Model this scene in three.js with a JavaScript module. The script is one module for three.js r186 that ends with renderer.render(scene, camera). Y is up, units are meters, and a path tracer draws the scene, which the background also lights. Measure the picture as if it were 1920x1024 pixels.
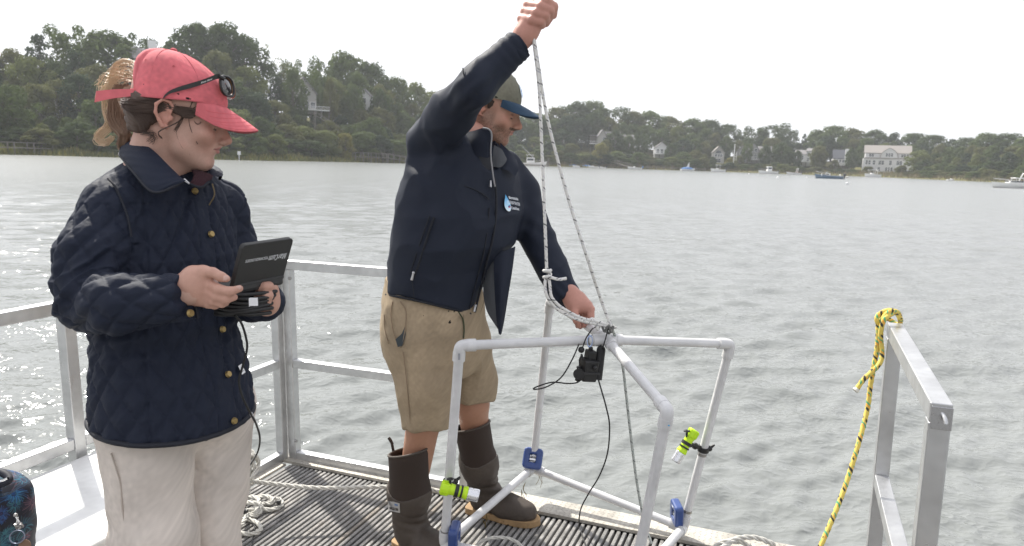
import * as THREE from 'three';
import { mergeGeometries, mergeVertices, toCreasedNormals } from 'three/addons/utils/BufferGeometryUtils.js';
import { RoundedBoxGeometry } from 'three/addons/geometries/RoundedBoxGeometry.js';
import { ImprovedNoise } from 'three/addons/math/ImprovedNoise.js';

// ---------------------------------------------------------------- camera, sky, sun, exposure
const V = (x, y, z) => new THREE.Vector3(x, y, z);
const PH = 1024, F = 1349;                       // photograph height and focal length, in its pixels
const EYE = 1.9;                                 // camera height over the water
const scene = new THREE.Scene();
const camera = new THREE.PerspectiveCamera(2 * Math.atan(PH / 2 / F) * 180 / Math.PI, 1920 / 1024, 0.1, 3000);
camera.position.set(0, EYE, 0);
function viewQuat(pitch, roll) {
  return new THREE.Quaternion().setFromEuler(new THREE.Euler(-pitch, 0, 0)).multiply(new THREE.Quaternion().setFromEuler(new THREE.Euler(0, 0, roll)));
}
const QW = viewQuat(0.1552, 0.0320);             // the view against the level water
const QB = viewQuat(0.1587, 0.0118);             // the view against the deck, which heels a little
camera.quaternion.copy(QW);
camera.filmGauge = 36; camera.focus = 1.95; camera.userData.fStop = 8;
scene.add(camera);
const HEEL = QW.clone().multiply(QB.clone().invert());
const EB = V(0, 1.4, 0);                         // the camera over the deck

const SUN = V(-0.402, 0.731, -0.550).normalize().applyQuaternion(HEEL);
const sun = new THREE.DirectionalLight(new THREE.Color(1.0, 0.955, 0.87), 4.9);
sun.position.copy(SUN).multiplyScalar(60); sun.castShadow = true;
sun.shadow.mapSize.set(4096, 4096); sun.shadow.radius = 2.2;
Object.assign(sun.shadow.camera, { left: -12, right: 12, top: 12, bottom: -12, near: 1, far: 200 });
scene.add(sun, sun.target);

function makeSky() {
  const w = 512, h = 256, d = new Float32Array(w * h * 4);
  for (let j = 0; j < h; j++) for (let i = 0; i < w; i++) {
    const el = ((j + 0.5) / h - 0.5) * Math.PI, az = ((i + 0.5) / w - 0.5) * 2 * Math.PI;
    const dx = Math.cos(el) * Math.cos(az), dy = Math.sin(el), dz = Math.cos(el) * Math.sin(az);
    const c = dx * SUN.x + dy * SUN.y + dz * SUN.z, g = Math.max(0, c);
    const up = Math.max(0, dy), hz = Math.exp(-up * 3.2);
    const L = 0.655 + 0.12 * hz + 0.38 * Math.pow(g, 2.2) + 0.5 * Math.pow(g, 14);
    const b = 1 + 0.08 * (1 - hz) * (1 - 0.6 * g);
    const k = (j * w + i) * 4;
    d[k] = L * 0.97; d[k + 1] = L * 0.985; d[k + 2] = L * 1.01 * b; d[k + 3] = 1;
  }
  const t = new THREE.DataTexture(d, w, h, THREE.RGBAFormat, THREE.FloatType);
  t.mapping = THREE.EquirectangularReflectionMapping; t.magFilter = t.minFilter = THREE.LinearFilter; t.needsUpdate = true;
  return t;
}
scene.background = makeSky();
scene.environment = scene.background;
scene.fog = new THREE.FogExp2(new THREE.Color(0.82, 0.85, 0.88), 0.00042);

const renderer = new THREE.WebGLRenderer({ antialias: true });
renderer.setSize(1920, 1024);
renderer.toneMapping = THREE.LinearToneMapping;
renderer.toneMappingExposure = 1.45;
renderer.shadowMap.enabled = true;
// ---------------------------------------------------------------- helpers
function RNG(seed) { let s = seed >>> 0; return () => { s = (s + 0x6D2B79F5) | 0; let t = Math.imul(s ^ (s >>> 15), 1 | s); t = (t + Math.imul(t ^ (t >>> 7), 61 | t)) ^ t; return ((t ^ (t >>> 14)) >>> 0) / 4294967296; }; }
const NOISE = new ImprovedNoise();
const noise = (x, y, z) => NOISE.noise(x, y, z);
const fbm = (x, y, z, o = 3) => { let a = 0, k = 1, f = 1; for (let i = 0; i < o; i++) { a += k * noise(x * f, y * f, z * f + i * 7.3); k *= 0.5; f *= 2.1; } return a; };
const clamp = (x, a = 0, b = 1) => Math.max(a, Math.min(b, x));
const lerp = (a, b, t) => a + (b - a) * t;
const smooth = (a, b, x) => { const t = clamp((x - a) / (b - a)); return t * t * (3 - 2 * t); };
function curveY(table, x) { if (x <= table[0][0]) return table[0][1]; for (let i = 1; i < table.length; i++) if (x <= table[i][0]) return lerp(table[i - 1][1], table[i][1], (x - table[i - 1][0]) / (table[i][0] - table[i - 1][0])); return table[table.length - 1][1]; }

// a pixel of the photograph at a distance along the view, as a point over the deck (pt) or over the water (wp)
const ray = (px, py, q) => V((px - 960) / F, (512 - py) / F, -1).applyQuaternion(q);
const pt = (px, py, d) => ray(px, py, QB).multiplyScalar(d).add(EB);
const wp = (px, py, d) => ray(px, py, QW).multiplyScalar(d).add(V(0, EYE, 0));
const onDeck = (px, py, y = 0) => { const r = ray(px, py, QB); return r.multiplyScalar((y - EB.y) / r.y).add(EB); };
const depthOf = p => -(p.clone().sub(EB).applyQuaternion(QB.clone().invert()).z);

const used = new Map();
function numbered(n) { const k = used.get(n) || 0; used.set(n, k + 1); return k ? n + '_' + String(k).padStart(3, '0') : n; }
const afloat = [];                               // what stands on the boat: turned with its heel at the end
const BASE = new WeakMap();
function tag(o, label, category, group) { o.userData = { label, category }; if (group) o.userData.group = group; return o; }
function thing(name, label, category, base, group, onBoat = true) {
  const o = new THREE.Group(); o.name = numbered(name); o.position.copy(base); tag(o, label, category, group);
  BASE.set(o, base.clone()); scene.add(o); if (onBoat) afloat.push(o); return o;
}
function part(parent, name, geo, mat, label) {
  const b = BASE.get(parent);
  geo.translate(-b.x, -b.y, -b.z);
  const m = new THREE.Mesh(geo, mat); m.name = name; m.castShadow = m.receiveShadow = true; if (label) m.userData.label = label;
  BASE.set(m, b); parent.add(m); return m;
}
function structure(name, geo, mat, onBoat = true) {
  const m = new THREE.Mesh(geo, mat); m.name = numbered(name); m.userData.kind = 'structure'; m.castShadow = m.receiveShadow = true; BASE.set(m, V(0, 0, 0)); scene.add(m); if (onBoat) afloat.push(m); return m;
}
function single(name, label, category, geo, mat, base, group, onBoat = true) {
  geo.translate(-base.x, -base.y, -base.z);
  const m = new THREE.Mesh(geo, mat); m.name = numbered(name); tag(m, label, category, group); m.castShadow = m.receiveShadow = true;
  m.position.copy(base); BASE.set(m, base.clone()); scene.add(m); if (onBoat) afloat.push(m); return m;
}
const MAT = {};
function mat(o) { const { c, ...r } = o; const m = new THREE.MeshPhysicalMaterial({ roughness: 0.6, ...r }); if (c) m.color.setRGB(...c); return m; }

// geometry helpers
const plain = g => { const r = g.index ? g.toNonIndexed() : g.clone(); for (const k of Object.keys(r.attributes)) if (!['position', 'normal', 'uv'].includes(k)) r.deleteAttribute(k); if (!r.attributes.uv) r.setAttribute('uv', new THREE.BufferAttribute(new Float32Array(r.attributes.position.count * 2), 2)); return r; };
const merge = list => mergeGeometries(list.map(plain), false);
function frameOf(dir, upHint = V(0, 1, 0)) {     // a basis with y along dir
  const y = dir.clone().normalize(); let x = upHint.clone().cross(y); if (x.lengthSq() < 1e-6) x = V(1, 0, 0).cross(y); x.normalize(); const z = x.clone().cross(y).normalize();
  return new THREE.Matrix4().makeBasis(x, y, z);
}
function bar(a, b, w, d, xdir, r = 0.003) {      // a square tube from a to b; w across xdir, d across the other way
  const y = b.clone().sub(a), L = y.length(); y.normalize();
  const x = xdir.clone().addScaledVector(y, -xdir.dot(y)).normalize(), z = x.clone().cross(y);
  const g = new RoundedBoxGeometry(w, L, d, 2, r);
  g.applyMatrix4(new THREE.Matrix4().makeBasis(x, y, z)); g.translate((a.x + b.x) / 2, (a.y + b.y) / 2, (a.z + b.z) / 2); return g;
}
function rod(a, b, r1, r2 = r1, seg = 16, open = false) {
  const d = b.clone().sub(a), L = d.length(); const g = new THREE.CylinderGeometry(r2, r1, L, seg, 1, open);
  g.applyMatrix4(frameOf(d)); g.translate((a.x + b.x) / 2, (a.y + b.y) / 2, (a.z + b.z) / 2); return g;
}
function ball(c, r, w = 16, h = 12) { const g = new THREE.SphereGeometry(r, w, h); g.translate(c.x, c.y, c.z); return g; }
function tube(pts, r, n = 60, seg = 8, closed = false, tension = 0.5) { return new THREE.TubeGeometry(new THREE.CatmullRomCurve3(pts, closed, 'catmullrom', tension), n, r, seg, closed); }
// a laid rope: three strands turned round a path
function laidRope(pts, R, perM = 26, sides = 6, tension = 0.5) {
  const c = new THREE.CatmullRomCurve3(pts, false, 'catmullrom', tension), L = c.getLength(), n = Math.max(8, Math.ceil(L / (R * 0.55)));
  const fr = c.computeFrenetFrames(n, false), out = [];
  for (let s = 0; s < 3; s++) {
    const pos = [], idx = [], uv = [];
    for (let i = 0; i <= n; i++) {
      const t = i / n, p = c.getPointAt(t), a0 = t * L * perM * 2 * Math.PI / 3 * 1.2 + s * 2.0944;
      const o = p.clone().addScaledVector(fr.normals[i], Math.cos(a0) * R * 0.52).addScaledVector(fr.binormals[i], Math.sin(a0) * R * 0.52);
      for (let k = 0; k < sides; k++) { const a = k / sides * 2 * Math.PI, q = o.clone().addScaledVector(fr.normals[i], Math.cos(a) * R * 0.52).addScaledVector(fr.binormals[i], Math.sin(a) * R * 0.52); pos.push(q.x, q.y, q.z); uv.push(k / sides, t * L); }
    }
    for (let i = 0; i < n; i++) for (let k = 0; k < sides; k++) { const a = i * sides + k, b = i * sides + (k + 1) % sides; idx.push(a, b, a + sides, b, b + sides, a + sides); }
    const g = new THREE.BufferGeometry(); g.setAttribute('position', new THREE.Float32BufferAttribute(pos, 3)); g.setAttribute('uv', new THREE.Float32BufferAttribute(uv, 2)); g.setIndex(idx); g.computeVertexNormals(); out.push(g);
  }
  return merge(out);
}
// a braided cord with coloured flecks turned round it, as vertex colours
function fleckCord(pts, R, base, flecks, pitch = 0.022, n = 0, tension = 0.5) {
  const c = new THREE.CatmullRomCurve3(pts, false, 'catmullrom', tension), L = c.getLength(); n = n || Math.ceil(L / 0.0022);
  const fr = c.computeFrenetFrames(n, false), S = 12, pos = [], col = [], idx = [];
  for (let i = 0; i <= n; i++) {
    const t = i / n, p = c.getPointAt(t), s = t * L;
    for (let k = 0; k < S; k++) {
      const a = k / S * 2 * Math.PI, r = R * (1 + 0.07 * Math.sin(k * 3.14159 + s / R * 2.2));
      const q = p.clone().addScaledVector(fr.normals[i], Math.cos(a) * r).addScaledVector(fr.binormals[i], Math.sin(a) * r); pos.push(q.x, q.y, q.z);
      let cc = base; const ph = s / pitch + k / S;
      for (const f of flecks) { const u = ((ph + f.o) * f.n % 1 + 1) % 1; if (u < f.w && ((k / S + f.o * 0.7 + Math.floor((ph + f.o) * f.n) * 0.37) % 1 + 1) % 1 < (f.a ?? 0.42)) { cc = f.c; } }
      col.push(...cc);
    }
  }
  for (let i = 0; i < n; i++) for (let k = 0; k < S; k++) { const a = i * S + k, b = i * S + (k + 1) % S; idx.push(a, b, a + S, b, b + S, a + S); }
  const g = new THREE.BufferGeometry(); g.setAttribute('position', new THREE.Float32BufferAttribute(pos, 3)); g.setAttribute('color', new THREE.Float32BufferAttribute(col, 3)); g.setIndex(idx); g.computeVertexNormals(); return g;
}
// computed textures
function noiseTex(n, fn, repeat, srgb = false) {
  const d = new Uint8Array(n * n * 4);
  for (let j = 0; j < n; j++) for (let i = 0; i < n; i++) { const v = fn(i / n, j / n, i, j), k = (j * n + i) * 4; if (Array.isArray(v)) { d[k] = v[0] * 255; d[k + 1] = v[1] * 255; d[k + 2] = v[2] * 255; } else d[k] = d[k + 1] = d[k + 2] = clamp(v) * 255; d[k + 3] = 255; }
  const t = new THREE.DataTexture(d, n, n); t.wrapS = t.wrapT = THREE.RepeatWrapping; t.magFilter = THREE.LinearFilter; t.minFilter = THREE.LinearMipmapLinearFilter; t.generateMipmaps = true;
  if (repeat) t.repeat.set(repeat, repeat); if (srgb) t.colorSpace = THREE.SRGBColorSpace; t.needsUpdate = true; return t;
}
// noise that wraps over the unit square
function wrapNoise(u, v, f, seed = 0) {
  const a = (x, y) => noise(x * f + seed, y * f + seed * 1.7, seed * 3.1);
  return a(u, v) * (1 - u) * (1 - v) + a(u - 1, v) * u * (1 - v) + a(u, v - 1) * (1 - u) * v + a(u - 1, v - 1) * u * v;
}
// uv by the axis that a face looks along, in metres
function boxUV(g) {
  const p = g.attributes.position, n = g.attributes.normal, uv = new Float32Array(p.count * 2);
  for (let i = 0; i < p.count; i++) { const ax = Math.abs(n.getX(i)), ay = Math.abs(n.getY(i)), az = Math.abs(n.getZ(i)); let u, v; if (ay > ax && ay > az) { u = p.getX(i); v = p.getZ(i); } else if (ax > az) { u = p.getZ(i); v = p.getY(i); } else { u = p.getX(i); v = p.getY(i); } uv[2 * i] = u; uv[2 * i + 1] = v; }
  g.setAttribute('uv', new THREE.BufferAttribute(uv, 2)); return g;
}
function flatUV(g, s = 1) { const p = g.attributes.position, uv = new Float32Array(p.count * 2); for (let i = 0; i < p.count; i++) { uv[2 * i] = (p.getX(i) + p.getZ(i) * 0.31) * s; uv[2 * i + 1] = (p.getY(i) + p.getZ(i) * 0.77) * s; } g.setAttribute('uv', new THREE.BufferAttribute(uv, 2)); return g; }

// ---------------------------------------------------------------- implicit solids: distances joined smoothly, meshed as surface nets
const smin = (a, b, k) => { const h = Math.max(k - Math.abs(a - b), 0); return Math.min(a, b) - h * h / (4 * k); };
const smax = (a, b, k) => -smin(-a, -b, k);
function cone(a, b, ra, rb) {
  const ax = a.x, ay = a.y, az = a.z, dx = b.x - ax, dy = b.y - ay, dz = b.z - az, L = dx * dx + dy * dy + dz * dz + 1e-12;
  return (x, y, z) => { const px = x - ax, py = y - ay, pz = z - az; let t = (px * dx + py * dy + pz * dz) / L; t = t < 0 ? 0 : t > 1 ? 1 : t; const qx = px - t * dx, qy = py - t * dy, qz = pz - t * dz; return Math.sqrt(qx * qx + qy * qy + qz * qz) - ra - (rb - ra) * t; };
}
function ell(c, rx, ry, rz, q) {
  const m = q ? new THREE.Matrix3().setFromMatrix4(new THREE.Matrix4().makeRotationFromQuaternion(q.clone().invert())).elements : null;
  return (x, y, z) => { let px = x - c.x, py = y - c.y, pz = z - c.z; if (m) { const a = m[0] * px + m[3] * py + m[6] * pz, b = m[1] * px + m[4] * py + m[7] * pz, d = m[2] * px + m[5] * py + m[8] * pz; px = a; py = b; pz = d; } const ux = px / rx, uy = py / ry, uz = pz / rz, k0 = Math.sqrt(ux * ux + uy * uy + uz * uz) + 1e-9, vx = ux / rx, vy = uy / ry, vz = uz / rz, k1 = Math.sqrt(vx * vx + vy * vy + vz * vz) + 1e-9; return k0 * (k0 - 1) / k1; };
}
// elliptical sections along a spine: rows {p, a, b} with a across R and b across Fd; ends rounded by cap
function loft(rows, R, Fd, cap = 0.02) {
  const n = rows.length;
  return (x, y, z) => {
    let best = 1e9;
    // the spine runs down in y: find the place by height
    let i = 0; while (i < n - 2 && y < rows[i + 1].p.y) i++;
    const A = rows[i], B = rows[i + 1]; let t = (A.p.y - y) / (A.p.y - B.p.y); const over = t < 0 ? -t * (A.p.y - B.p.y) : t > 1 ? (t - 1) * (A.p.y - B.p.y) : 0; t = clamp(t);
    const cx = lerp(A.p.x, B.p.x, t), cz = lerp(A.p.z, B.p.z, t), a = lerp(A.a, B.a, t), b = lerp(A.b, B.b, t);
    const dx = x - cx, dz = z - cz, u = (dx * R.x + dz * R.z) / a, v = (dx * Fd.x + dz * Fd.z) / b;
    const k0 = Math.sqrt(u * u + v * v) + 1e-9, k1 = Math.sqrt(u * u / (a * a) + v * v / (b * b)) + 1e-9; best = k0 * (k0 - 1) / k1;
    if (over > 0) best = best > 0 ? Math.hypot(best, over) : Math.max(best, over - cap) + (over < cap ? 0 : 0);
    return best;
  };
}
function surfaceNets(f, lo, hi, h) {
  const nx = Math.ceil((hi.x - lo.x) / h) + 1, ny = Math.ceil((hi.y - lo.y) / h) + 1, nz = Math.ceil((hi.z - lo.z) / h) + 1, B = 6;
  const val = new Float32Array(nx * ny * nz).fill(1e3), id = (i, j, k) => (k * ny + j) * nx + i;
  for (let K = 0; K < nz; K += B) for (let J = 0; J < ny; J += B) for (let I = 0; I < nx; I += B) {
    const c = f(lo.x + (I + B / 2) * h, lo.y + (J + B / 2) * h, lo.z + (K + B / 2) * h), R = B * h * 1.25 + 0.004;
    const far = Math.abs(c) > R, i1 = Math.min(nx, I + B), j1 = Math.min(ny, J + B), k1 = Math.min(nz, K + B);
    for (let k = K; k < k1; k++) for (let j = J; j < j1; j++) for (let i = I; i < i1; i++) val[id(i, j, k)] = far ? c : f(lo.x + i * h, lo.y + j * h, lo.z + k * h);
  }
  const vid = new Int32Array(nx * ny * nz).fill(-1), pos = [], idx = [];
  const E = [[0, 1], [0, 2], [0, 4], [1, 3], [1, 5], [2, 3], [2, 6], [3, 7], [4, 5], [4, 6], [5, 7], [6, 7]], v8 = new Float32Array(8);
  for (let k = 0; k < nz - 1; k++) for (let j = 0; j < ny - 1; j++) for (let i = 0; i < nx - 1; i++) {
    let m = 0; for (let c = 0; c < 8; c++) { const v = val[id(i + (c & 1), j + ((c >> 1) & 1), k + (c >> 2))]; v8[c] = v; if (v < 0) m |= 1 << c; }
    if (m === 0 || m === 255) continue;
    let x = 0, y = 0, z = 0, n = 0;
    for (const [a, b] of E) if (((m >> a) ^ (m >> b)) & 1) { const t = v8[a] / (v8[a] - v8[b]); x += (a & 1) + t * ((b & 1) - (a & 1)); y += ((a >> 1) & 1) + t * (((b >> 1) & 1) - ((a >> 1) & 1)); z += (a >> 2) + t * ((b >> 2) - (a >> 2)); n++; }
    vid[id(i, j, k)] = pos.length / 3; pos.push(lo.x + (i + x / n) * h, lo.y + (j + y / n) * h, lo.z + (k + z / n) * h);
  }
  const quad = (a, b, c, d, flip) => { if (a < 0 || b < 0 || c < 0 || d < 0) return; flip ? idx.push(a, c, b, a, d, c) : idx.push(a, b, c, a, c, d); };
  for (let k = 1; k < nz - 1; k++) for (let j = 1; j < ny - 1; j++) for (let i = 1; i < nx - 1; i++) {
    const s = val[id(i, j, k)] < 0;
    if (s !== val[id(i + 1, j, k)] < 0) quad(vid[id(i, j - 1, k - 1)], vid[id(i, j, k - 1)], vid[id(i, j, k)], vid[id(i, j - 1, k)], !s);
    if (s !== val[id(i, j + 1, k)] < 0) quad(vid[id(i - 1, j, k - 1)], vid[id(i - 1, j, k)], vid[id(i, j, k)], vid[id(i, j, k - 1)], !s);
    if (s !== val[id(i, j, k + 1)] < 0) quad(vid[id(i - 1, j - 1, k)], vid[id(i, j - 1, k)], vid[id(i, j, k)], vid[id(i - 1, j, k)], !s);
  }
  const g = new THREE.BufferGeometry(); g.setAttribute('position', new THREE.Float32BufferAttribute(pos, 3)); g.setIndex(idx); g.computeVertexNormals(); return g;
}
// move every vertex along its normal by fn(position, normal), then renew the normals
function displace(g, fn) {
  const p = g.attributes.position, n = g.attributes.normal, P = V(0, 0, 0), N = V(0, 0, 0);
  for (let i = 0; i < p.count; i++) { P.fromBufferAttribute(p, i); N.fromBufferAttribute(n, i); const d = fn(P, N); p.setXYZ(i, P.x + N.x * d, P.y + N.y * d, P.z + N.z * d); }
  g.computeVertexNormals(); return g;
}
function paint(g, fn) { const p = g.attributes.position, n = g.attributes.normal, c = new Float32Array(p.count * 3), P = V(0, 0, 0), N = V(0, 0, 0); for (let i = 0; i < p.count; i++) { P.fromBufferAttribute(p, i); N.fromBufferAttribute(n, i); const v = fn(P, N); c[3 * i] = v[0]; c[3 * i + 1] = v[1]; c[3 * i + 2] = v[2]; } g.setAttribute('color', new THREE.BufferAttribute(c, 3)); return g; }
function bounds(pts, pad) { const b = new THREE.Box3().setFromPoints(pts); b.expandByScalar(pad); return [b.min, b.max]; }
// ---------------------------------------------------------------- water, far shore, trees and houses (coordinates over the water)
{ // water: one sheet, finest in front of the boat; short steep ripples on longer waves
  const r = RNG(11), waves = [];
  for (let i = 0; i < 64; i++) { const L = 0.13 * Math.pow(11, Math.pow((i + r()) / 64, 1.25)), th = -Math.PI / 2 - 0.28 + (r() + r() + r() - 1.5) * (L < 0.5 ? 1.3 : 0.8), k = 2 * Math.PI / L; waves.push({ kx: Math.cos(th) * k, kz: Math.sin(th) * k, a: 0.0086 * L * (0.5 + r()) * (L < 0.55 ? 1 : 0.6), p: r() * 6.283, L }); }
  const rings = [1.0]; while (rings[rings.length - 1] < 420) rings.push(rings[rings.length - 1] * (1 + 0.0068) + 0.004); rings.push(520, 700, 1000, 1600, 2600);
  const ang = []; for (let a = -0.86; a <= 0.86; a += 0.0046) ang.push(a); for (let a = 0.95; a < 2 * Math.PI - 0.9; a += 0.09) ang.push(a);
  const nA = ang.length, nR = rings.length, pos = new Float32Array(nA * nR * 3), uv = new Float32Array(nA * nR * 2), idx = [];
  for (let j = 0; j < nR; j++) for (let i = 0; i < nA; i++) {
    const R = rings[j], x = Math.sin(ang[i]) * R, z = -Math.cos(ang[i]) * R, dr = R * 0.0068 + 0.004, dc = R * (i < nA - 1 ? 0.0046 : 0.09);
    let y = 0, sx = 0, sz = 0; const sp = Math.max(dr, dc);
    if (R < 300 && Math.abs(ang[i]) < 0.9) {
      const gust = 0.75 + 0.45 * fbm(x * 0.13, 3.3, z * 0.13, 2);
      for (const w of waves) { const f = smooth(2.2, 5, w.L / sp); if (f <= 0) continue; const ph = w.kx * x + w.kz * z + w.p + 0.5 * Math.sin(0.35 * x + 0.21 * z + w.p); const c = Math.cos(ph); y += w.a * f * gust * (c + 0.32 * Math.cos(2 * ph) + 0.1 * Math.cos(3 * ph)); }
    }
    const k = j * nA + i; pos[3 * k] = x; pos[3 * k + 1] = y; pos[3 * k + 2] = z; uv[2 * k] = x; uv[2 * k + 1] = z;
  }
  for (let j = 0; j < nR - 1; j++) for (let i = 0; i < nA; i++) { const a = j * nA + i, b = j * nA + (i + 1) % nA; idx.push(a, b, a + nA, b, b + nA, a + nA); }
  const g = new THREE.BufferGeometry(); g.setAttribute('position', new THREE.BufferAttribute(pos, 3)); g.setAttribute('uv', new THREE.BufferAttribute(uv, 2)); g.setIndex(idx); g.computeVertexNormals();
  const bump = noiseTex(1024, (u, v) => { let s = 0; for (const [f, a, q] of [[9, 0.5, 1], [21, 0.33, 2], [43, 0.2, 3]]) s += a * (1 - 2 * Math.abs(wrapNoise(u * 1, v, f, q))); return 0.25 + 0.5 * s; }, 1); bump.repeat.set(0.42, 0.55);
  // ripples too fine to build make the water rougher with the distance from the lee of the boat
  const uv1 = new Float32Array(nA * nR * 2); for (let j = 0; j < nR; j++) for (let i = 0; i < nA; i++) { uv1[2 * (j * nA + i)] = clamp(Math.log(rings[j]) / Math.log(300), 0.002, 0.998); uv1[2 * (j * nA + i) + 1] = 0.5; } g.setAttribute('uv1', new THREE.BufferAttribute(uv1, 2));
  const rough = noiseTex(64, (u) => lerp(0.09, 0.25, smooth(0.30, 0.85, u))); rough.wrapS = rough.wrapT = THREE.ClampToEdgeWrapping; rough.channel = 1;
  const m = mat({ c: [0.186, 0.196, 0.190], roughness: 1, ior: 1.333, bumpMap: bump, bumpScale: 0.030, roughnessMap: rough });
  structure('water', g, m, false);
}
// the far shore: distance of the waterline and height of the hill by the photograph's column
const SHORE = [[-700, 105], [-200, 118], [0, 132], [300, 150], [480, 166], [740, 215], [1000, 290], [1200, 300], [1340, 300], [1500, 290], [1650, 280], [1800, 235], [1920, 205], [2400, 190]];
const HILL = [[-700, 10], [0, 9], [150, 12], [420, 15], [560, 14], [700, 10], [800, 8], [1000, 10], [1100, 11], [1250, 8], [1400, 6], [1650, 5], [1920, 6], [2400, 6]];
const HAZ = 300.7;                               // row of the level line at mid picture
const flatRay = px => { const d = ray(px, HAZ + (px - 960) * 0.032, QW); return V(d.x, 0, d.z); };
const groundY = (px, back) => { if (back < 0) return -0.25 + back * 0.12; const top = curveY(HILL, px); return 0.25 + 0.55 * smooth(0, 4, back) + top * smooth(4, 62, back) - 0.12 * Math.max(0, back - 80) * 0.3 + 0.4 * noise(px * 0.01, back * 0.1, 2); };
const shoreAt = (px, back, y) => { const d = curveY(SHORE, px) + back + 3 * noise(px * 0.006, 1.1, 4.2); const p = flatRay(px).multiplyScalar(d); p.y = y ?? groundY(px, back); return p; };
const mLeafy = { c: [0.06, 0.075, 0.03] };
{
  const cols = [], backs = [-14, -6, -2, -0.6, 0, 0.6, 2, 4, 7, 12, 18, 26, 36, 48, 62, 80, 120, 200, 400]; for (let x = -700; x <= 2600; x += 12) cols.push(x);
  const pos = [], idx = [], uv = []; for (const x of cols) for (const b of backs) { const p = shoreAt(x, b); pos.push(p.x, p.y, p.z); uv.push(p.x, p.z); }
  const n = backs.length; for (let i = 0; i < cols.length - 1; i++) for (let j = 0; j < n - 1; j++) { const a = i * n + j; idx.push(a, a + n, a + 1, a + 1, a + n, a + n + 1); }
  const g = new THREE.BufferGeometry(); g.setAttribute('position', new THREE.Float32BufferAttribute(pos, 3)); g.setAttribute('uv', new THREE.Float32BufferAttribute(uv, 2)); g.setIndex(idx); g.computeVertexNormals();
  const t = noiseTex(256, (u, v) => { const a = 0.5 + 0.5 * wrapNoise(u, v, 12, 1), b = 0.5 + 0.5 * wrapNoise(u, v, 40, 2); return [0.30 + 0.18 * a + 0.08 * b, 0.31 + 0.14 * a + 0.08 * b, 0.18 + 0.08 * a]; }, 1, true); t.repeat.set(0.05, 0.05);
  structure('hill', g, mat({ c: [0.8, 0.8, 0.8], roughness: 1, map: t }), false);
}
function blades(name, label, x0, x1, b0, b1, count, h0, h1, cols, seed) {   // marsh grass along the waterline, one mass
  const r = RNG(seed), geo = new THREE.BufferGeometry(), pos = [], col = [], idx = [];
  for (let i = 0; i < count; i++) {
    const px = lerp(x0, x1, r()), back = lerp(b0, b1, r()), p = shoreAt(px, back), h = lerp(h0, h1, r()) * (0.7 + 0.5 * noise(px * 0.03, back * 0.3, seed)), w = 0.10 + 0.12 * r(), a = r() * 3.14, lx = (r() - 0.5) * h * 0.5, lz = (r() - 0.5) * h * 0.5, k = pos.length / 3;
    pos.push(p.x - Math.cos(a) * w, p.y - 0.1, p.z - Math.sin(a) * w, p.x + Math.cos(a) * w, p.y - 0.1, p.z + Math.sin(a) * w, p.x + lx, p.y + h, p.z + lz); idx.push(k, k + 1, k + 2);
    const t = clamp(r() * 0.6 + 0.4 * (0.5 + noise(px * 0.02, back * 0.2, 9))), c = cols[Math.floor(t * cols.length * 0.999)]; for (let q = 0; q < 3; q++) col.push(...c);
  }
  geo.setAttribute('position', new THREE.Float32BufferAttribute(pos, 3)); geo.setAttribute('color', new THREE.Float32BufferAttribute(col, 3)); geo.setIndex(idx); geo.computeVertexNormals();
  const m = single(name, label, 'grass', geo, mat({ vertexColors: true, roughness: 0.9, transmission: 0.3, side: THREE.DoubleSide }), V(0, 0, 0), null, false); m.userData.kind = 'stuff'; return m;
}
blades('marsh_grass', 'yellow green marsh grass along the far left waterline below the wooded hill', -300, 1000, -1.2, 5, 12000, 0.9, 1.9, [[0.14, 0.16, 0.04], [0.18, 0.19, 0.05], [0.27, 0.25, 0.06], [0.12, 0.14, 0.045]], 3);
blades('marsh_grass', 'tan and green marsh grass along the far right waterline before the houses', 1000, 2300, -1, 16, 14000, 0.9, 2.2, [[0.16, 0.15, 0.07], [0.22, 0.17, 0.09], [0.13, 0.13, 0.06], [0.19, 0.19, 0.07]], 4);

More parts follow.
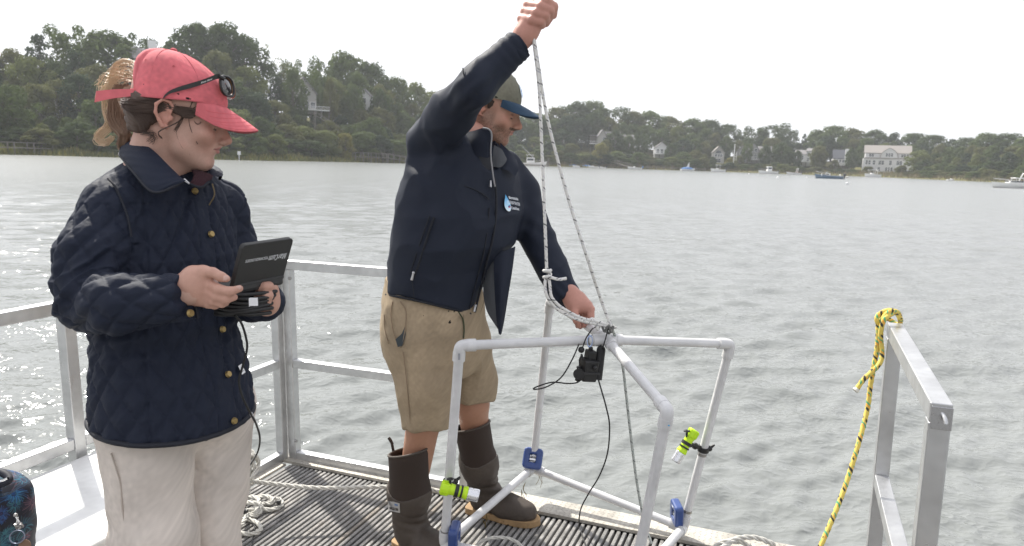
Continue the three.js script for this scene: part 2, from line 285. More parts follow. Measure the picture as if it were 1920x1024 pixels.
// ---- trees: crowns of many small leaf clumps on separate boughs, shared by shape
function crownGeo(seed, o) {
  const r = RNG(seed), pos = [], nor = [], idx = [], blobs = [];
  const nb = o.n; for (let i = 0; i < nb; i++) {
    const t = i / (nb - 1), a = i * 2.39996 + r() * 0.9, y = o.low + (0.97 - o.low) * Math.pow(t, o.pow) * (0.92 + 0.1 * r()), rad = o.spread * o.prof(t) * (0.55 + 0.5 * r()), br = o.br * (0.7 + 0.6 * r()) * (1.1 - 0.35 * t);
    blobs.push([Math.cos(a) * rad, Math.min(y, 1 - br * 0.6), Math.sin(a) * rad, br]);
  }
  for (const [bx, by, bz, br] of blobs) {
    const cnt = Math.floor(o.leaves * br * br);
    for (let i = 0; i < cnt; i++) {
      const u = r() * 2 - 1, a = r() * 6.283, s = Math.sqrt(1 - u * u), rr = br * (0.55 + 0.5 * Math.pow(r(), 0.5)) * (1 + 0.3 * noise(bx * 9 + s * Math.cos(a) * 2.2, by * 9 + u * 2.2, bz * 9 + s * Math.sin(a) * 2.2));
      const nx = s * Math.cos(a), ny = u, nz = s * Math.sin(a);
      const x = bx + nx * rr, y = by + ny * rr * 0.72, z = bz + nz * rr; if (ny < -0.35 && r() < 0.65) continue;
      let ax = nx + (r() - 0.5) * 1.5, ay = ny + 0.5 + (r() - 0.5) * 1.3, az = nz + (r() - 0.5) * 1.5; const l = Math.hypot(ax, ay, az) || 1; ax /= l; ay /= l; az /= l;
      const sl = Math.hypot(nx * 0.7 + ax * 0.5, ny * 0.7 + ay * 0.5, nz * 0.7 + az * 0.5) || 1, snx = (nx * 0.7 + ax * 0.5) / sl, sny = (ny * 0.7 + ay * 0.5) / sl, snz = (nz * 0.7 + az * 0.5) / sl;
      let tx = -az + 0.01, tz = ax, tl = Math.hypot(tx, tz); tx /= tl; tz /= tl; const ux = ay * tz, uy = az * tx - ax * tz, uz = -ay * tx, sz = o.leaf * (0.5 + r()), q = r() * 6.28, cq = Math.cos(q) * sz, sq = Math.sin(q) * sz, k = pos.length / 3;
      for (const [c, d] of [[1, 0.25], [-0.2, 0.8], [-1, -0.3], [0.3, -0.75]]) { const e = c * cq - d * sq, f = c * sq + d * cq; pos.push(x + tx * e + ux * f, y + uy * f, z + tz * e + uz * f); nor.push(snx, sny, snz); }
      idx.push(k, k + 1, k + 2, k, k + 2, k + 3);
    }
  }
  const g = new THREE.BufferGeometry(); g.setAttribute('position', new THREE.Float32BufferAttribute(pos, 3)); g.setAttribute('normal', new THREE.Float32BufferAttribute(nor, 3)); g.setIndex(idx); g.userData = { blobs }; return g;
}
function trunkGeo(blobs, seed, lean = 0.03) {
  const r = RNG(seed), out = [], top = 0.72; const base = [V(0, -0.06, 0), V(lean * r(), 0.25, lean * r()), V(lean * 2 * (r() - 0.3), 0.5, lean * (r() - 0.5)), V(lean * 2 * r(), top, 0)];
  const taper = (pts, a, b) => { const c = new THREE.CatmullRomCurve3(pts), n = 6; for (let i = 0; i < n; i++) out.push(rod(c.getPoint(i / n), c.getPoint((i + 1) / n + 0.01), lerp(a, b, i / n), lerp(a, b, (i + 1) / n), 6, true)); };
  taper(base, 0.026, 0.010);
  for (let i = 0; i < blobs.length; i += 2) { const [x, y, z] = blobs[i], s = Math.min(0.62, y * 0.55 + 0.05); taper([V(lean, s, 0), V(x * 0.5, lerp(s, y, 0.55), z * 0.5), V(x, y, z)], 0.011, 0.004); }
  return merge(out);
}
const round = t => Math.sin(Math.PI * (0.16 + 0.80 * t)), flatTop = t => 0.55 + 0.45 * Math.sin(Math.PI * (0.1 + 0.75 * t)), coneP = t => 1.05 - 0.85 * t, bush = t => Math.cos(t * 1.35);
const KINDS = {
  oak: [1, 2, 3, 4].map(s => crownGeo(100 + s, { n: 24, low: 0.20, pow: 0.75, spread: 0.43, prof: round, br: 0.165, leaves: 14000, leaf: 0.0185 })),
  tall: [1, 2].map(s => crownGeo(200 + s, { n: 20, low: 0.34, pow: 0.85, spread: 0.42, prof: flatTop, br: 0.145, leaves: 13500, leaf: 0.018 })),
  pine: [1, 2].map(s => crownGeo(300 + s, { n: 20, low: 0.34, pow: 1.0, spread: 0.34, prof: coneP, br: 0.11, leaves: 17000, leaf: 0.018 })),
  shrub: [1, 2, 3].map(s => crownGeo(400 + s, { n: 15, low: 0.12, pow: 0.7, spread: 0.42, prof: bush, br: 0.20, leaves: 13000, leaf: 0.022 })),
  bare: [1].map(s => crownGeo(500 + s, { n: 16, low: 0.4, pow: 0.9, spread: 0.34, prof: flatTop, br: 0.11, leaves: 2600, leaf: 0.017 })),
};
const TRUNKS = {}; for (const k in KINDS) TRUNKS[k] = KINDS[k].map((g, i) => trunkGeo(g.userData.blobs, 900 + i, k === 'pine' ? 0.01 : 0.04));
const leafMat = (c) => mat({ c, roughness: 0.95, transmission: 0.45, side: THREE.DoubleSide, specularIntensity: 0.15 });
const LEAF = { dark: leafMat([0.072, 0.102, 0.034]), mid: leafMat([0.102, 0.138, 0.042]), light: leafMat([0.150, 0.175, 0.054]), olive: leafMat([0.138, 0.146, 0.052]), pine: leafMat([0.052, 0.078, 0.036]), gold: leafMat([0.22, 0.21, 0.06]) };
const mBark = mat({ c: [0.13, 0.11, 0.09], roughness: 0.95 });
let treeCount = 0;
const WORDS = { oak: 'broad leafy tree', tall: 'tall open tree', pine: 'dark pine', shrub: 'round bush', bare: 'thin sparse tree' };
function tree(kind, px, back, topPy, widthPx, tone, label, group, seed) {   // its top at topPy, its crown widthPx wide in the photograph
  const r = RNG(seed * 31 + 7), base = shoreAt(px, back), d = -base.clone().sub(V(0, EYE, 0)).applyQuaternion(QW.clone().invert()).z;
  const top = wp(px, topPy, d), h = Math.max(1.2, top.y - base.y), w = widthPx / F * d, i = Math.floor(r() * KINDS[kind].length);
  const t = thing(kind === 'shrub' ? 'bush' : kind === 'pine' ? 'pine_tree' : 'tree', label, kind === 'shrub' ? 'bush' : 'tree', base, group, false);
  const a = new THREE.Mesh(KINDS[kind][i], LEAF[tone]), b = new THREE.Mesh(TRUNKS[kind][i], mBark); a.name = 'crown'; b.name = 'trunk'; a.castShadow = b.castShadow = true;
  t.add(a, b); t.scale.set(w, h, w); t.rotation.y = r() * 6.283; treeCount++; return t;
}
// ---- houses on the far shore; every house turns its front (local +z) to the water
const HM = {
  white: mat({ c: [0.62, 0.62, 0.62], roughness: 0.8 }), grey: mat({ c: [0.30, 0.30, 0.29], roughness: 0.9 }), pale: mat({ c: [0.38, 0.37, 0.345], roughness: 0.9 }), trim: mat({ c: [0.78, 0.78, 0.77], roughness: 0.7 }),
  roof: mat({ c: [0.20, 0.19, 0.19], roughness: 0.95 }), roofTan: mat({ c: [0.30, 0.275, 0.255], roughness: 0.95 }), roofDark: mat({ c: [0.09, 0.095, 0.11], roughness: 0.95 }), glass: mat({ c: [0.05, 0.06, 0.07], roughness: 0.12 }), wood: mat({ c: [0.17, 0.155, 0.135], roughness: 0.95 }), stone: mat({ c: [0.33, 0.31, 0.28], roughness: 0.95 }),
};
{ // clapboard and shingle courses: a fine relief, far too small to pick apart
  const course = noiseTex(64, (u, v) => ((v * 8) % 1) * 0.8 + 0.1 * RNG((u * 64 | 0) * 9 + (v * 8 | 0))(), 1); course.repeat.set(0.7, 0.7);
  for (const k of ['white', 'grey', 'pale', 'roof', 'roofTan', 'roofDark']) { HM[k].bumpMap = course; HM[k].bumpScale = 0.03; }
}
const bx = (w, h, d, x, y, z) => { const g = new THREE.BoxGeometry(w, h, d); boxUV(g); g.translate(x, y, z); return g; };
function prismGable(w, h, d, x, y, z, alongX) {   // a triangular wall and attic, ridge along x or z
  const s = new THREE.Shape(); const W = alongX ? d : w; s.moveTo(-W / 2, 0); s.lineTo(W / 2, 0); s.lineTo(0, h); s.closePath();
  const D = alongX ? w : d, g = new THREE.ExtrudeGeometry(s, { depth: D, bevelEnabled: false }); g.translate(0, 0, -D / 2); if (alongX) g.rotateY(Math.PI / 2); g.translate(x, y, z); g.computeVertexNormals(); return boxUV(g);
}
function roofSlabs(w, h, d, x, y, z, alongX, over = 0.4, th = 0.22) {
  const W = (alongX ? d : w) / 2, D = (alongX ? w : d) + over * 2, sl = Math.hypot(W, h), out = [];
  for (const s of [-1, 1]) { const g = new THREE.BoxGeometry(sl + over, th, D); boxUV(g); g.translate((sl + over) / 2 * s, 0, 0); const a = new THREE.Matrix4().makeRotationZ(-s * Math.atan2(h, W)); g.applyMatrix4(a); g.translate(0, h + th * 0.55, 0); if (alongX) g.rotateY(Math.PI / 2); g.translate(x, y, z); out.push(g); }
  return out;
}
function house(label, px, back, basePy, turn, build, sc = 1) {
  const p = shoreAt(px, back), d = -p.clone().sub(V(0, EYE, 0)).applyQuaternion(QW.clone().invert()).z; p.y = wp(px, basePy, d).y;
  const t = thing('house', label, 'house', p, 'houses on the far shore', false); BASE.set(t, V(0, 0, 0));
  t.rotation.y = Math.atan2(-p.x, -p.z) + turn; const m = d / F * sc;    // metres to a pixel there
  const P = (name, geo, material) => part(t, name, geo, material);
  const win = (cx, cy, w, h, z, mull = 1) => {
    const f = 0.12, f2 = part(t, 'window', merge([bx(w + 2 * f, f, 0.08, cx, cy + h / 2 + f / 2, z), bx(w + 2 * f, f, 0.08, cx, cy - h / 2 - f / 2, z), bx(f, h, 0.08, cx - w / 2 - f / 2, cy, z), bx(f, h, 0.08, cx + w / 2 + f / 2, cy, z), ...(mull ? [bx(0.05, h, 0.06, cx, cy, z), bx(w - 0.002, 0.05, 0.05, cx, cy + 0.08, z)] : [])]), HM.trim);
    part(f2, 'pane', bx(w, h, 0.03, cx, cy, z - 0.02), HM.glass); return f2;
  };
  const deckOn = (w, dp, y, z, posts = 4, x = 0, rail = 1) => {
    P('deck_floor', bx(w, 0.25, dp, x, y, z + dp / 2), HM.trim);
    const rr = []; if (rail) { rr.push(bx(w, 0.1, 0.1, x, y + 1.1, z + dp - 0.06)); for (const s of [-1, 1]) rr.push(bx(0.1, 0.1, dp - 0.1, x + s * (w / 2 - 0.05), y + 1.1, z + dp / 2 - 0.06)); const n = Math.round(w / 0.42); for (let i = 0; i <= n; i++) rr.push(bx(0.07, 0.95, 0.07, x - w / 2 + 0.05 + i * (w - 0.1) / n, y + 0.6, z + dp - 0.06)); P('railing', merge(rr), HM.trim); }
    for (let i = 0; i < posts; i++) P('post', bx(0.22, 4.2, 0.22, x - w / 2 + 0.2 + i * (w - 0.4) / (posts - 1), y - 2.22, z + dp - 0.3), HM.wood);
  };
  build({ P, win, deckOn, m, t }); return t;
}
// large white house: three storeys, tan roof, bell shaped gable in the middle
house('large white three storey house with tan roof and rounded centre gable above the right marsh', 1660, 22, 321, 0.06, ({ P, win, m }) => {
  const w = 80 * m, h1 = 5.6, D = 9;
  P('wall', merge([bx(w, h1, D, 0, h1 / 2 - 0.5, 0), bx(w * 0.93, 2.3, D - 1.4, 0, h1 + 0.65, -0.4)]), HM.white);
  P('roof', merge([bx(w * 1.0, 0.22, 1.2, 0, h1 - 0.35, D / 2 - 0.2), ...roofSlabs(w * 0.95, 3.0, D - 1.2, 0, h1 + 1.75, -0.4, true, 0.35)]), HM.roofTan);
  P('gable_wall', prismGable(w * 0.93 - 0.3, 2.9, D - 1.6, 0, h1 + 1.7, -0.4, true), HM.white);
  const s = new THREE.Shape(); const gw = w * 0.18; s.moveTo(-gw, 0); s.lineTo(gw, 0); s.bezierCurveTo(gw * 0.95, 2.0, gw * 0.75, 2.9, 0, 4.0); s.bezierCurveTo(-gw * 0.75, 2.9, -gw * 0.95, 2.0, -gw, 0);
  const g = new THREE.ExtrudeGeometry(s, { depth: 4.4, bevelEnabled: false, curveSegments: 10 }); g.translate(w * 0.03, h1 - 0.3, D / 2 - 4.2); P('dormer', boxUV(g), HM.white);
  const s2 = new THREE.Shape(); s2.moveTo(-gw * 1.06, 0.0); s2.bezierCurveTo(-gw * 1.0, 2.1, -gw * 0.8, 3.05, 0, 4.2); s2.bezierCurveTo(gw * 0.8, 3.05, gw * 1.0, 2.1, gw * 1.06, 0); s2.lineTo(gw * 1.01, 0); s2.bezierCurveTo(gw * 0.96, 2.0, gw * 0.76, 2.92, 0, 4.03); s2.bezierCurveTo(-gw * 0.76, 2.92, -gw * 0.96, 2.0, -gw * 1.01, 0); const g2 = new THREE.ExtrudeGeometry(s2, { depth: 4.7, bevelEnabled: false, curveSegments: 10 }); g2.translate(w * 0.03, h1 - 0.29, D / 2 - 4.25); P('dormer_roof', boxUV(g2), HM.roofTan);
  const z = D / 2 + 0.04; for (const x of [-0.42, -0.37, -0.27, -0.15, -0.09, 0.07, 0.22, 0.28, 0.37, 0.43]) win(x * w, 3.4, 0.9, 1.7, z); for (const x of [-0.43, -0.38, -0.33, -0.16, 0.0, 0.05, 0.10]) win(x * w, 0.75, 0.9, 1.6, z);
  for (const x of [-0.02, 0.03, 0.08]) win(x * w, h1 + 1.0, 0.85, 1.4, D / 2 + 0.24); for (const x of [-0.36, -0.31, 0.30, 0.35, 0.41]) win(x * w, h1 + 0.75, 0.8, 1.2, D / 2 - 1.04);
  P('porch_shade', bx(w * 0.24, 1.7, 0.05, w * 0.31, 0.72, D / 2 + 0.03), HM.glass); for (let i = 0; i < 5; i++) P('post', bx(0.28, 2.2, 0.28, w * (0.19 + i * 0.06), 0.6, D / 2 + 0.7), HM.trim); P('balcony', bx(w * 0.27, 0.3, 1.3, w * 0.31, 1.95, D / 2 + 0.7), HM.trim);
});
house('small white wing behind the right end of the large white house', 1706, 26, 320, -0.2, ({ P, win, m }) => { const w = 18 * m; P('wall', bx(w, 4, 6, 0, 2, 0), HM.white); P('gable_wall', prismGable(w - 0.2, 2.4, 5.8, 0, 4, 0, false), HM.white); P('roof', merge(roofSlabs(w, 2.4, 6, 0, 4, 0, false)), HM.roofTan); win(0, 2.4, 1.1, 1.3, 3.04); P('shed', merge([bx(2.6, 2.0, 2.4, 3.2, 0.9, 4.4)]), HM.trim); P('shed_roof', merge(roofSlabs(2.6, 0.8, 2.4, 3.2, 1.9, 4.4, false, 0.15, 0.12)), HM.roofTan); });
house('grey house with steep dark roof, white chimney and deck left of the large white house', 1576, 26, 318, 0.1, ({ P, win, deckOn, m }) => {
  const w = 30 * m; P('wall', bx(w, 3, 7, 0, 3.2, 0), HM.pale); P('gable_wall', prismGable(w - 0.2, 3.6, 6.8, 0, 4.7, 0, true), HM.pale); P('roof', merge(roofSlabs(w, 3.6, 7, 0, 4.7, 0, true)), HM.roofDark); P('chimney', bx(1.3, 6.4, 1.0, w * 0.22, 5.6, 3.9), HM.trim);
  for (const x of [-0.32, -0.12, 0.06, 0.4]) win(x * w, 3.5, 0.95, 1.3, 3.54); deckOn(w * 1.3, 2.6, 1.9, 3.5, 5); P('base_wall', bx(w, 2.6, 6, 0, 0.4, -0.3), HM.stone);
});
house('white two storey house with a window row, half hidden left of the dark roofed house', 1509, 26, 313, -0.12, ({ P, win, deckOn, m }) => { const w = 36 * m; P('wall', merge([bx(w * 0.55, 5.0, 7, -w * 0.22, 2.8, 0), bx(w * 0.45, 6.4, 7, w * 0.28, 3.5, -0.5)]), HM.white); P('roof', merge([...roofSlabs(w * 0.55, 1.8, 7, -w * 0.22, 5.3, 0, true, 0.3), ...roofSlabs(w * 0.45, 1.2, 7, w * 0.28, 6.7, -0.5, true, 0.3)]), HM.roof); for (const x of [-0.42, -0.34, -0.2, -0.12]) win(x * w, 4, 0.8, 1.9, 3.54); for (const x of [0.16, 0.38]) { win(x * w, 5.5, 0.9, 1.4, 3.04); win(x * w, 3.2, 0.9, 1.4, 3.04); } deckOn(w * 1.05, 2, 2.2, 3.5, 6); });
house('big grey shingled house with several gables and a white pole at its left', 1410, 26, 306, 0.05, ({ P, win, deckOn, m }) => {
  const w = 60 * m; P('wall', merge([bx(w * 0.34, 4.6, 8, -w * 0.33, 2.4, 0.5), bx(w * 0.3, 5.6, 8, 0, 2.9, 0), bx(w * 0.36, 4.2, 8, w * 0.33, 2.2, 0.2)]), HM.grey);
  P('gable_wall', merge([prismGable(w * 0.34 - 0.2, 2.8, 7.8, -w * 0.33, 4.7, 0.5, false), prismGable(w * 0.3 - 0.2, 2.6, 7.8, 0, 5.7, 0, false)]), HM.grey); P('roof', merge([...roofSlabs(w * 0.34, 2.8, 8, -w * 0.33, 4.7, 0.5, false), ...roofSlabs(w * 0.3, 2.6, 8, 0, 5.7, 0, false), ...roofSlabs(w * 0.36, 3, 8, w * 0.33, 4.3, 0.2, true)]), HM.roof);
  P('gable_trim', bx(0.25, 4.8, 0.2, -w * 0.5, 2.4, 4.6), HM.trim); for (const x of [-0.36, -0.3]) win(x * w, 4.3, 1, 1.5, 4.54); for (const x of [-0.08, 0.06]) { win(x * w, 5.6, 0.9, 1.4, 4.04); win(x * w, 2.8, 1, 1.6, 4.04); } for (const x of [0.22, 0.3, 0.4]) win(x * w, 2.9, 1, 1.4, 4.24); for (const x of [-0.4, -0.33, -0.26]) win(x * w, 1.2, 1, 1.6, 4.54); P('pole', rod(V(-w * 0.57, 0, 4), V(-w * 0.57, 8, 4), 0.2, 0.16, 8), HM.trim); deckOn(w * 0.42, 2.2, 1.6, 4, 4, 0.02 * w);
});
house('small grey house with an arched gable window between dark trees', 1344, 22, 306, 0.1, ({ P, win, m }) => { const w = 21 * m; P('wall', bx(w, 4.6, 7, 0, 2.3, 0), HM.pale); P('gable_wall', prismGable(w - 0.2, 2.6, 6.8, 0, 4.6, 0, false), HM.pale); P('roof', merge(roofSlabs(w, 2.6, 7, 0, 4.6, 0, false)), HM.roofTan); const a = new THREE.CircleGeometry(1.2, 14, 0, Math.PI); a.translate(0, 4.3, 3.56); P('arched_window', a, HM.glass); for (const x of [-0.2, 0.02, 0.22]) win(x * w, 3.4, 0.9, 1.2, 3.54); win(0, 1.1, 2.2, 1.5, 3.54); });
house('white house end with a deck, half hidden among trees right of the big grey gable', 1238, 30, 300, 0.1, ({ P, win, deckOn, m }) => { const w = 26 * m; P('wall', bx(w, 5, 7, 0, 2.8, 0), HM.white); P('gable_wall', prismGable(w - 0.2, 2.4, 6.8, 0, 5.3, 0, false), HM.white); P('roof', merge(roofSlabs(w, 2.4, 7, 0, 5.3, 0, false)), HM.roof); for (const x of [-0.28, 0, 0.28]) win(x * w, 3.9, 1.1, 1.8, 3.54); deckOn(w * 1.25, 2.4, 2.6, 3.5, 4); });
house('long pale house with a pointed gable and balcony in the trees right of the ropes', 1142, 34, 284, 0.15, ({ P, win, deckOn, m }) => {
  const w = 80 * m; P('wall', merge([bx(w * 0.22, 6.4, 8, -w * 0.22, 3, 1.2), bx(w * 0.34, 6.6, 7, w * 0.04, 2.6, 0), bx(w * 0.34, 7.6, 7, w * 0.38, 1.4, 0)]), HM.pale); P('gable_wall', prismGable(w * 0.22 - 0.2, 3.2, 7.8, -w * 0.22, 6.2, 1.2, false), HM.pale); P('roof', merge([...roofSlabs(w * 0.22, 3.2, 8, -w * 0.22, 6.2, 1.2, false), ...roofSlabs(w * 0.34, 2.8, 7, w * 0.04, 5.9, 0, true), ...roofSlabs(w * 0.34, 2.4, 7, w * 0.38, 5.2, 0, true)]), HM.roof);
  win(-w * 0.18, 5.2, 1.2, 1.8, 5.24); for (const [x, y] of [[-0.04, 4.2], [0.06, 4.2], [0.15, 4], [0.27, 3], [0.36, 3], [0.47, 3], [0.3, 0.4], [0.4, 0.4]]) win(x * w, y, 1.0, 1.6, 3.54); P('balcony_roof', bx(w * 0.16, 0.3, 5, -w * 0.41, 7.0, 1.5), HM.roof); deckOn(w * 0.17, 3, 3.2, 1.6, 3, -w * 0.41); P('porch_wall', bx(w * 0.14, 3, 3, -w * 0.4, 5, -0.5), HM.wood);
});
house('white gabled house high on the left hill with a railed deck and stairs below it', 566, 40, 210, 0.18, ({ P, win, deckOn, m }) => {
  const w = 46 * m; P('wall', bx(w, 6, 8, 0, 2.4, 0), HM.pale); P('gable_wall', prismGable(w - 0.2, 4.6, 7.8, 0, 5.4, 0, false), HM.pale); P('roof', merge(roofSlabs(w, 4.6, 8, 0, 5.4, 0, false, 0.5)), HM.roof);
  for (const x of [-0.1, 0.12]) win(x * w, 2.0, 1.2, 1.8, 4.04); win(0.36 * w, 2.0, 1.3, 1.6, 4.04); win(0.05 * w, 6.2, 1.2, 1.6, 4.04); deckOn(w * 1.25, 3, 0.4, 4, 5, w * 0.32);
});
house('grey roof and white chimney showing above the trees behind the red cap', 283, 52, 138, 0.3, ({ P, win, m }) => { const w = 60 * m; P('wall', bx(w, 4, 8, 0, 1.4, 0), HM.pale); P('gable_wall', prismGable(w - 0.2, 3, 7.8, 0, 3.2, 0, true), HM.pale); P('roof', merge(roofSlabs(w, 3, 8, 0, 3.2, 0, true)), HM.roof); P('chimney', bx(1.8, 3.4, 1.4, w * 0.16, 7, 0), HM.trim); for (const x of [-0.3, 0, 0.3]) win(x * w, 1.8, 1.2, 1.5, 4.04); });
house('small white house wall glimpsed between trees halfway up the left hill', 686, 40, 205, -0.2, ({ P, win, m }) => { const w = 22 * m; P('wall', bx(w, 4.4, 6, 0, 2, 0), HM.white); P('gable_wall', prismGable(w - 0.2, 2.2, 5.8, 0, 4.1, 0, false), HM.white); P('roof', merge(roofSlabs(w, 2.2, 6, 0, 4.1, 0, false)), HM.roof); win(0, 2.6, 1.2, 1.5, 3.04); });
house('white cottage glimpsed through the trees at the far left', 96, 30, 222, 0.2, ({ P, win, m }) => { const w = 24 * m; P('wall', bx(w, 3, 6, 0, 1.2, 0), HM.white); P('gable_wall', prismGable(w - 0.2, 1.8, 5.8, 0, 2.7, 0, true), HM.white); P('roof', merge(roofSlabs(w, 1.8, 6, 0, 2.7, 0, true)), HM.roof); win(-1, 1.6, 1.1, 1.2, 3.04); win(1.4, 1.6, 1.1, 1.2, 3.04); });

// ---- stairs and docks
function trestle(name, label, cat, pts, w, railH, gap = 3) {   // a walkway on posts through points over the water
  const t = thing(name, label, cat, pts[0].clone(), null, false), up = V(0, 1, 0);
  for (let k = 0; k + 1 < pts.length; k++) {
    const a = pts[k], b = pts[k + 1], d = b.clone().sub(a), L = d.length(), n = Math.max(2, Math.round(L / gap)), side = d.clone().cross(up).setY(0).normalize();
    part(t, 'walkway', bar(a, b, w, 0.16, side), HM.wood);
    for (const s of [-1, 1]) { const o = side.clone().multiplyScalar(s * w / 2); if (railH) part(t, 'rail', bar(a.clone().add(o).add(V(0, railH, 0)), b.clone().add(o).add(V(0, railH, 0)), 0.12, 0.12, side), HM.wood); for (let i = 0; i <= n; i++) { const p = a.clone().lerp(b, i / n).add(o); part(t, 'post', bar(V(p.x, Math.min(-0.4, p.y - 2.5), p.z), V(p.x, p.y + (railH || 0.5), p.z), 0.17, 0.17, side), HM.wood); } }
  } return t;
}
const onShore = (px, back, y) => shoreAt(px, back, y);
trestle('dock', 'old grey wooden dock with railings at the far left shore', 'dock', [onShore(-60, -1, 1.3), onShore(92, 2, 1.3)], 1.8, 1.0, 4);
trestle('dock', 'grey wooden dock with rails at the foot of the left hillside stairs', 'dock', [onShore(664, 1, 1.5), onShore(722, -4, 1.5), onShore(765, -5, 0.6)], 2.0, 1.2, 2.5);
trestle('staircase', 'long wooden staircase running down the left hillside to the dock', 'stairs', [V(...wp(590, 216, 205).toArray()), V(...wp(632, 243, 209).toArray()), V(...wp(664, 279, 213).toArray())], 1.3, 1.1, 4);
trestle('gangway', 'pale sloping gangway to a float, right of the small white boats', 'gangway', [onShore(1146, 3, 2.6), onShore(1184, -6, 0.7)], 1.2, 1.1, 3);
trestle('dock', 'grey dock with tall white posts along the far shore, left of the sail boat', 'dock', [onShore(1215, -2, 0.9), onShore(1322, -3, 0.9)], 1.6, 0, 3.5);
{ const p = flatRay(995).multiplyScalar(276); p.y = 0; const t = thing('float', 'grey floating dock under the white fishing boat beside the man', 'floating dock', p, null, false), g = bx(14, 0.7, 3, p.x, 0.3, p.z); part(t, 'platform', g, HM.stone); for (const s of [-6.4, 6.6]) part(t, 'pile', rod(V(p.x + s, -1, p.z + 1.7), V(p.x + s, 3.2, p.z + 1.7), 0.22, 0.2, 8), HM.wood); }
// ---- the wood: a skyline row, then rows before it down to the shore
const HIDE = [[570, 178, 616, 212, 38], [245, 92, 305, 130, 46], [680, 186, 694, 200, 38], [84, 206, 108, 216, 24], [1098, 248, 1188, 280, 39], [1222, 268, 1258, 292, 35], [1332, 280, 1356, 303, 27], [1376, 278, 1442, 304, 31], [1490, 280, 1530, 308, 31], [1556, 284, 1594, 314, 31], [1616, 274, 1702, 320, 27], [1694, 292, 1716, 318, 31]];
const spots = [];
const put = (kind, px, back, top, w, tone, row) => spots.push({ kind, px, back, top, w, tone, row });
for (const a of [[-70, 120, 90, 'oak', 'mid'], [-15, 108, 80, 'oak', 'olive'], [35, 98, 75, 'oak', 'olive'], [84, 68, 82, 'pine', 'pine'], [150, 58, 90, 'tall', 'mid'], [215, 64, 100, 'oak', 'mid'], [262, 72, 70, 'tall', 'dark'], [330, 84, 60, 'oak', 'mid'], [372, 50, 92, 'oak', 'dark'], [418, 49, 96, 'oak', 'dark'], [462, 74, 76, 'oak', 'dark'], [497, 84, 46, 'bare', 'light'], [528, 110, 46, 'bare', 'olive'], [548, 116, 40, 'tall', 'mid'],
  [612, 112, 62, 'tall', 'mid'], [648, 103, 84, 'oak', 'mid'], [694, 124, 82, 'oak', 'dark'], [738, 150, 70, 'oak', 'mid'], [778, 160, 66, 'oak', 'light'], [815, 176, 60, 'oak', 'olive'], [855, 190, 60, 'oak', 'mid'], [900, 200, 60, 'oak', 'mid'], [950, 208, 64, 'oak', 'dark'], [1000, 214, 60, 'oak', 'mid'],
  [1040, 205, 56, 'oak', 'olive'], [1078, 194, 60, 'oak', 'dark'], [1108, 192, 58, 'oak', 'mid'], [1146, 204, 62, 'tall', 'dark'], [1180, 212, 48, 'oak', 'olive'], [1212, 211, 58, 'oak', 'mid'], [1252, 221, 56, 'oak', 'olive'], [1290, 225, 58, 'oak', 'mid'], [1326, 228, 56, 'oak', 'dark'], [1357, 236, 50, 'oak', 'dark'], [1390, 244, 30, 'bare', 'light'], [1412, 240, 46, 'tall', 'dark'], [1450, 235, 62, 'tall', 'dark'], [1472, 246, 34, 'tall', 'dark'], [1503, 252, 20, 'pine', 'pine'],
  [1528, 246, 50, 'oak', 'mid'], [1556, 239, 56, 'oak', 'mid'], [1592, 243, 50, 'oak', 'olive'], [1630, 246, 54, 'oak', 'dark'], [1668, 251, 54, 'pine', 'pine'], [1705, 252, 56, 'oak', 'dark'], [1742, 256, 54, 'oak', 'dark'], [1778, 262, 50, 'pine', 'pine'], [1806, 260, 46, 'oak', 'dark'], [1842, 252, 58, 'oak', 'mid'], [1880, 252, 60, 'oak', 'dark'], [1918, 260, 60, 'oak', 'mid'], [1960, 258, 70, 'oak', 'mid'], [2030, 256, 80, 'oak', 'dark']])
  put(a[3], a[0], 58, a[1] - 2, a[2] * (a[3] === 'oak' ? 1.32 : 1.2), a[4], 'skyline');
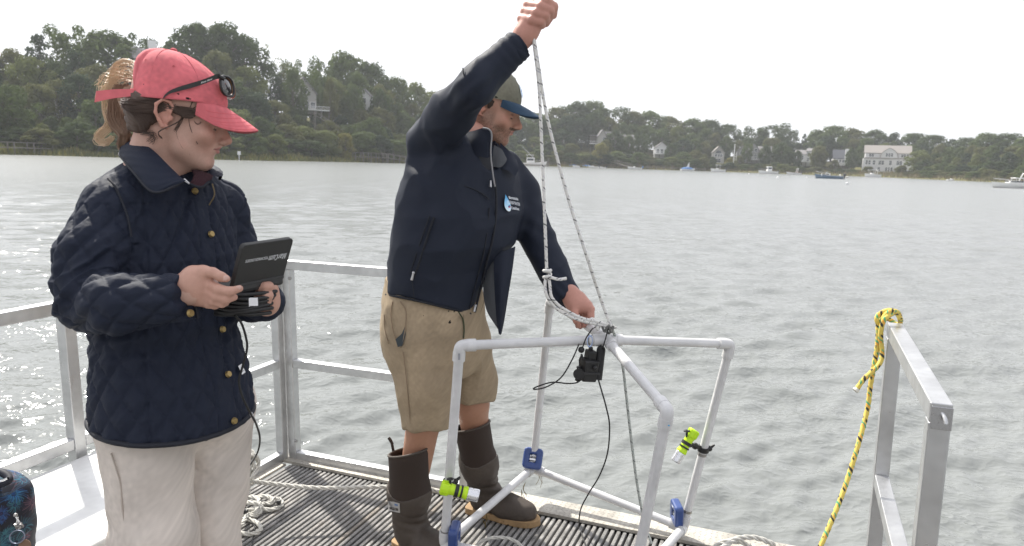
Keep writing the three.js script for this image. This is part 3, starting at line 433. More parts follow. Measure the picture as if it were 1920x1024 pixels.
{
  const r = RNG(77), sky = spots.slice();
  const skyTop = px => curveY(sky.map(s => [s.px, s.top]), px);
  const water = px => HAZ + (px - 960) * 0.032 + F * EYE / curveY(SHORE, px);
  const rows = [[0.22, 42, 0.85, 'upper'], [0.42, 28, 0.85, 'middle'], [0.60, 15, 0.8, 'lower'], [0.76, 6, 0.8, 'front']];
  for (const [f, back, ws, row] of rows) {
    let px = -90 + r() * 30;
    while (px < 2060) {
      const a = skyTop(px), b = water(px), hgt = b - a, top = a + hgt * (f + (r() - 0.5) * 0.13), w = clamp(hgt * (0.38 + 0.18 * r()), 28, 100) * ws * (row === 'front' ? 0.9 : 1);
      const hid = HIDE.some(q => back < q[4] && px + w * 0.45 > q[0] && px - w * 0.45 < q[2] && top < q[3]);
      const tone = ['dark', 'mid', 'olive', 'mid', 'light', 'dark', 'olive', 'pine'][Math.floor(r() * 8)], kind = row === 'front' ? 'shrub' : r() < 0.16 ? 'pine' : r() < 0.3 ? 'shrub' : 'oak';
      if (!hid) put(kind, px, back + (r() - 0.5) * 6, top, w, kind === 'pine' ? 'pine' : row === 'front' && r() < 0.25 ? 'light' : tone, row);
      else { const q = HIDE.find(q => back < q[4] && px + w * 0.45 > q[0] && px - w * 0.45 < q[2] && top < q[3]); const nt = q[3] + 3 + r() * 6; if (nt < b - 9) put('shrub', px, back, nt, Math.min(w, 40), tone, row); }
      px += w * (0.42 + 0.24 * r());
    }
  }
  put('oak', 552, 33, 132, 52, 'mid', 'upper'); put('tall', 584, 36, 134, 44, 'mid', 'upper'); put('oak', 620, 30, 150, 34, 'olive', 'middle'); put('oak', 664, 32, 160, 44, 'mid', 'middle'); put('oak', 712, 32, 168, 46, 'dark', 'middle'); put('shrub', 560, 30, 205, 46, 'dark', 'middle'); put('shrub', 604, 28, 222, 40, 'olive', 'middle'); put('oak', 1152, 28, 244, 40, 'dark', 'lower'); put('oak', 1176, 24, 254, 30, 'mid', 'lower'); put('oak', 1134, 22, 262, 26, 'olive', 'lower'); put('tall', 1200, 22, 250, 36, 'dark', 'lower'); put('tall', 1400, 20, 268, 22, 'mid', 'lower'); put('oak', 1434, 18, 272, 26, 'dark', 'lower'); put('shrub', 1386, 16, 292, 20, 'olive', 'front'); put('oak', 1526, 18, 276, 24, 'olive', 'lower'); put('oak', 1494, 18, 282, 20, 'dark', 'lower'); put('shrub', 1564, 16, 300, 20, 'olive', 'front'); put('oak', 1594, 20, 278, 26, 'dark', 'lower'); put('shrub', 1336, 16, 294, 16, 'dark', 'front'); put('oak', 1256, 22, 270, 24, 'dark', 'lower'); put('shrub', 1628, 14, 312, 22, 'olive', 'front'); put('shrub', 1690, 14, 310, 24, 'olive', 'front'); put('shrub', 648, 4, 250, 34, 'gold', 'front'); put('shrub', 80, 5, 232, 34, 'light', 'front'); put('shrub', 1126, 5, 268, 36, 'gold', 'front'); put('shrub', 1366, 8, 296, 18, 'gold', 'front'); put('oak', 1535, 18, 274, 34, 'olive', 'lower'); put('oak', 1462, 18, 268, 44, 'dark', 'lower'); put('oak', 1722, 18, 282, 56, 'light', 'lower'); put('oak', 25, 14, 162, 100, 'mid', 'lower'); put('oak', 700, 10, 222, 60, 'mid', 'front');
}
{
  const zones = [[40, 'at the left edge of the picture'], [180, 'on the left hill left of the woman'], [270, 'behind the woman\'s ponytail'], [420, 'behind the red cap'], [500, 'just right of the red cap brim'], [600, 'round the white deck house'], [700, 'right of the white deck house'], [830, 'left of the man\'s raised arm'], [960, 'partly hidden by the man'], [1040, 'between the two hauling ropes'], [1110, 'left of the long pale house'], [1210, 'about the long pale house'], [1290, 'right of the long pale house'], [1370, 'by the small arched window house'], [1450, 'about the big grey gabled house'], [1540, 'by the half hidden white house'], [1610, 'left of the large white house'], [1710, 'behind or beside the large white house'], [1800, 'right of the large white house'], [1880, 'above the right hand marsh'], [9999, 'at the right edge of the picture']];
  const ROWN = { skyline: 'on the skyline', upper: 'just below the skyline', middle: 'halfway up the slope', lower: 'low on the slope', front: 'at the water\'s edge' }, TONE = { dark: 'dark green', mid: 'green', light: 'pale green', olive: 'olive green', pine: 'blackish green', gold: 'yellowish' };
  const KW = { oak: 'round tree', tall: 'open tree', pine: 'pine', shrub: 'bush', bare: 'thin tree' }, ORD = ['', 'second ', 'third ', 'fourth ', 'fifth ', 'sixth ', 'seventh ', 'eighth '], seen = {};
  for (let i = spots.length - 1; i >= 0; i--) if (spots[i].px > 838 && spots[i].px < 915) spots.splice(i, 1);   // nothing of these shows
  spots.sort((a, b) => a.px - b.px);
  spots.forEach((s, i) => {
    const z = zones.find(q => s.px < q[0])[1], key = [s.tone, s.kind, s.row, z].join(), n = seen[key] = (seen[key] ?? -1) + 1;
    tree(s.kind, s.px, s.back, s.top, s.w, s.tone, `${ORD[n]}${TONE[s.tone]} ${KW[s.kind]} ${ROWN[s.row]}, ${z}`.replace('left hill left of the woman', 'hill left of the woman'), s.kind === 'shrub' ? 'bushes on the far shore' : 'trees on the far shore', i + 1);
  });
}
{ // the wood goes on behind the man and past both edges of the picture: one mass
  const r = RNG(55), list = []; for (const [x0, x1, st] of [[-640, -100, 34], [842, 912, 30], [2075, 2500, 40]]) for (let x = x0; x < x1; x += st) for (const [b, k] of [[56, 1], [34, 0.72], [16, 0.5], [6, 0.28]]) list.push([x + (r() - 0.5) * 20, b + (r() - 0.5) * 6, (13 + 4 * r()) * (k < 0.4 ? 0.35 : 0.8 + 0.2 * k), (9 + 4 * r()) * (k < 0.4 ? 0.55 : 1)]);
  const m = new THREE.InstancedMesh(KINDS.oak[1], LEAF.mid, list.length), o = new THREE.Object3D(); list.forEach(([x, b, h, w], i) => { o.position.copy(shoreAt(x, b)); o.scale.set(w, h, w); o.rotation.y = r() * 6.28; o.updateMatrix(); m.setMatrixAt(i, o.matrix); });
  m.name = 'wood'; tag(m, 'green wood running on along the far shore behind the man', 'wood'); m.userData.kind = 'stuff'; m.castShadow = m.receiveShadow = true; scene.add(m);
}
// ---- boats, buoys and posts near the far shore (local: bow along +x, y up, waterline at 0)
const BM = { white: mat({ c: [0.78, 0.78, 0.77], roughness: 0.35 }), cream: mat({ c: [0.70, 0.68, 0.62], roughness: 0.5 }), navy: mat({ c: [0.11, 0.18, 0.27], roughness: 0.3 }), blue: mat({ c: [0.10, 0.22, 0.46], roughness: 0.8 }), red: mat({ c: [0.42, 0.07, 0.05], roughness: 0.5 }), dark: mat({ c: [0.03, 0.03, 0.035], roughness: 0.4 }), glass: mat({ c: [0.04, 0.05, 0.06], roughness: 0.1 }), steel: mat({ c: [0.6, 0.6, 0.6], metalness: 0.9, roughness: 0.3 }), seat: mat({ c: [0.45, 0.28, 0.16], roughness: 0.8 }) };
function hullGeo(L, B, hb, hs) {                 // bow height hb, stern height hs
  const n = 18, m = 10, pos = [], idx = [];
  for (let i = 0; i <= n; i++) { const t = i / n, x = (t - 0.5) * L, w = B / 2 * Math.pow(1 - Math.pow(t, 3.2), 0.6) * (0.92 + 0.08 * t), top = lerp(hs, hb, t * t), kl = -0.3 + 0.35 * Math.pow(t, 4);
    for (let k = 0; k <= m; k++) { const a = k / m * 2 - 1, s = Math.abs(a), y = s < 0.55 ? lerp(kl, kl + 0.22, s / 0.55) : lerp(kl + 0.22, top, (s - 0.55) / 0.45), f = s < 0.55 ? s / 0.55 * 0.82 : lerp(0.82, 1.05, (s - 0.55) / 0.45); pos.push(x + (t > 0.9 ? (s > 0.55 ? (s - 0.55) * 0.10 * L * (t - 0.9) * 10 : 0) : 0), y, Math.sign(a) * f * w); } }
  for (let i = 0; i < n; i++) for (let k = 0; k < m; k++) { const a = i * (m + 1) + k; idx.push(a, a + 1, a + m + 1, a + 1, a + m + 2, a + m + 1); }
  for (let k = 1; k < m; k++) idx.push(0, k + 1, k);
  const g = new THREE.BufferGeometry(); g.setAttribute('position', new THREE.Float32BufferAttribute(pos, 3)); g.setIndex(idx); g.computeVertexNormals(); return g;
}
function deckGeo(L, B, hb, hs, drop) { const n = 18, pos = [], idx = []; for (let i = 0; i <= n; i++) { const t = i / n, w = B / 2 * Math.pow(1 - Math.pow(t, 3.2), 0.6) * 1.03, y = lerp(hs, hb, t * t) - (t > 0.55 ? 0.02 : drop); for (const s of [-1, 1]) pos.push((t - 0.5) * L, y, s * w); } for (let i = 0; i < n; i++) idx.push(2 * i, 2 * i + 1, 2 * i + 2, 2 * i + 1, 2 * i + 3, 2 * i + 2); const g = new THREE.BufferGeometry(); g.setAttribute('position', new THREE.Float32BufferAttribute(pos, 3)); g.setIndex(idx); g.computeVertexNormals(); return g; }
function boat(label, px, d, L, heading, o, group = 'boats moored along the far shore') {
  const p = flatRay(px).multiplyScalar(d); p.y = 0; const t = thing('boat', label, 'boat', p, group, false); BASE.set(t, V(0, 0, 0)); t.rotation.y = heading;
  const B = o.B ?? L * 0.36, hb = o.hb ?? L * 0.17, hs = o.hs ?? L * 0.11, P = (n, g, m) => part(t, n, g, m);
  const hl = P('hull', hullGeo(L, B, hb, hs), o.hull ?? BM.white); part(hl, 'inner_deck', deckGeo(L, B, hb, hs, 0.35), BM.cream);
  if (o.stripe) P('gunwale', (() => { const g = hullGeo(L * 1.005, B * 1.02, hb + 0.03, hs + 0.03); const q = g.attributes.position; for (let i = 0; i < q.count; i++) { const tt = q.getX(i) / L + 0.5, top = lerp(hs, hb, clamp(tt) ** 2) + 0.03; q.setY(i, Math.max(q.getY(i), top - 0.16)); } return g; })(), o.stripe);
  if (o.cabin) { const [x, w, h, l] = o.cabin; const g = new RoundedBoxGeometry(l, h, w, 2, 0.15); g.translate(x, hs + h / 2 - 0.1, 0); P('cabin', g, BM.white); P('cabin_window', merge([bx(l * 0.8, h * 0.36, w + 0.02, x, hs + h * 0.62, 0), bx(l + 0.02, h * 0.36, w * 0.8, x, hs + h * 0.62, 0)]), BM.glass); }
  if (o.screen) { const g = new RoundedBoxGeometry(L * 0.12, L * 0.085, B * 0.7, 2, 0.06); g.translate(L * 0.05, hs + L * 0.05, 0); P('console', g, BM.white); const s = bx(0.05, L * 0.07, B * 0.62, 0, 0, 0); s.rotateZ(0.5); s.translate(L * 0.10, hs + L * 0.12, 0); P('windscreen', s, BM.glass); }
  if (o.top) { const [x, y, l] = o.top; const g = new RoundedBoxGeometry(l, 0.12, B * 0.75, 2, 0.05); g.translate(x, y, 0); P('hard_top', g, BM.white); for (const a of [-1, 1]) for (const b of [-1, 1]) P('top_support', rod(V(x + a * l * 0.4, hs - 0.1, b * B * 0.32), V(x + a * l * 0.36, y, b * B * 0.33), 0.05, 0.05, 6), BM.steel); }
  if (o.motor) { for (const s of o.motor > 1 ? [-0.35, 0.35] : [0]) { const g = new RoundedBoxGeometry(0.55, 0.75, 0.42, 3, 0.14); g.rotateZ(0.25); g.translate(-L / 2 - 0.3, hs + 0.25, s); const q = P('outboard_motor', g, o.motorMat ?? BM.dark); part(q, 'motor_leg', bx(0.18, 1.0, 0.16, -L / 2 - 0.36, hs - 0.4, s), BM.dark); } }
  if (o.rails) { const pts = []; for (let i = 0; i <= 8; i++) { const tt = 0.55 + 0.45 * i / 8; pts.push(V((tt - 0.5) * L, lerp(hs, hb, tt * tt) + 0.55, B / 2 * Math.pow(Math.max(0.02, 1 - Math.pow(tt, 3.2)), 0.6))); } for (const s of [1, -1]) P('bow_rail', tube(pts.map(q => V(q.x, q.y, q.z * s)), 0.035, 24, 5), BM.steel); }
  if (o.cover) { const g = new THREE.SphereGeometry(1, 18, 10, 0, Math.PI * 2, 0, Math.PI / 2); g.scale(L * 0.46, o.cover, B * 0.5); g.translate(-L * 0.03, hs - 0.02, 0); P('cover', g, BM.blue); }
  if (o.outriggers) for (const s of [-1, 1]) P('outrigger', rod(V(0.2, hs + 2.2, s * B * 0.3), V(-4.4, hs + 6.6, s * B * 0.75 + (s > 0 ? 0.6 : 0)), 0.06, 0.03, 5), BM.steel);
  if (o.sail) { const g = new THREE.BufferGeometry(); g.setAttribute('position', new THREE.Float32BufferAttribute([0, 0.6, 0, -1.3, 0.8, 0.12, -0.2, 3.0, 0.05, 0, 0.6, 0.03, -1.3, 0.8, 0.15, -0.2, 3.0, 0.08], 3)); g.setIndex([0, 1, 2, 3, 5, 4]); g.computeVertexNormals(); g.translate(L * 0.1, hs - 0.2, 0); P('sail', g, BM.white); P('mast', rod(V(L * 0.1, hs - 0.3, 0), V(L * 0.1, hs + 3.0, 0), 0.06, 0.04, 6), BM.steel); }
  if (o.arch) { for (const s of [-1, 1]) P('arch', tube([V(-L * 0.2, hs, s * B * 0.42), V(-L * 0.24, hs + 1.1, s * B * 0.38), V(-L * 0.27, hs + 1.7, s * B * 0.3)], 0.09, 12, 6), BM.white); P('arch_top', bx(0.35, 0.12, B * 0.6, -L * 0.27, hs + 1.72, 0), BM.white); }
  return t;
}
boat('white sport fishing boat with tilted outriggers at the float beside the man', 998, 279, 10.5, -0.1, { B: 3.4, hb: 1.9, hs: 1.1, cabin: [-0.6, 2.6, 2.2, 3.0], top: [-0.9, 4.2, 3.0], outriggers: 1, rails: 1 });
boat('upturned pale blue dinghy on the bank right of the hauling ropes', 1075, curveY(SHORE, 1075) + 3, 3.4, 0.1, { hb: 0.8, hs: 0.6, cover: 0.5 });
boat('small white skiff at the waterline below the blue dinghy', 1081, curveY(SHORE, 1081) - 3, 2.9, Math.PI, { hb: 0.8, hs: 0.6 });
boat('blue covered boat on the bank behind a white runabout', 1101, curveY(SHORE, 1101) + 3, 4.2, 0, { cover: 0.6 });
boat('white runabout with its bow raised, left one of two', 1113, curveY(SHORE, 1113) - 5, 4.2, Math.PI - 0.3, { screen: 1, motor: 1 });
boat('white open boat with a dark motor, right one of two', 1129, curveY(SHORE, 1129) - 4, 3.6, 2.6, { motor: 1 });
boat('white centre console boat with blue motor cover beside the gangway', 1191, curveY(SHORE, 1191) - 8, 5.6, Math.PI, { screen: 1, motor: 1, motorMat: BM.blue });
boat('small boat with a white sail and a blue cover by the dock posts', 1290, curveY(SHORE, 1290) - 8, 5.6, 0.05, { sail: 1, cover: 0.9 });
boat('white cruiser with a hard top moored below the arched window house', 1347, curveY(SHORE, 1347) - 10, 5.6, Math.PI, { hb: 1.3, hs: 0.9, top: [0, 2.7, 1.9], screen: 1, motor: 2 });
boat('white cabin boat with a pilot house below the big grey gabled house', 1441, curveY(SHORE, 1441) - 14, 7.2, Math.PI, { cabin: [-0.3, 1.9, 1.9, 1.7], motor: 1, rails: 1, hb: 1.2, hs: 0.9 });
boat('small red and white boat with two masts at the tan marsh', 1489, curveY(SHORE, 1489) - 12, 5.4, Math.PI, { stripe: BM.red, arch: 1, motor: 1 });
boat('navy hulled powerboat with white deck riding before the right marsh', 1556, 170, 6.0, Math.PI - 0.25, { hull: BM.navy, stripe: BM.white, cabin: [0.9, 1.5, 0.55, 2.0], screen: 1, motor: 1, rails: 1 });
boat('small cream dinghy just behind the navy hulled powerboat', 1585, 205, 2.6, 0.3, { hull: BM.cream, motor: 1, motorMat: BM.cream });
boat('white fly bridge boat moored under the large white house', 1637, curveY(SHORE, 1637) - 14, 5.6, Math.PI, { top: [0.4, 2.6, 2.6], arch: 1, hb: 1.3, hs: 1.0, screen: 1 });
boat('little white boat with tan seats against the dark trees at the right', 1784, curveY(SHORE, 1784) - 5, 2.6, 0.2, { screen: 1 });
boat('large white express cruiser cut off by the right edge of the picture', 1902, 118, 6.2, Math.PI - 0.12, { B: 2.2, hb: 0.95, hs: 0.7, cabin: [-0.2, 1.5, 0.6, 2.4], top: [-0.6, 1.65, 1.5], arch: 1, motor: 1, rails: 1 });
function buoy(label, px, d, r, m2) { const p = flatRay(px).multiplyScalar(d); p.y = 0; const t = thing('buoy', label, 'buoy', p, 'mooring buoys on the water', false); const g = new THREE.SphereGeometry(r, 18, 12); g.translate(p.x, r * 0.45, p.z); part(t, 'float', g, BM.white); const b = new THREE.CylinderGeometry(r * 1.01, r * 0.99, r * 0.28, 18, 1, true); b.translate(p.x, r * 0.45, p.z); part(t, 'band', b, m2); const e = new THREE.TorusGeometry(r * 0.3, r * 0.07, 6, 12); e.translate(p.x, r * 1.6, p.z); part(t, 'ring', e, BM.steel); }
buoy('white mooring buoy below the white cabin boat', 1460, 148, 0.24, BM.white);
buoy('white mooring buoy with a blue band below the navy powerboat', 1591, 104, 0.22, BM.navy);
buoy('tiny white buoy left of the white pilot house boat', 1405, 230, 0.2, BM.white);
buoy('white mooring buoy left of the navy powerboat', 1514, 170, 0.16, BM.white);
{ const p = shoreAt(448, -0.5, 0.2); single('marker_post', 'small white marker post in the marsh grass under the red cap brim', 'post', merge([rod(p.clone().add(V(0, -0.4, 0)), p.clone().add(V(0, 1.2, 0)), 0.09, 0.09, 8), (() => { const g = new THREE.BoxGeometry(0.7, 0.8, 0.12); g.translate(p.x, p.y + 1.4, p.z); return g; })()]), HM.trim, p, null, false); }
// ---------------------------------------------------------------- the boat's deck, guard rails and bench (coordinates over the deck)
const YAW = 0.3756;
const DU = V(Math.cos(YAW), 0, Math.sin(YAW)), DV = V(Math.sin(YAW), 0, -Math.cos(YAW)), UP = V(0, 1, 0);
const CORNER = V(-1.0333, 0, -3.1728);
const dk = (u, y, v) => CORNER.clone().addScaledVector(DU, u).addScaledVector(DV, v).add(V(0, y, 0));
const brushTex = noiseTex(256, (u, v) => 0.62 + 0.22 * wrapNoise(u * 0.999, v, 40, 3) + 0.18 * wrapNoise(u, v, 9, 5) + 0.10 * (RNG(((v * 256) | 0) * 7 + 3)() - 0.5), 1);
brushTex.repeat.set(3, 3);
const dirtTex = noiseTex(256, (u, v) => { const a = 0.93 + 0.09 * wrapNoise(u, v, 5, 9) + 0.06 * wrapNoise(u, v, 22, 2); return [a, a, a * 0.995]; }, 2, true);
MAT.alu = mat({ c: [0.66, 0.665, 0.675], metalness: 0.82, roughness: 0.62, roughnessMap: brushTex, map: dirtTex });
MAT.aluDark = mat({ c: [0.45, 0.45, 0.46], metalness: 0.85, roughness: 0.5, roughnessMap: brushTex });
MAT.bolt = mat({ c: [0.35, 0.34, 0.33], metalness: 0.9, roughness: 0.4 });

{ // deck: an aluminium pan under a grating of boards that run fore and aft
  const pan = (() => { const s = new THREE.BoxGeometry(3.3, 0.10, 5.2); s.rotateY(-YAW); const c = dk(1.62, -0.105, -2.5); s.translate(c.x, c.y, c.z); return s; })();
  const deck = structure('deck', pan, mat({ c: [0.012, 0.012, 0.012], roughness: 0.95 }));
  const boardTex = noiseTex(512, (u, v) => { const a = 0.80 + 0.30 * wrapNoise(u, v, 7, 1) + 0.22 * wrapNoise(u, v, 60, 2) + 0.25 * wrapNoise(u, v, 150, 4); const w = smooth(0.25, 0.6, wrapNoise(u, v, 4, 8)); return [clamp(a + 0.03 * w), clamp(a), clamp(a - 0.04 * w)]; }, 1, true);
  const boardBump = noiseTex(512, (u, v) => 0.5 + 0.3 * wrapNoise(u, v, 120, 4) + 0.25 * wrapNoise(u, v, 45, 6), 1);
  const tones = [[0.38, 0.37, 0.355], [0.33, 0.325, 0.315], [0.41, 0.395, 0.375], [0.39, 0.355, 0.31], [0.29, 0.285, 0.28]];
  const mats = tones.map((c, i) => { const t = boardTex.clone(); t.repeat.set(2.4, 2.4); t.offset.set(i * 0.23, i * 0.37); return mat({ c, roughness: 0.85, map: t, bumpMap: boardBump, bumpScale: 0.0012 }); });
  const r = RNG(5), L = 4.2, geos = [0, 1, 2].map(k => { const g = new RoundedBoxGeometry(0.0140, 0.030, L, 2, 0.003); g.translate(0, 0, L / 2); boxUV(g); const p = g.attributes.uv; for (let i = 0; i < p.count; i++) p.setXY(i, p.getX(i) + k * 0.31, p.getY(i) + k * 0.17); return g; });
  const b0 = BASE.get(deck), n = 128;
  for (let i = 0; i < n; i++) {
    const m = new THREE.Mesh(geos[i % 3], mats[Math.floor(r() * r() * 5)]); m.name = i ? 'board_' + String(i).padStart(3, '0') : 'board'; m.castShadow = m.receiveShadow = true;
    m.position.copy(dk(0.052 + i * 0.0235, -0.014 + (r() - 0.5) * 0.0012, -0.045)); m.rotation.y = -YAW + (r() - 0.5) * 0.0009; deck.add(m);
  }
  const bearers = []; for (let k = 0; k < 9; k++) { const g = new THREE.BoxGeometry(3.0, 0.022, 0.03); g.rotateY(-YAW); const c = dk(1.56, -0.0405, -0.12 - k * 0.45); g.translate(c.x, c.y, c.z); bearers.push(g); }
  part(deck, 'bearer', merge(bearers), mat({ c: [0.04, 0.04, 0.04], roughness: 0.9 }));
  // chequer plate along the far edge and the angle along the left one
  const plateTex = noiseTex(512, (u, v) => { const c = 12, x = u * c, y = v * c, i = Math.floor(x), j = Math.floor(y); let fx = x - i - 0.5, fy = y - j - 0.5; const s = (i + j) % 2 ? 1 : -1; const a = (fx * 0.7071 + s * fy * 0.7071) / 0.42, b = (-s * fx * 0.7071 + fy * 0.7071) / 0.14; const d = a * a + b * b; return clamp(1 - d) * 0.8 + 0.06 * wrapNoise(u, v, 30, 1); }, 1);
  plateTex.repeat.set(4.2, 4.2);
  const plateTone = noiseTex(256, (u, v) => { const a = 0.86 + 0.16 * wrapNoise(u, v, 6, 11) + 0.12 * wrapNoise(u, v, 30, 12); return [clamp(a), clamp(a - 0.01), clamp(a - 0.03)]; }, 1, true); plateTone.repeat.set(1.6, 1.6);
  const mPlate = mat({ c: [0.62, 0.60, 0.56], metalness: 0.35, roughness: 0.55, bumpMap: plateTex, bumpScale: 0.0035, map: plateTone });
  const plate = new THREE.BoxGeometry(3.3, 0.012, 0.118, 60, 1, 3); boxUV(plate); plate.rotateY(-YAW); let c = dk(1.62, 0.004, 0.026); plate.translate(c.x, c.y, c.z);
  part(deck, 'edge_plate', plate, mPlate, 'pale chequered metal plate along the outer edge of the deck');
  const side = new THREE.BoxGeometry(0.075, 0.012, 4.6); boxUV(side); side.rotateY(-YAW); c = dk(-0.002, 0.004, -2.36); side.translate(c.x, c.y, c.z);
  part(deck, 'edge_plate', side, mPlate);
  const skirt = new THREE.BoxGeometry(3.3, 0.22, 0.012); boxUV(skirt); skirt.rotateY(-YAW); c = dk(1.62, -0.115, 0.094); skirt.translate(c.x, c.y, c.z);
  part(deck, 'side_skirt', skirt, MAT.alu);
  const pont = []; for (const u of [0.35, 2.75]) { const g = new THREE.CapsuleGeometry(0.30, 4.4, 8, 24); g.rotateX(Math.PI / 2); g.rotateY(-YAW); const q = dk(u, -0.46, -2.4); g.translate(q.x, q.y, q.z); pont.push(g); }
  for (const g of pont) part(deck, 'pontoon', g, MAT.alu);
}

const RT = 0.040, H = 0.938, MID = 0.483;        // rail tube, top of rail, top of middle rail
const weld = (p, d) => { const g = new THREE.TorusGeometry(RT * 0.52, 0.004, 6, 4); g.rotateZ(Math.PI / 4); g.applyMatrix4(frameOf(d).multiply(new THREE.Matrix4().makeRotationX(Math.PI / 2))); g.translate(p.x, p.y, p.z); return g; };
function railing(label, P, dir, out, L, posts, o = {}) {  // P: foot of the inner top edge; dir along it; out: away from the deck
  const t = thing('guard_rail', label, 'railing', P.clone());
  const at = (s, y, off = 0) => P.clone().addScaledVector(dir, s).addScaledVector(out, RT / 2 + off).add(V(0, y, 0));
  part(t, 'top_rail', boxUV(bar(at(o.s0 ?? 0, H - RT / 2), at(L, H - RT / 2), RT, RT, out)), MAT.alu);
  posts.forEach((s, k) => part(t, 'post', boxUV(bar(at(s, o.foot ?? 0), at(s, H - RT - 0.001), RT, RT, out)), MAT.alu));
  for (const [name, y] of [['middle_rail', MID], ['bottom_rail', 0.042]]) if (!(o.skip === name)) for (let k = 0; k + 1 < posts.length; k++) {
    const a = posts[k] + Math.sign(posts[k + 1] - posts[k]) * (RT / 2 + 0.001), b = posts[k + 1] - Math.sign(posts[k + 1] - posts[k]) * (RT / 2 + 0.001);
    const h = name === 'bottom_rail' ? 0.044 : RT - 0.003;
    part(t, name, boxUV(bar(at(a, y - h / 2), at(b, y - h / 2), RT - 0.002, h, out)), MAT.alu);
    part(t, 'weld', merge([weld(at(a, y - h / 2), dir), weld(at(b, y - h / 2), dir)]), MAT.aluDark);
  }
  return { t, at };
}
{ // left side and far end meet at the corner with a post each
  const left = railing('long aluminium guard rail on the left behind the woman and the white bench', CORNER.clone().addScaledVector(DV, 0.0), DV, DU.clone().negate(), -3.4, [-0.012, -0.99 - 0.02, -2.1, -3.38], { s0: 0.028 });
  const far = railing('short aluminium guard rail across the far end, between the corner and the man', CORNER.clone().addScaledVector(DU, 0.002), DU, DV, 0.92, [0.022, 0.90], { s0: 0.002 });
  for (const y of [0.10, 0.86]) { const p = far.at(0.022, y, -RT / 2 - 0.004).addScaledVector(DU, 0.021); part(far.t, 'bolt', rod(p.clone(), p.clone().addScaledVector(DU, 0.012), 0.007, 0.007, 6), MAT.bolt); }
  const pl = new RoundedBoxGeometry(0.05, 0.004, 0.05, 1, 0.001);
  // right hand rail by the boarding gap, with a welded eye at its near end
  const R = V(1.049, 0, -1.9287);
  const right = railing('short aluminium guard rail at the right, yellow rope knotted on its far end', R, DV, DU, -0.6213 - 0.0, [-0.6213 + RT / 2, 0.1007 + RT / 2], { s0: 0.1007 + RT, foot: 0 });
  const nearP = R.clone().addScaledVector(DV, -0.6213 - 0.001).addScaledVector(DU, RT * 0.55).add(V(0, H - 0.034, 0));
  const eye = new THREE.TorusGeometry(0.0125, 0.0042, 10, 24, Math.PI * 1.25); eye.scale(1, 1.35, 1); eye.rotateZ(-0.9); eye.rotateY(Math.PI / 2); eye.rotateY(-YAW + Math.PI / 2 * 0); eye.rotateY(0.35);
  eye.translate(nearP.x, nearP.y, nearP.z); part(right.t, 'welded_eye', eye, MAT.alu);
  const pad = new RoundedBoxGeometry(RT - 0.003, 0.046, 0.003, 2, 0.001); pad.rotateY(-YAW); pad.translate(nearP.x, nearP.y + 0.004, nearP.z); part(right.t, 'weld_patch', pad, MAT.aluDark, 'darkened burnt patch of weld round the eye');
}
{ // white bench along the left side
  const b = thing('bench', 'white box bench along the left guard rail, striped with rail shadows', 'bench', dk(0.22, 0, -1.9));
  const white = mat({ c: [0.80, 0.80, 0.79], roughness: 0.35, clearcoat: 0.3, clearcoatRoughness: 0.3, map: dirtTex });
  const box = (w, h, l, u, y, v, r) => { const g = new RoundedBoxGeometry(w, h, l, 4, r); boxUV(g); g.rotateY(-YAW); const c = dk(u, y, v); g.translate(c.x, c.y, c.z); return g; };
  part(b, 'body', box(0.47, 0.385, 2.20, 0.265, 0.1965, -1.98, 0.012), white);
  part(b, 'lid', box(0.52, 0.034, 2.26, 0.275, 0.4085, -1.98, 0.012), white);
  for (const v of [-1.4, -2.5]) part(b, 'hinge', box(0.012, 0.05, 0.09, 0.022, 0.385, v, 0.003), MAT.aluDark);
}
// ---------------------------------------------------------------- the pipe frame and what hangs on it
const FD = {}; { // its corners: where the photograph shows them, at the depths of one square rigid frame 0.66 m wide
  const six = { A: [-0.136, 0.885, -1.964], A_: [-0.206, 0.226, -2.039], B: [0.676, 0.826, -2.204], B_: [0.605, 0.166, -2.278], C: [0.385, 0.798, -1.68], C_: [0.315, 0.138, -1.754], D: [0.155, 0.913, -2.488], D_: [0.084, 0.254, -2.563], T: [0.27, 0.856, -2.084] };
  const at = { A: [862, 648], B: [1370, 645], C: [1252, 770], D: [1032, 563], T: [1138, 637], A_: [833, 1020], D_: [999, 878], B_: [1281, 990] };
  for (const k in six) { const p = V(...six[k]).sub(EB).multiplyScalar(1.1).add(EB); FD[k] = at[k] ? pt(at[k][0], at[k][1], depthOf(p)) : pt(1186, 1098, depthOf(p)); }
}
MAT.pvc = mat({ c: [0.74, 0.74, 0.75], roughness: 0.38, map: dirtTex, specularIntensity: 0.7 });
MAT.black = mat({ c: [0.014, 0.014, 0.015], roughness: 0.45 }); MAT.cable = mat({ c: [0.012, 0.012, 0.013], roughness: 0.55 }); MAT.chrome = mat({ c: [0.7, 0.7, 0.7], metalness: 1, roughness: 0.22 });
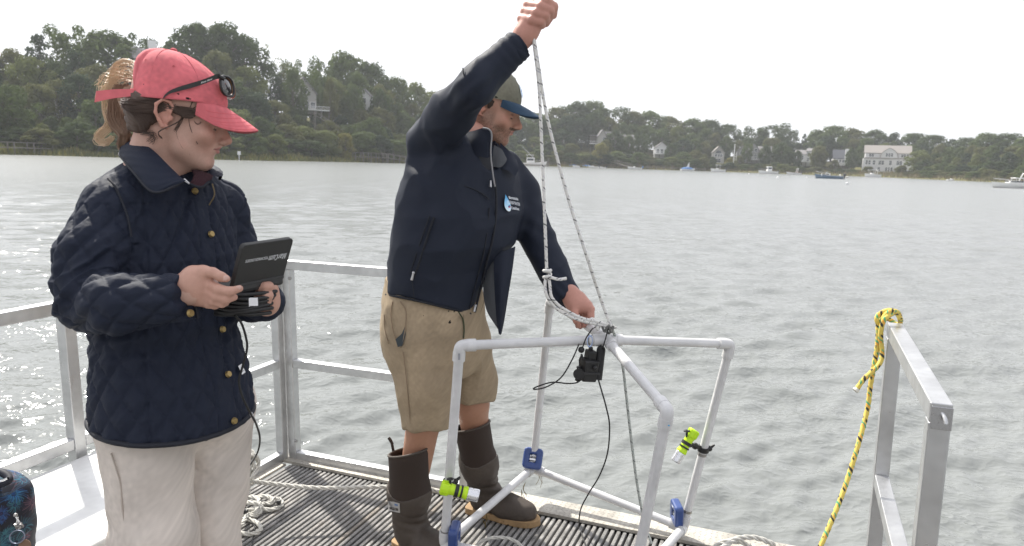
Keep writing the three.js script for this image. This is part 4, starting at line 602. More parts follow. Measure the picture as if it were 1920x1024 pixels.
{
  const PR = 0.0152, f = thing('pipe_frame', 'white plastic pipe frame held by the man, open cube with crossed top bars', 'frame', FD.A_.clone());
  const pipe = (a, b, ea = 0.02, eb = 0.02) => { const d = b.clone().sub(a).normalize(); return part(f, 'pipe', boxUV(rod(a.clone().addScaledVector(d, ea), b.clone().addScaledVector(d, -eb), PR, PR, 24)), MAT.pvc); };
  const { A, B, C, D, T, A_, B_, C_, D_ } = FD;
  pipe(T, A, 0.03, 0.03); pipe(T, B, 0.03, 0.03); pipe(T, C, 0.03, 0.03); pipe(T, D, 0.03, 0.03); pipe(A, A_, 0.03); pipe(B, B_, 0.03); pipe(C, C_, 0.03); pipe(D, D_, 0.03); pipe(A_, D_); pipe(D_, B_); pipe(B_, C_); pipe(C_, A_);
  const elbow = (p, to1, to2, extra) => { const d1 = to1.clone().sub(p).normalize(), d2 = to2.clone().sub(p).normalize(), q = [p.clone().addScaledVector(d1, 0.036), p.clone().addScaledVector(d1, 0.018), p.clone().addScaledVector(d1, 0.004).addScaledVector(d2, 0.004), p.clone().addScaledVector(d2, 0.018), p.clone().addScaledVector(d2, 0.036)]; const g = [tube(q, PR * 1.22, 32, 20)]; for (const d of extra ? [d1, d2, extra.clone().sub(p).normalize()] : [d1, d2]) { g.push(rod(p.clone().addScaledVector(d, 0.022), p.clone().addScaledVector(d, 0.050), PR * 1.30, PR * 1.30, 24)); } if (extra) { const d3 = extra.clone().sub(p).normalize(); g.push(rod(p, p.clone().addScaledVector(d3, 0.03), PR * 1.22, PR * 1.22, 24)); } part(f, 'elbow_fitting', boxUV(merge(g)), MAT.pvc); };
  elbow(A, T, A_); elbow(B, T, B_); elbow(C, T, C_); elbow(D, T, D_); elbow(A_, A, D_, C_); elbow(B_, B, D_, C_); elbow(C_, C, B_, A_); elbow(D_, D, A_, B_);
  const cross = [ball(T, PR * 1.35, 20, 14)]; for (const k of [A, B, C, D]) { const d = k.clone().sub(T).normalize(); cross.push(rod(T, T.clone().addScaledVector(d, 0.048), PR * 1.24, PR * 1.24, 24), rod(T.clone().addScaledVector(d, 0.030), T.clone().addScaledVector(d, 0.052), PR * 1.32, PR * 1.32, 24)); } part(f, 'cross_fitting', boxUV(merge(cross)), MAT.pvc);
  { // the maker's grey print on an elbow and the blue primer marks
    const print = (p, dir, m) => { const g = new THREE.BoxGeometry(0.006, 0.02, 0.0006), n = EB.clone().sub(p).setY(0).normalize(); g.applyMatrix4(new THREE.Matrix4().makeRotationY(Math.atan2(n.x, n.z))); g.translate(p.x + n.x * PR * 1.31, p.y, p.z + n.z * PR * 1.31); return g; };
    part(f, 'print', print(A.clone().add(V(-0.002, -0.030, 0)), 0), mat({ c: [0.30, 0.31, 0.34], roughness: 0.8 }));
    const bl = []; for (const [p, r] of [[pt(1145, 637, depthOf(T) - 0.022), 0.005], [C.clone().add(V(0, -0.034, 0.021)), 0.0028]]) { const g = new THREE.SphereGeometry(r, 10, 8); g.scale(1, 0.7, 0.5); g.translate(p.x, p.y, p.z); bl.push(g); } for (const g of bl) part(f, 'glue_mark', g, mat({ c: [0.06, 0.35, 0.62], roughness: 0.6 }), 'blue glue mark');
  }
  // hose clamps that carry the weights
  for (const [a, b, s] of [[B, B_, 0.90], [B, B_, 0.58], [A, A_, 0.93], [A, A_, 0.70]]) { const p = a.clone().lerp(b, s), d = b.clone().sub(a).normalize(); part(f, 'hose_clamp', rod(p.clone().addScaledVector(d, -0.005), p.clone().addScaledVector(d, 0.005), PR * 1.08, PR * 1.08, 24), MAT.bolt); }
}
{ // blue coated weights, square with a window for the strap
  const shape = new THREE.Shape(), R = (s, w, h, r) => { s.moveTo(-w + r, -h); s.lineTo(w - r, -h); s.quadraticCurveTo(w, -h, w, -h + r); s.lineTo(w, h - r); s.quadraticCurveTo(w, h, w - r, h); s.lineTo(-w + r, h); s.quadraticCurveTo(-w, h, -w, h - r); s.lineTo(-w, -h + r); s.quadraticCurveTo(-w, -h, -w + r, -h); };
  R(shape, 0.031, 0.034, 0.009); const hole = new THREE.Path(); R(hole, 0.0215, 0.0245, 0.005); shape.holes.push(hole);
  const blue = mat({ c: [0.020, 0.055, 0.21], roughness: 0.38, clearcoat: 0.4, clearcoatRoughness: 0.3 });
  const weight = (label, p, n, up) => {
    const t = thing('weight', label, 'weight', p, 'blue weights strapped to the pipe frame'); const M = new THREE.Matrix4().makeBasis(up.clone().cross(n).normalize(), n.clone().cross(up.clone().cross(n)).normalize(), n.clone().normalize()).setPosition(p);
    const g = new THREE.ExtrudeGeometry(shape, { depth: 0.016, bevelEnabled: true, bevelSize: 0.009, bevelThickness: 0.008, bevelSegments: 4, curveSegments: 8 }); g.translate(0, 0, -0.008); g.applyMatrix4(M); part(t, 'block', g, blue);
    const b = merge([new THREE.TorusGeometry(0.014, 0.0022, 8, 24, Math.PI * 1.4).rotateZ(-2.2), new THREE.BoxGeometry(0.024, 0.007, 0.004).translate(0, -0.004, 0.004), new THREE.CylinderGeometry(0.003, 0.003, 0.022, 10).rotateZ(1.57).translate(0, 0.010, 0)]); b.translate(0, 0, 0.006); b.applyMatrix4(M); part(t, 'buckle', b, MAT.chrome);
    const l = new THREE.BoxGeometry(0.016, 0.005, 0.0012); l.translate(0, 0.0285, 0.0166); l.applyMatrix4(M); part(t, 'print', l, mat({ c: [0.6, 0.63, 0.72], roughness: 0.7 })); return t;
  };
  const { A_, B_, D_ } = FD, up = FD.D.clone().sub(D_).normalize(), cam = EB;
  weight('square blue weight on the frame\'s far corner, above the water', pt(999, 860, depthOf(D_) - 0.030), cam.clone().sub(D_).normalize().add(V(-0.05, 0.1, 0)).normalize(), up);
  weight('blue weight seen edge on at the frame\'s right lower corner', pt(1269, 962, depthOf(B_) - 0.012), V(-0.95, -0.05, 0.06).normalize(), up.clone().add(V(0.10, 0, 0)).normalize());
  weight('blue weight seen edge on at the frame\'s left foot beside the yellow torch', pt(852, 1006, depthOf(A_) - 0.018), V(0.99, -0.03, 0.10).normalize(), up);
}
{ // yellow diving torches clamped to two legs
  const yel = mat({ c: [0.52, 0.80, 0.015], roughness: 0.42 }), lensM = mat({ c: [0.75, 0.76, 0.78], metalness: 0.75, roughness: 0.22 }), glass = mat({ c: [0.9, 0.95, 1], roughness: 0.05, clearcoat: 1 });
  const torch = (label, a, b, R, pole, side) => {
    const t = thing('dive_torch', label, 'torch', a.clone().lerp(b, 0.5), 'yellow dive torches on the pipe frame'), d = b.clone().sub(a), L = d.length(); d.normalize(); const M = frameOf(d).setPosition(a);
    const lathe = q => new THREE.LatheGeometry(q.map(p => new THREE.Vector2(p[0] * R, p[1] * L)), 32).applyMatrix4(M);
    const cap = lathe([[0.001, 0], [0.75, 0], [0.98, 0.02], [1.02, 0.06], [0.98, 0.10], [1.02, 0.13], [0.98, 0.17], [1.0, 0.21], [0.92, 0.235], [0.80, 0.24]]); const rib = []; for (let i = 0; i < 14; i++) { const an = i / 14 * 6.283, g = new THREE.BoxGeometry(R * 0.12, L * 0.17, R * 0.10); g.translate(0, L * 0.115, R * 1.0); g.rotateY(an); g.applyMatrix4(M); rib.push(g); }
    part(t, 'tail_cap', merge([cap, ...rib]), yel); const bd = part(t, 'body', lathe([[0.82, 0.24], [0.84, 0.26], [0.78, 0.30], [0.78, 0.58], [0.86, 0.62], [0.92, 0.66], [0.92, 0.70], [0.86, 0.705]]), yel);
    part(t, 'head', lathe([[0.84, 0.705], [0.90, 0.715], [0.90, 0.80], [0.86, 0.805], [0.90, 0.815], [0.92, 0.95], [0.90, 1.0], [0.78, 1.0]]), lensM); part(t, 'lens', lathe([[0.0001, 0.985], [0.4, 0.988], [0.79, 0.985]]), glass);
    const mid = a.clone().lerp(b, 0.42), toPole = pole.clone().sub(mid).normalize(); const ring = (q, ax, r, w) => rod(q.clone().addScaledVector(ax, -w), q.clone().addScaledVector(ax, w), r, r, 24);
    const pd = FD.A_.clone().sub(FD.A).normalize();
    part(t, 'clamp', merge([ring(mid, d, R * 0.92, 0.006), ring(mid.clone().addScaledVector(d, 0.016), d, R * 0.92, 0.003), rod(mid, pole, 0.0085, 0.0085, 10), ball(mid.clone().lerp(pole, 0.5), 0.0125, 12, 8), ring(pole, pd, 0.0205, 0.009), ball(pole.clone().addScaledVector(side, 0.022), 0.0105, 12, 8), rod(pole.clone().addScaledVector(side, 0.02), pole.clone().addScaledVector(side, 0.040).add(V(0, 0.014, 0)), 0.007, 0.004, 8)]), MAT.black);
    const k = new THREE.TorusGeometry(0.009, 0.003, 8, 18); k.applyMatrix4(frameOf(V(0.2, 0.2, 1))); const kp = mid.clone().addScaledVector(d, -0.012).add(V(-0.008, R + 0.016, 0.004)); k.translate(kp.x, kp.y, kp.z); part(t, 'clamp_knob', merge([k, rod(kp.clone().add(V(0, -0.022, 0)), kp.clone().add(V(0, -0.006, 0)), 0.004, 0.004, 8)]), MAT.black);
    return t;
  };
  const onPole = (a, b, py) => { let best = a; for (let s = 0; s < 1; s += 0.004) { const p = a.clone().lerp(b, s); if (Math.abs(rowOf(p) - py) < Math.abs(rowOf(best) - py)) best = p; } return best; };
  const rowOf = p => { const q = p.clone().sub(EB).applyQuaternion(QB.clone().invert()); return 512 - F * q.y / -q.z; };
  const pA = onPole(FD.A, FD.A_, 905), pB = onPole(FD.B, FD.B_, 842), dA = depthOf(pA), dB = depthOf(pB);
  torch('yellow dive torch lying level on the frame\'s left leg before the boots', pt(826, 913, dA - 0.055), pt(897, 930, dA - 0.045), 0.0225, pA, V(0.9, 0, -0.3));
  torch('yellow dive torch slanting down on the frame\'s right leg', pt(1303, 806, dB - 0.03), pt(1266, 866, dB - 0.035), 0.0205, pB, V(0.95, 0.1, 0.1));
}
{ // underwater camera hanging under the crossing of the top bars
  const d = depthOf(FD.T) - 0.03, t = thing('underwater_camera', 'black underwater camera housing hung on cords under the crossing of the frame', 'camera', pt(1108, 688, d));
  const box = (x0, y0, x1, y1, th, off, r, tilt) => { const a = pt(x0, y0, d + off), b = pt(x1, y1, d + off), c = a.clone().lerp(b, 0.5), w = Math.abs(b.x - a.x), h = Math.abs(b.y - a.y), g = new RoundedBoxGeometry(w, h, th, 3, r); g.rotateY(0.35); g.rotateZ(tilt); g.translate(c.x, c.y, c.z); return g; };
  part(t, 'housing', merge([box(1088, 672, 1117, 714, 0.05, 0, 0.006, -0.14), box(1098, 656, 1115, 684, 0.035, 0.004, 0.005, -0.14), box(1104, 650, 1111, 660, 0.012, 0.004, 0.003, -0.1)]), MAT.black);
  part(t, 'battery_tube', merge([rod(pt(1127, 656, d + 0.01), pt(1120, 712, d + 0.004), 0.0145, 0.0150, 20), ball(pt(1127, 656, d + 0.01), 0.0145, 16, 10)]), mat({ c: [0.018, 0.018, 0.019], roughness: 0.75 }));
  part(t, 'lens_port', (() => { const g = rod(pt(1087, 700, d - 0.026), pt(1085, 702, d - 0.040), 0.016, 0.018, 24); return g; })(), MAT.black); part(t, 'lock_lever', merge([box(1082, 686, 1090, 694, 0.014, -0.01, 0.003, 0.3), box(1081, 693, 1087, 716, 0.02, 0.01, 0.003, -0.1), ball(pt(1116, 690, d - 0.026), 0.008, 12, 8)]), MAT.black); part(t, 'band', box(1086, 694, 1120, 699, 0.054, -0.001, 0.002, -0.14), mat({ c: [0.03, 0.03, 0.032], roughness: 0.6 }));
  part(t, 'cord', tube([pt(1112, 615, d - 0.01), pt(1100, 632, d - 0.02), pt(1093, 650, d - 0.015), pt(1090, 662, d - 0.01)], 0.0022, 30, 6), MAT.cable); part(t, 'cord_stop', merge([ball(pt(1090, 656, d - 0.012), 0.0105, 14, 10), rod(pt(1090, 664, d - 0.012), pt(1094, 675, d - 0.012), 0.004, 0.003, 8)]), MAT.black);
  part(t, 'cord', tube([pt(1091, 664, d - 0.01), pt(1086, 676, d - 0.01), pt(1088, 690, d - 0.01)], 0.0018, 20, 6), MAT.cable); part(t, 'ring', (() => { const g = new THREE.TorusGeometry(0.010, 0.0014, 6, 20); g.rotateY(0.5); const p = pt(1106, 640, d - 0.028); g.scale(1, 1.8, 1); g.translate(p.x, p.y, p.z); return g; })(), mat({ c: [0.3, 0.4, 0.65], roughness: 0.4 }));
  part(t, 'cord', tube([pt(1106, 652, d), pt(1104, 640, d - 0.024), pt(1106, 622, d - 0.022), pt(1118, 612, d - 0.01)], 0.0014, 20, 6), MAT.cable); part(t, 'cord', tube([pt(1129, 658, d), pt(1134, 640, d - 0.024), pt(1139, 622, d - 0.02), pt(1142, 614, d - 0.01)], 0.002, 20, 6), MAT.cable);
  const c = thing('camera_cable', 'thin black cable falling from the underwater camera to the deck', 'cable', pt(1122, 712, d)); const ground = onDeck(1086, 985, 0.006);
  part(c, 'cable', tube([pt(1121, 708, d), pt(1126, 726, d), pt(1137, 765, d), pt(1143, 800, d + 0.03), pt(1139, 850, d + 0.10), pt(1124, 892, d + 0.18), pt(1104, 925, d + 0.25), pt(1089, 955, d + 0.31), ground, onDeck(1092, 1005, 0.004), onDeck(1098, 1030, 0.004), onDeck(1090, 1080, 0.004)], 0.0026, 160, 7), MAT.cable);
  const l = thing('cable_loop', 'loose black cable loop hanging left of the underwater camera', 'cable', pt(1040, 715, d)); part(l, 'cable', tube([pt(1086, 645, d - 0.02), pt(1072, 676, d - 0.03), pt(1052, 708, d - 0.03), pt(1026, 725, d - 0.02), pt(1006, 730, d - 0.01), pt(1000, 729, d), pt(1010, 724, d), pt(1035, 717, d), pt(1062, 719, d), pt(1080, 718, d), pt(1090, 712, d)], 0.0024, 120, 7), MAT.cable);
  const s = thing('shackle', 'dark metal shackle tying the hauling ropes to the crossing of the frame', 'shackle', pt(1140, 617, d)); part(s, 'bow', (() => { const g = new THREE.TorusGeometry(0.013, 0.005, 8, 20, 4.2); g.rotateZ(0.6); g.rotateY(0.6); const p = pt(1143, 617, depthOf(FD.T) - 0.025); g.translate(p.x, p.y, p.z); return g; })(), mat({ c: [0.12, 0.12, 0.12], metalness: 0.8, roughness: 0.5 })); part(s, 'pin', rod(pt(1132, 620, depthOf(FD.T) - 0.03), pt(1156, 614, depthOf(FD.T) - 0.03), 0.004, 0.003, 8), MAT.bolt); part(s, 'binding', tube([pt(1128, 610, d), pt(1134, 622, d - 0.02), pt(1140, 612, d - 0.02), pt(1146, 623, d - 0.02), pt(1150, 612, d)], 0.004, 40, 6), mat({ c: [0.10, 0.10, 0.095], roughness: 0.8 }));
}
{ // the hauling rope: white braid with dark flecks, from the raised fist to the frame and down again
  const W = [0.70, 0.69, 0.66], K = [{ n: 1, w: 0.20, o: 0, c: [0.10, 0.10, 0.11] }, { n: 1, w: 0.14, o: 0.55, c: [0.36, 0.37, 0.42] }], mr = mat({ vertexColors: true, roughness: 0.9 }), dT = depthOf(FD.T);
  const t = thing('hauling_rope', 'white flecked rope running from the man\'s raised fist down to the pipe frame', 'rope', pt(997, 50, 2.10));
  part(t, 'strand', fleckCord([pt(1000, -4, 2.105), pt(997, 22, 2.095), pt(997, 48, 2.10), pt(1003, 95, 2.115), pt(1011, 170, 2.13), pt(1017, 300, 2.15), pt(1022, 420, 2.17), pt(1025, 505, 2.19)], 0.0048, W, K), mr, 'near strand, straight down to the knot');
  part(t, 'strand', fleckCord([pt(998, -2, 2.115), pt(999, 30, 2.108), pt(1000, 60, 2.115), pt(1010, 125, 2.13), pt(1026, 220, 2.15), pt(1062, 360, 2.18), pt(1100, 480, 2.21), pt(1128, 565, dT - 0.04), pt(1146, 612, dT - 0.03)], 0.0048, W, K), mr, 'far strand, slanting to the crossing of the frame');
  part(t, 'wet_end', fleckCord([pt(1146, 612, dT - 0.03), pt(1158, 645, dT + 0.015), pt(1168, 690, dT + 0.04), pt(1174, 740, dT + 0.05), pt(1182, 810, dT + 0.06), pt(1192, 890, dT + 0.08), pt(1202, 950, dT + 0.10), pt(1210, 985, dT + 0.12), pt(1222, 1020, dT + 0.10)], 0.0044, [0.40, 0.42, 0.39], [{ n: 1, w: 0.22, o: 0, c: [0.10, 0.11, 0.11] }, { n: 1, w: 0.15, o: 0.5, c: [0.20, 0.25, 0.24] }]), mr, 'wet grey green end hanging through the frame');
  const k0 = pt(1026, 514, 2.185), loop = []; for (let i = 0; i <= 26; i++) { const a = i / 26 * 4.4 * Math.PI, r = 0.0105; loop.push(k0.clone().add(V(Math.cos(a) * r, 0.012 - i / 26 * 0.026 + 0.004 * Math.sin(a * 0.5), Math.sin(a) * r))); }
  part(t, 'knot', fleckCord(loop, 0.0048, W, K), mr); part(t, 'tail', fleckCord([k0.clone().add(V(0.004, -0.004, 0.01)), pt(1036, 521, 2.17), pt(1048, 524, 2.16), pt(1062, 522, 2.165)], 0.0046, W, K), mr);
  for (const o of [0, 1]) part(t, 'bight', fleckCord([k0.clone().add(V(o * 0.008 - 0.004, -0.008, 0)), pt(1022 + 9 * o, 535, 2.18), pt(1026 + 8 * o, 556, 2.18), pt(1042 + 6 * o, 577 - 4 * o, 2.19), pt(1066 + 4 * o, 592 - 5 * o, 2.20), pt(1092, 602 - 5 * o, 2.215), pt(1118, 608 - 5 * o, dT - 0.045), pt(1138, 612 - 3 * o, dT - 0.03), pt(1150, 612, dT - 0.01)], 0.0048, W, K), mr);
  part(t, 'lashing', fleckCord([pt(1098, 606, dT - 0.03), pt(1112, 598, dT + 0.02), pt(1120, 618, dT - 0.035), pt(1128, 604, dT + 0.02), pt(1134, 622, dT - 0.035), pt(1142, 606, dT + 0.01)], 0.0045, W, K), mr);
}
{ // weed left on the frame
  const r = RNG(9), g = []; for (const [x, y, d] of [[985, 905, 0], [978, 918, 0], [912, 962, 0], [905, 975, 0], [1010, 888, 0]]) for (let k = 0; k < 3; k++) { const z = depthOf(FD.D_) - 0.25 * ((1000 - x) / 120), p = pt(x, y, z - 0.02); g.push(tube([p, p.clone().add(V((r() - 0.5) * 0.03, -0.02 - r() * 0.015, (r() - 0.5) * 0.02)), p.clone().add(V((r() - 0.5) * 0.05, -0.04 - r() * 0.03, (r() - 0.5) * 0.03))], 0.0009, 10, 4)); }
  const w = single('seaweed', 'thin brown strands of weed caught on the lower bars of the frame', 'seaweed', merge(g), mat({ c: [0.14, 0.10, 0.03], roughness: 0.8 }), FD.D_.clone()); w.userData.kind = 'stuff';
}
{ // white three strand rope: heaped behind the woman, one part stretched across to the man's boots
  const mw = mat({ c: [0.66, 0.645, 0.60], roughness: 0.95, map: dirtTex }), D = (x, y, h = 0.011) => onDeck(x, y, h);
  const t = thing('rope_coil', 'heap of thick white three strand rope on the deck behind the woman', 'rope', D(470, 950, 0));
  const R = 0.0088, C = (x, y) => pt(420 + x / 5.567, 840 + y / 5.567, 2.62);
  part(t, 'hanging_turn', laidRope([C(165, 560), C(168, 430), C(172, 300), C(185, 180), C(220, 110), C(280, 90), C(315, 130), C(320, 220), C(300, 300), C(250, 330), C(215, 270), C(205, 190), C(240, 140), C(285, 170), C(290, 250), C(255, 300)].map((p, i) => p.add(V(0, 0, (i % 4) * -0.012))), R), mw);
  part(t, 'hanging_turn', laidRope([C(150, 340), C(170, 200), C(200, 90), C(250, 70), C(280, 130), C(250, 240), C(225, 400), C(230, 480), C(200, 520)].map((p, i) => p.add(V(0, 0, -0.03 + (i % 3) * 0.008))), R), mw);
  const Dz = (x, y, h) => D(420 + x / 5.567, 840 + y / 5.567, h);
  part(t, 'heap_turn', laidRope([Dz(150, 600, 0.01), Dz(210, 540, 0.02), Dz(290, 510, 0.03), Dz(360, 540, 0.035), Dz(350, 610, 0.03), Dz(270, 650, 0.02), Dz(180, 640, 0.012), Dz(150, 590, 0.02), Dz(230, 570, 0.034), Dz(330, 580, 0.042), Dz(420, 640, 0.014), Dz(520, 640, 0.010), Dz(600, 600, 0.010), Dz(590, 545, 0.014), Dz(540, 530, 0.02)], R), mw);
  part(t, 'heap_turn', laidRope([Dz(360, 520, 0.012), Dz(430, 505, 0.02), Dz(500, 530, 0.02), Dz(490, 580, 0.012), Dz(420, 580, 0.012), Dz(380, 620, 0.024), Dz(370, 680, 0.012), Dz(300, 710, 0.011), Dz(210, 700, 0.011), Dz(130, 720, 0.011)], R), mw);
  part(t, 'heap_turn', laidRope([Dz(90, 700, 0.011), Dz(150, 660, 0.012), Dz(260, 690, 0.011), Dz(330, 670, 0.022), Dz(350, 620, 0.03)], R), mw);
  part(t, 'loop', laidRope([Dz(80, 790, 0.011), Dz(150, 750, 0.011), Dz(250, 745, 0.011), Dz(340, 780, 0.011), Dz(385, 835, 0.011), Dz(350, 885, 0.011), Dz(250, 900, 0.011), Dz(140, 880, 0.011), Dz(60, 895, 0.011), Dz(-20, 930, 0.011)], R), mw);
  part(t, 'loop', laidRope([Dz(60, 890, 0.028), Dz(130, 840, 0.026), Dz(200, 780, 0.026), Dz(240, 700, 0.02)], R), mw);
  part(t, 'stretched_part', laidRope([C(170, 330), C(240, 345).setZ(C(240, 345).z), pt(500, 906, 2.74), pt(600, 915, 2.76), pt(720, 913, 2.80), pt(790, 915, 2.86), onDeck(850, 930, 0.02), onDeck(905, 940, 0.02)], R * 0.92), mw, 'part stretched across the deck to the far boot');
  for (const [x, y] of [[572, 568], [228, 668]]) { const a = Dz(x - 18, y, 0.026), b = Dz(x + 18, y, 0.026); part(t, 'whipped_end', rod(a, b, 0.0105, 0.0105, 12), MAT.black, 'black taped rope end'); }
  const l1 = thing('rope_loop', 'thin white rope bent in a loop on the boards below the pipe frame', 'rope', D(930, 1015, 0)); part(l1, 'loop', laidRope([D(878, 1062, 0.008), D(888, 1035, 0.02), D(905, 1014, 0.05), D(935, 1008, 0.06), D(962, 1013, 0.05), D(982, 1030, 0.025), D(992, 1060, 0.008)], 0.0062), mw);
  const l2 = thing('rope_loop', 'thick white rope loops on the deck edge at the bottom right of the frame', 'rope', D(1390, 1012, 0)); part(l2, 'loop', laidRope([D(1330, 1060, 0.012), D(1340, 1028, 0.03), D(1362, 1016, 0.045), D(1395, 1018, 0.04), D(1408, 1036, 0.02), D(1380, 1062, 0.012)], 0.0100), mw); part(l2, 'loop', laidRope([D(1352, 1030, 0.06), D(1378, 1012, 0.065), D(1412, 1008, 0.06), D(1442, 1017, 0.04), D(1449, 1024, 0.02), D(1420, 1032, 0.016), D(1392, 1048, 0.012)], 0.0100), mw);
}
{ // yellow rope on the right hand rail
  const Y = [0.70, 0.54, 0.12], K = [{ n: 1, w: 0.26, o: 0, a: 0.5, c: [0.03, 0.03, 0.03] }, { n: 1, w: 0.30, o: 0.5, a: 0.6, c: [0.10, 0.36, 0.17] }, { n: 1, w: 0.2, o: 0.3, a: 0.5, c: [0.74, 0.36, 0.06] }], m = mat({ vertexColors: true, roughness: 0.85 });
  const t = thing('mooring_rope', 'yellow rope with black and green flecks knotted on the right guard rail', 'rope', pt(1662, 596, 2.10)), R = 0.0067, d = 2.105, P = (x, y, o = 0) => pt(1580 + x / 4.267, 560 + y / 4.267, d + o);
  part(t, 'turn', fleckCord([P(290, 225, -0.02), P(280, 190, -0.03), P(275, 150, -0.03), P(310, 115, -0.03), P(360, 95, -0.035), P(410, 100, -0.03), P(450, 140, -0.01), P(462, 190, 0.02), P(440, 210, 0.055), P(380, 170, 0.065), P(310, 140, 0.055), P(285, 130, 0.03), P(290, 180, -0.01), P(300, 215, -0.028), P(330, 150, -0.042), P(380, 105, -0.045), P(440, 110, -0.02), P(466, 175, 0.012)], R, Y, K, 0.030), m);
  part(t, 'tail', fleckCord([P(400, 120, -0.04), P(355, 145, -0.05), P(325, 185, -0.05), P(308, 250, -0.045), P(306, 330, -0.04), P(314, 410, -0.04), P(312, 480, -0.045), P(285, 535, -0.05), P(230, 590, -0.055), P(170, 645, -0.06), P(130, 700, -0.06), P(110, 730, -0.06)], R, Y, K, 0.030), m);
  part(t, 'standing_part', fleckCord([P(285, 200, -0.03), P(284, 300, -0.03), P(275, 400, -0.03), P(258, 500, -0.03), P(240, 600, -0.03), P(222, 700, -0.032), pt(1626, 770, 2.07), pt(1606, 845, 2.045), pt(1582, 920, 2.02), pt(1556, 985, 1.99), pt(1530, 1045, 1.965), pt(1500, 1130, 1.94)], R, Y, K, 0.030), m);
  part(t, 'frayed_end', rod(P(118, 722, -0.06), P(100, 738, -0.06), 0.0078, 0.0088, 10), mat({ c: [0.7, 0.68, 0.6], roughness: 0.9 }));
}
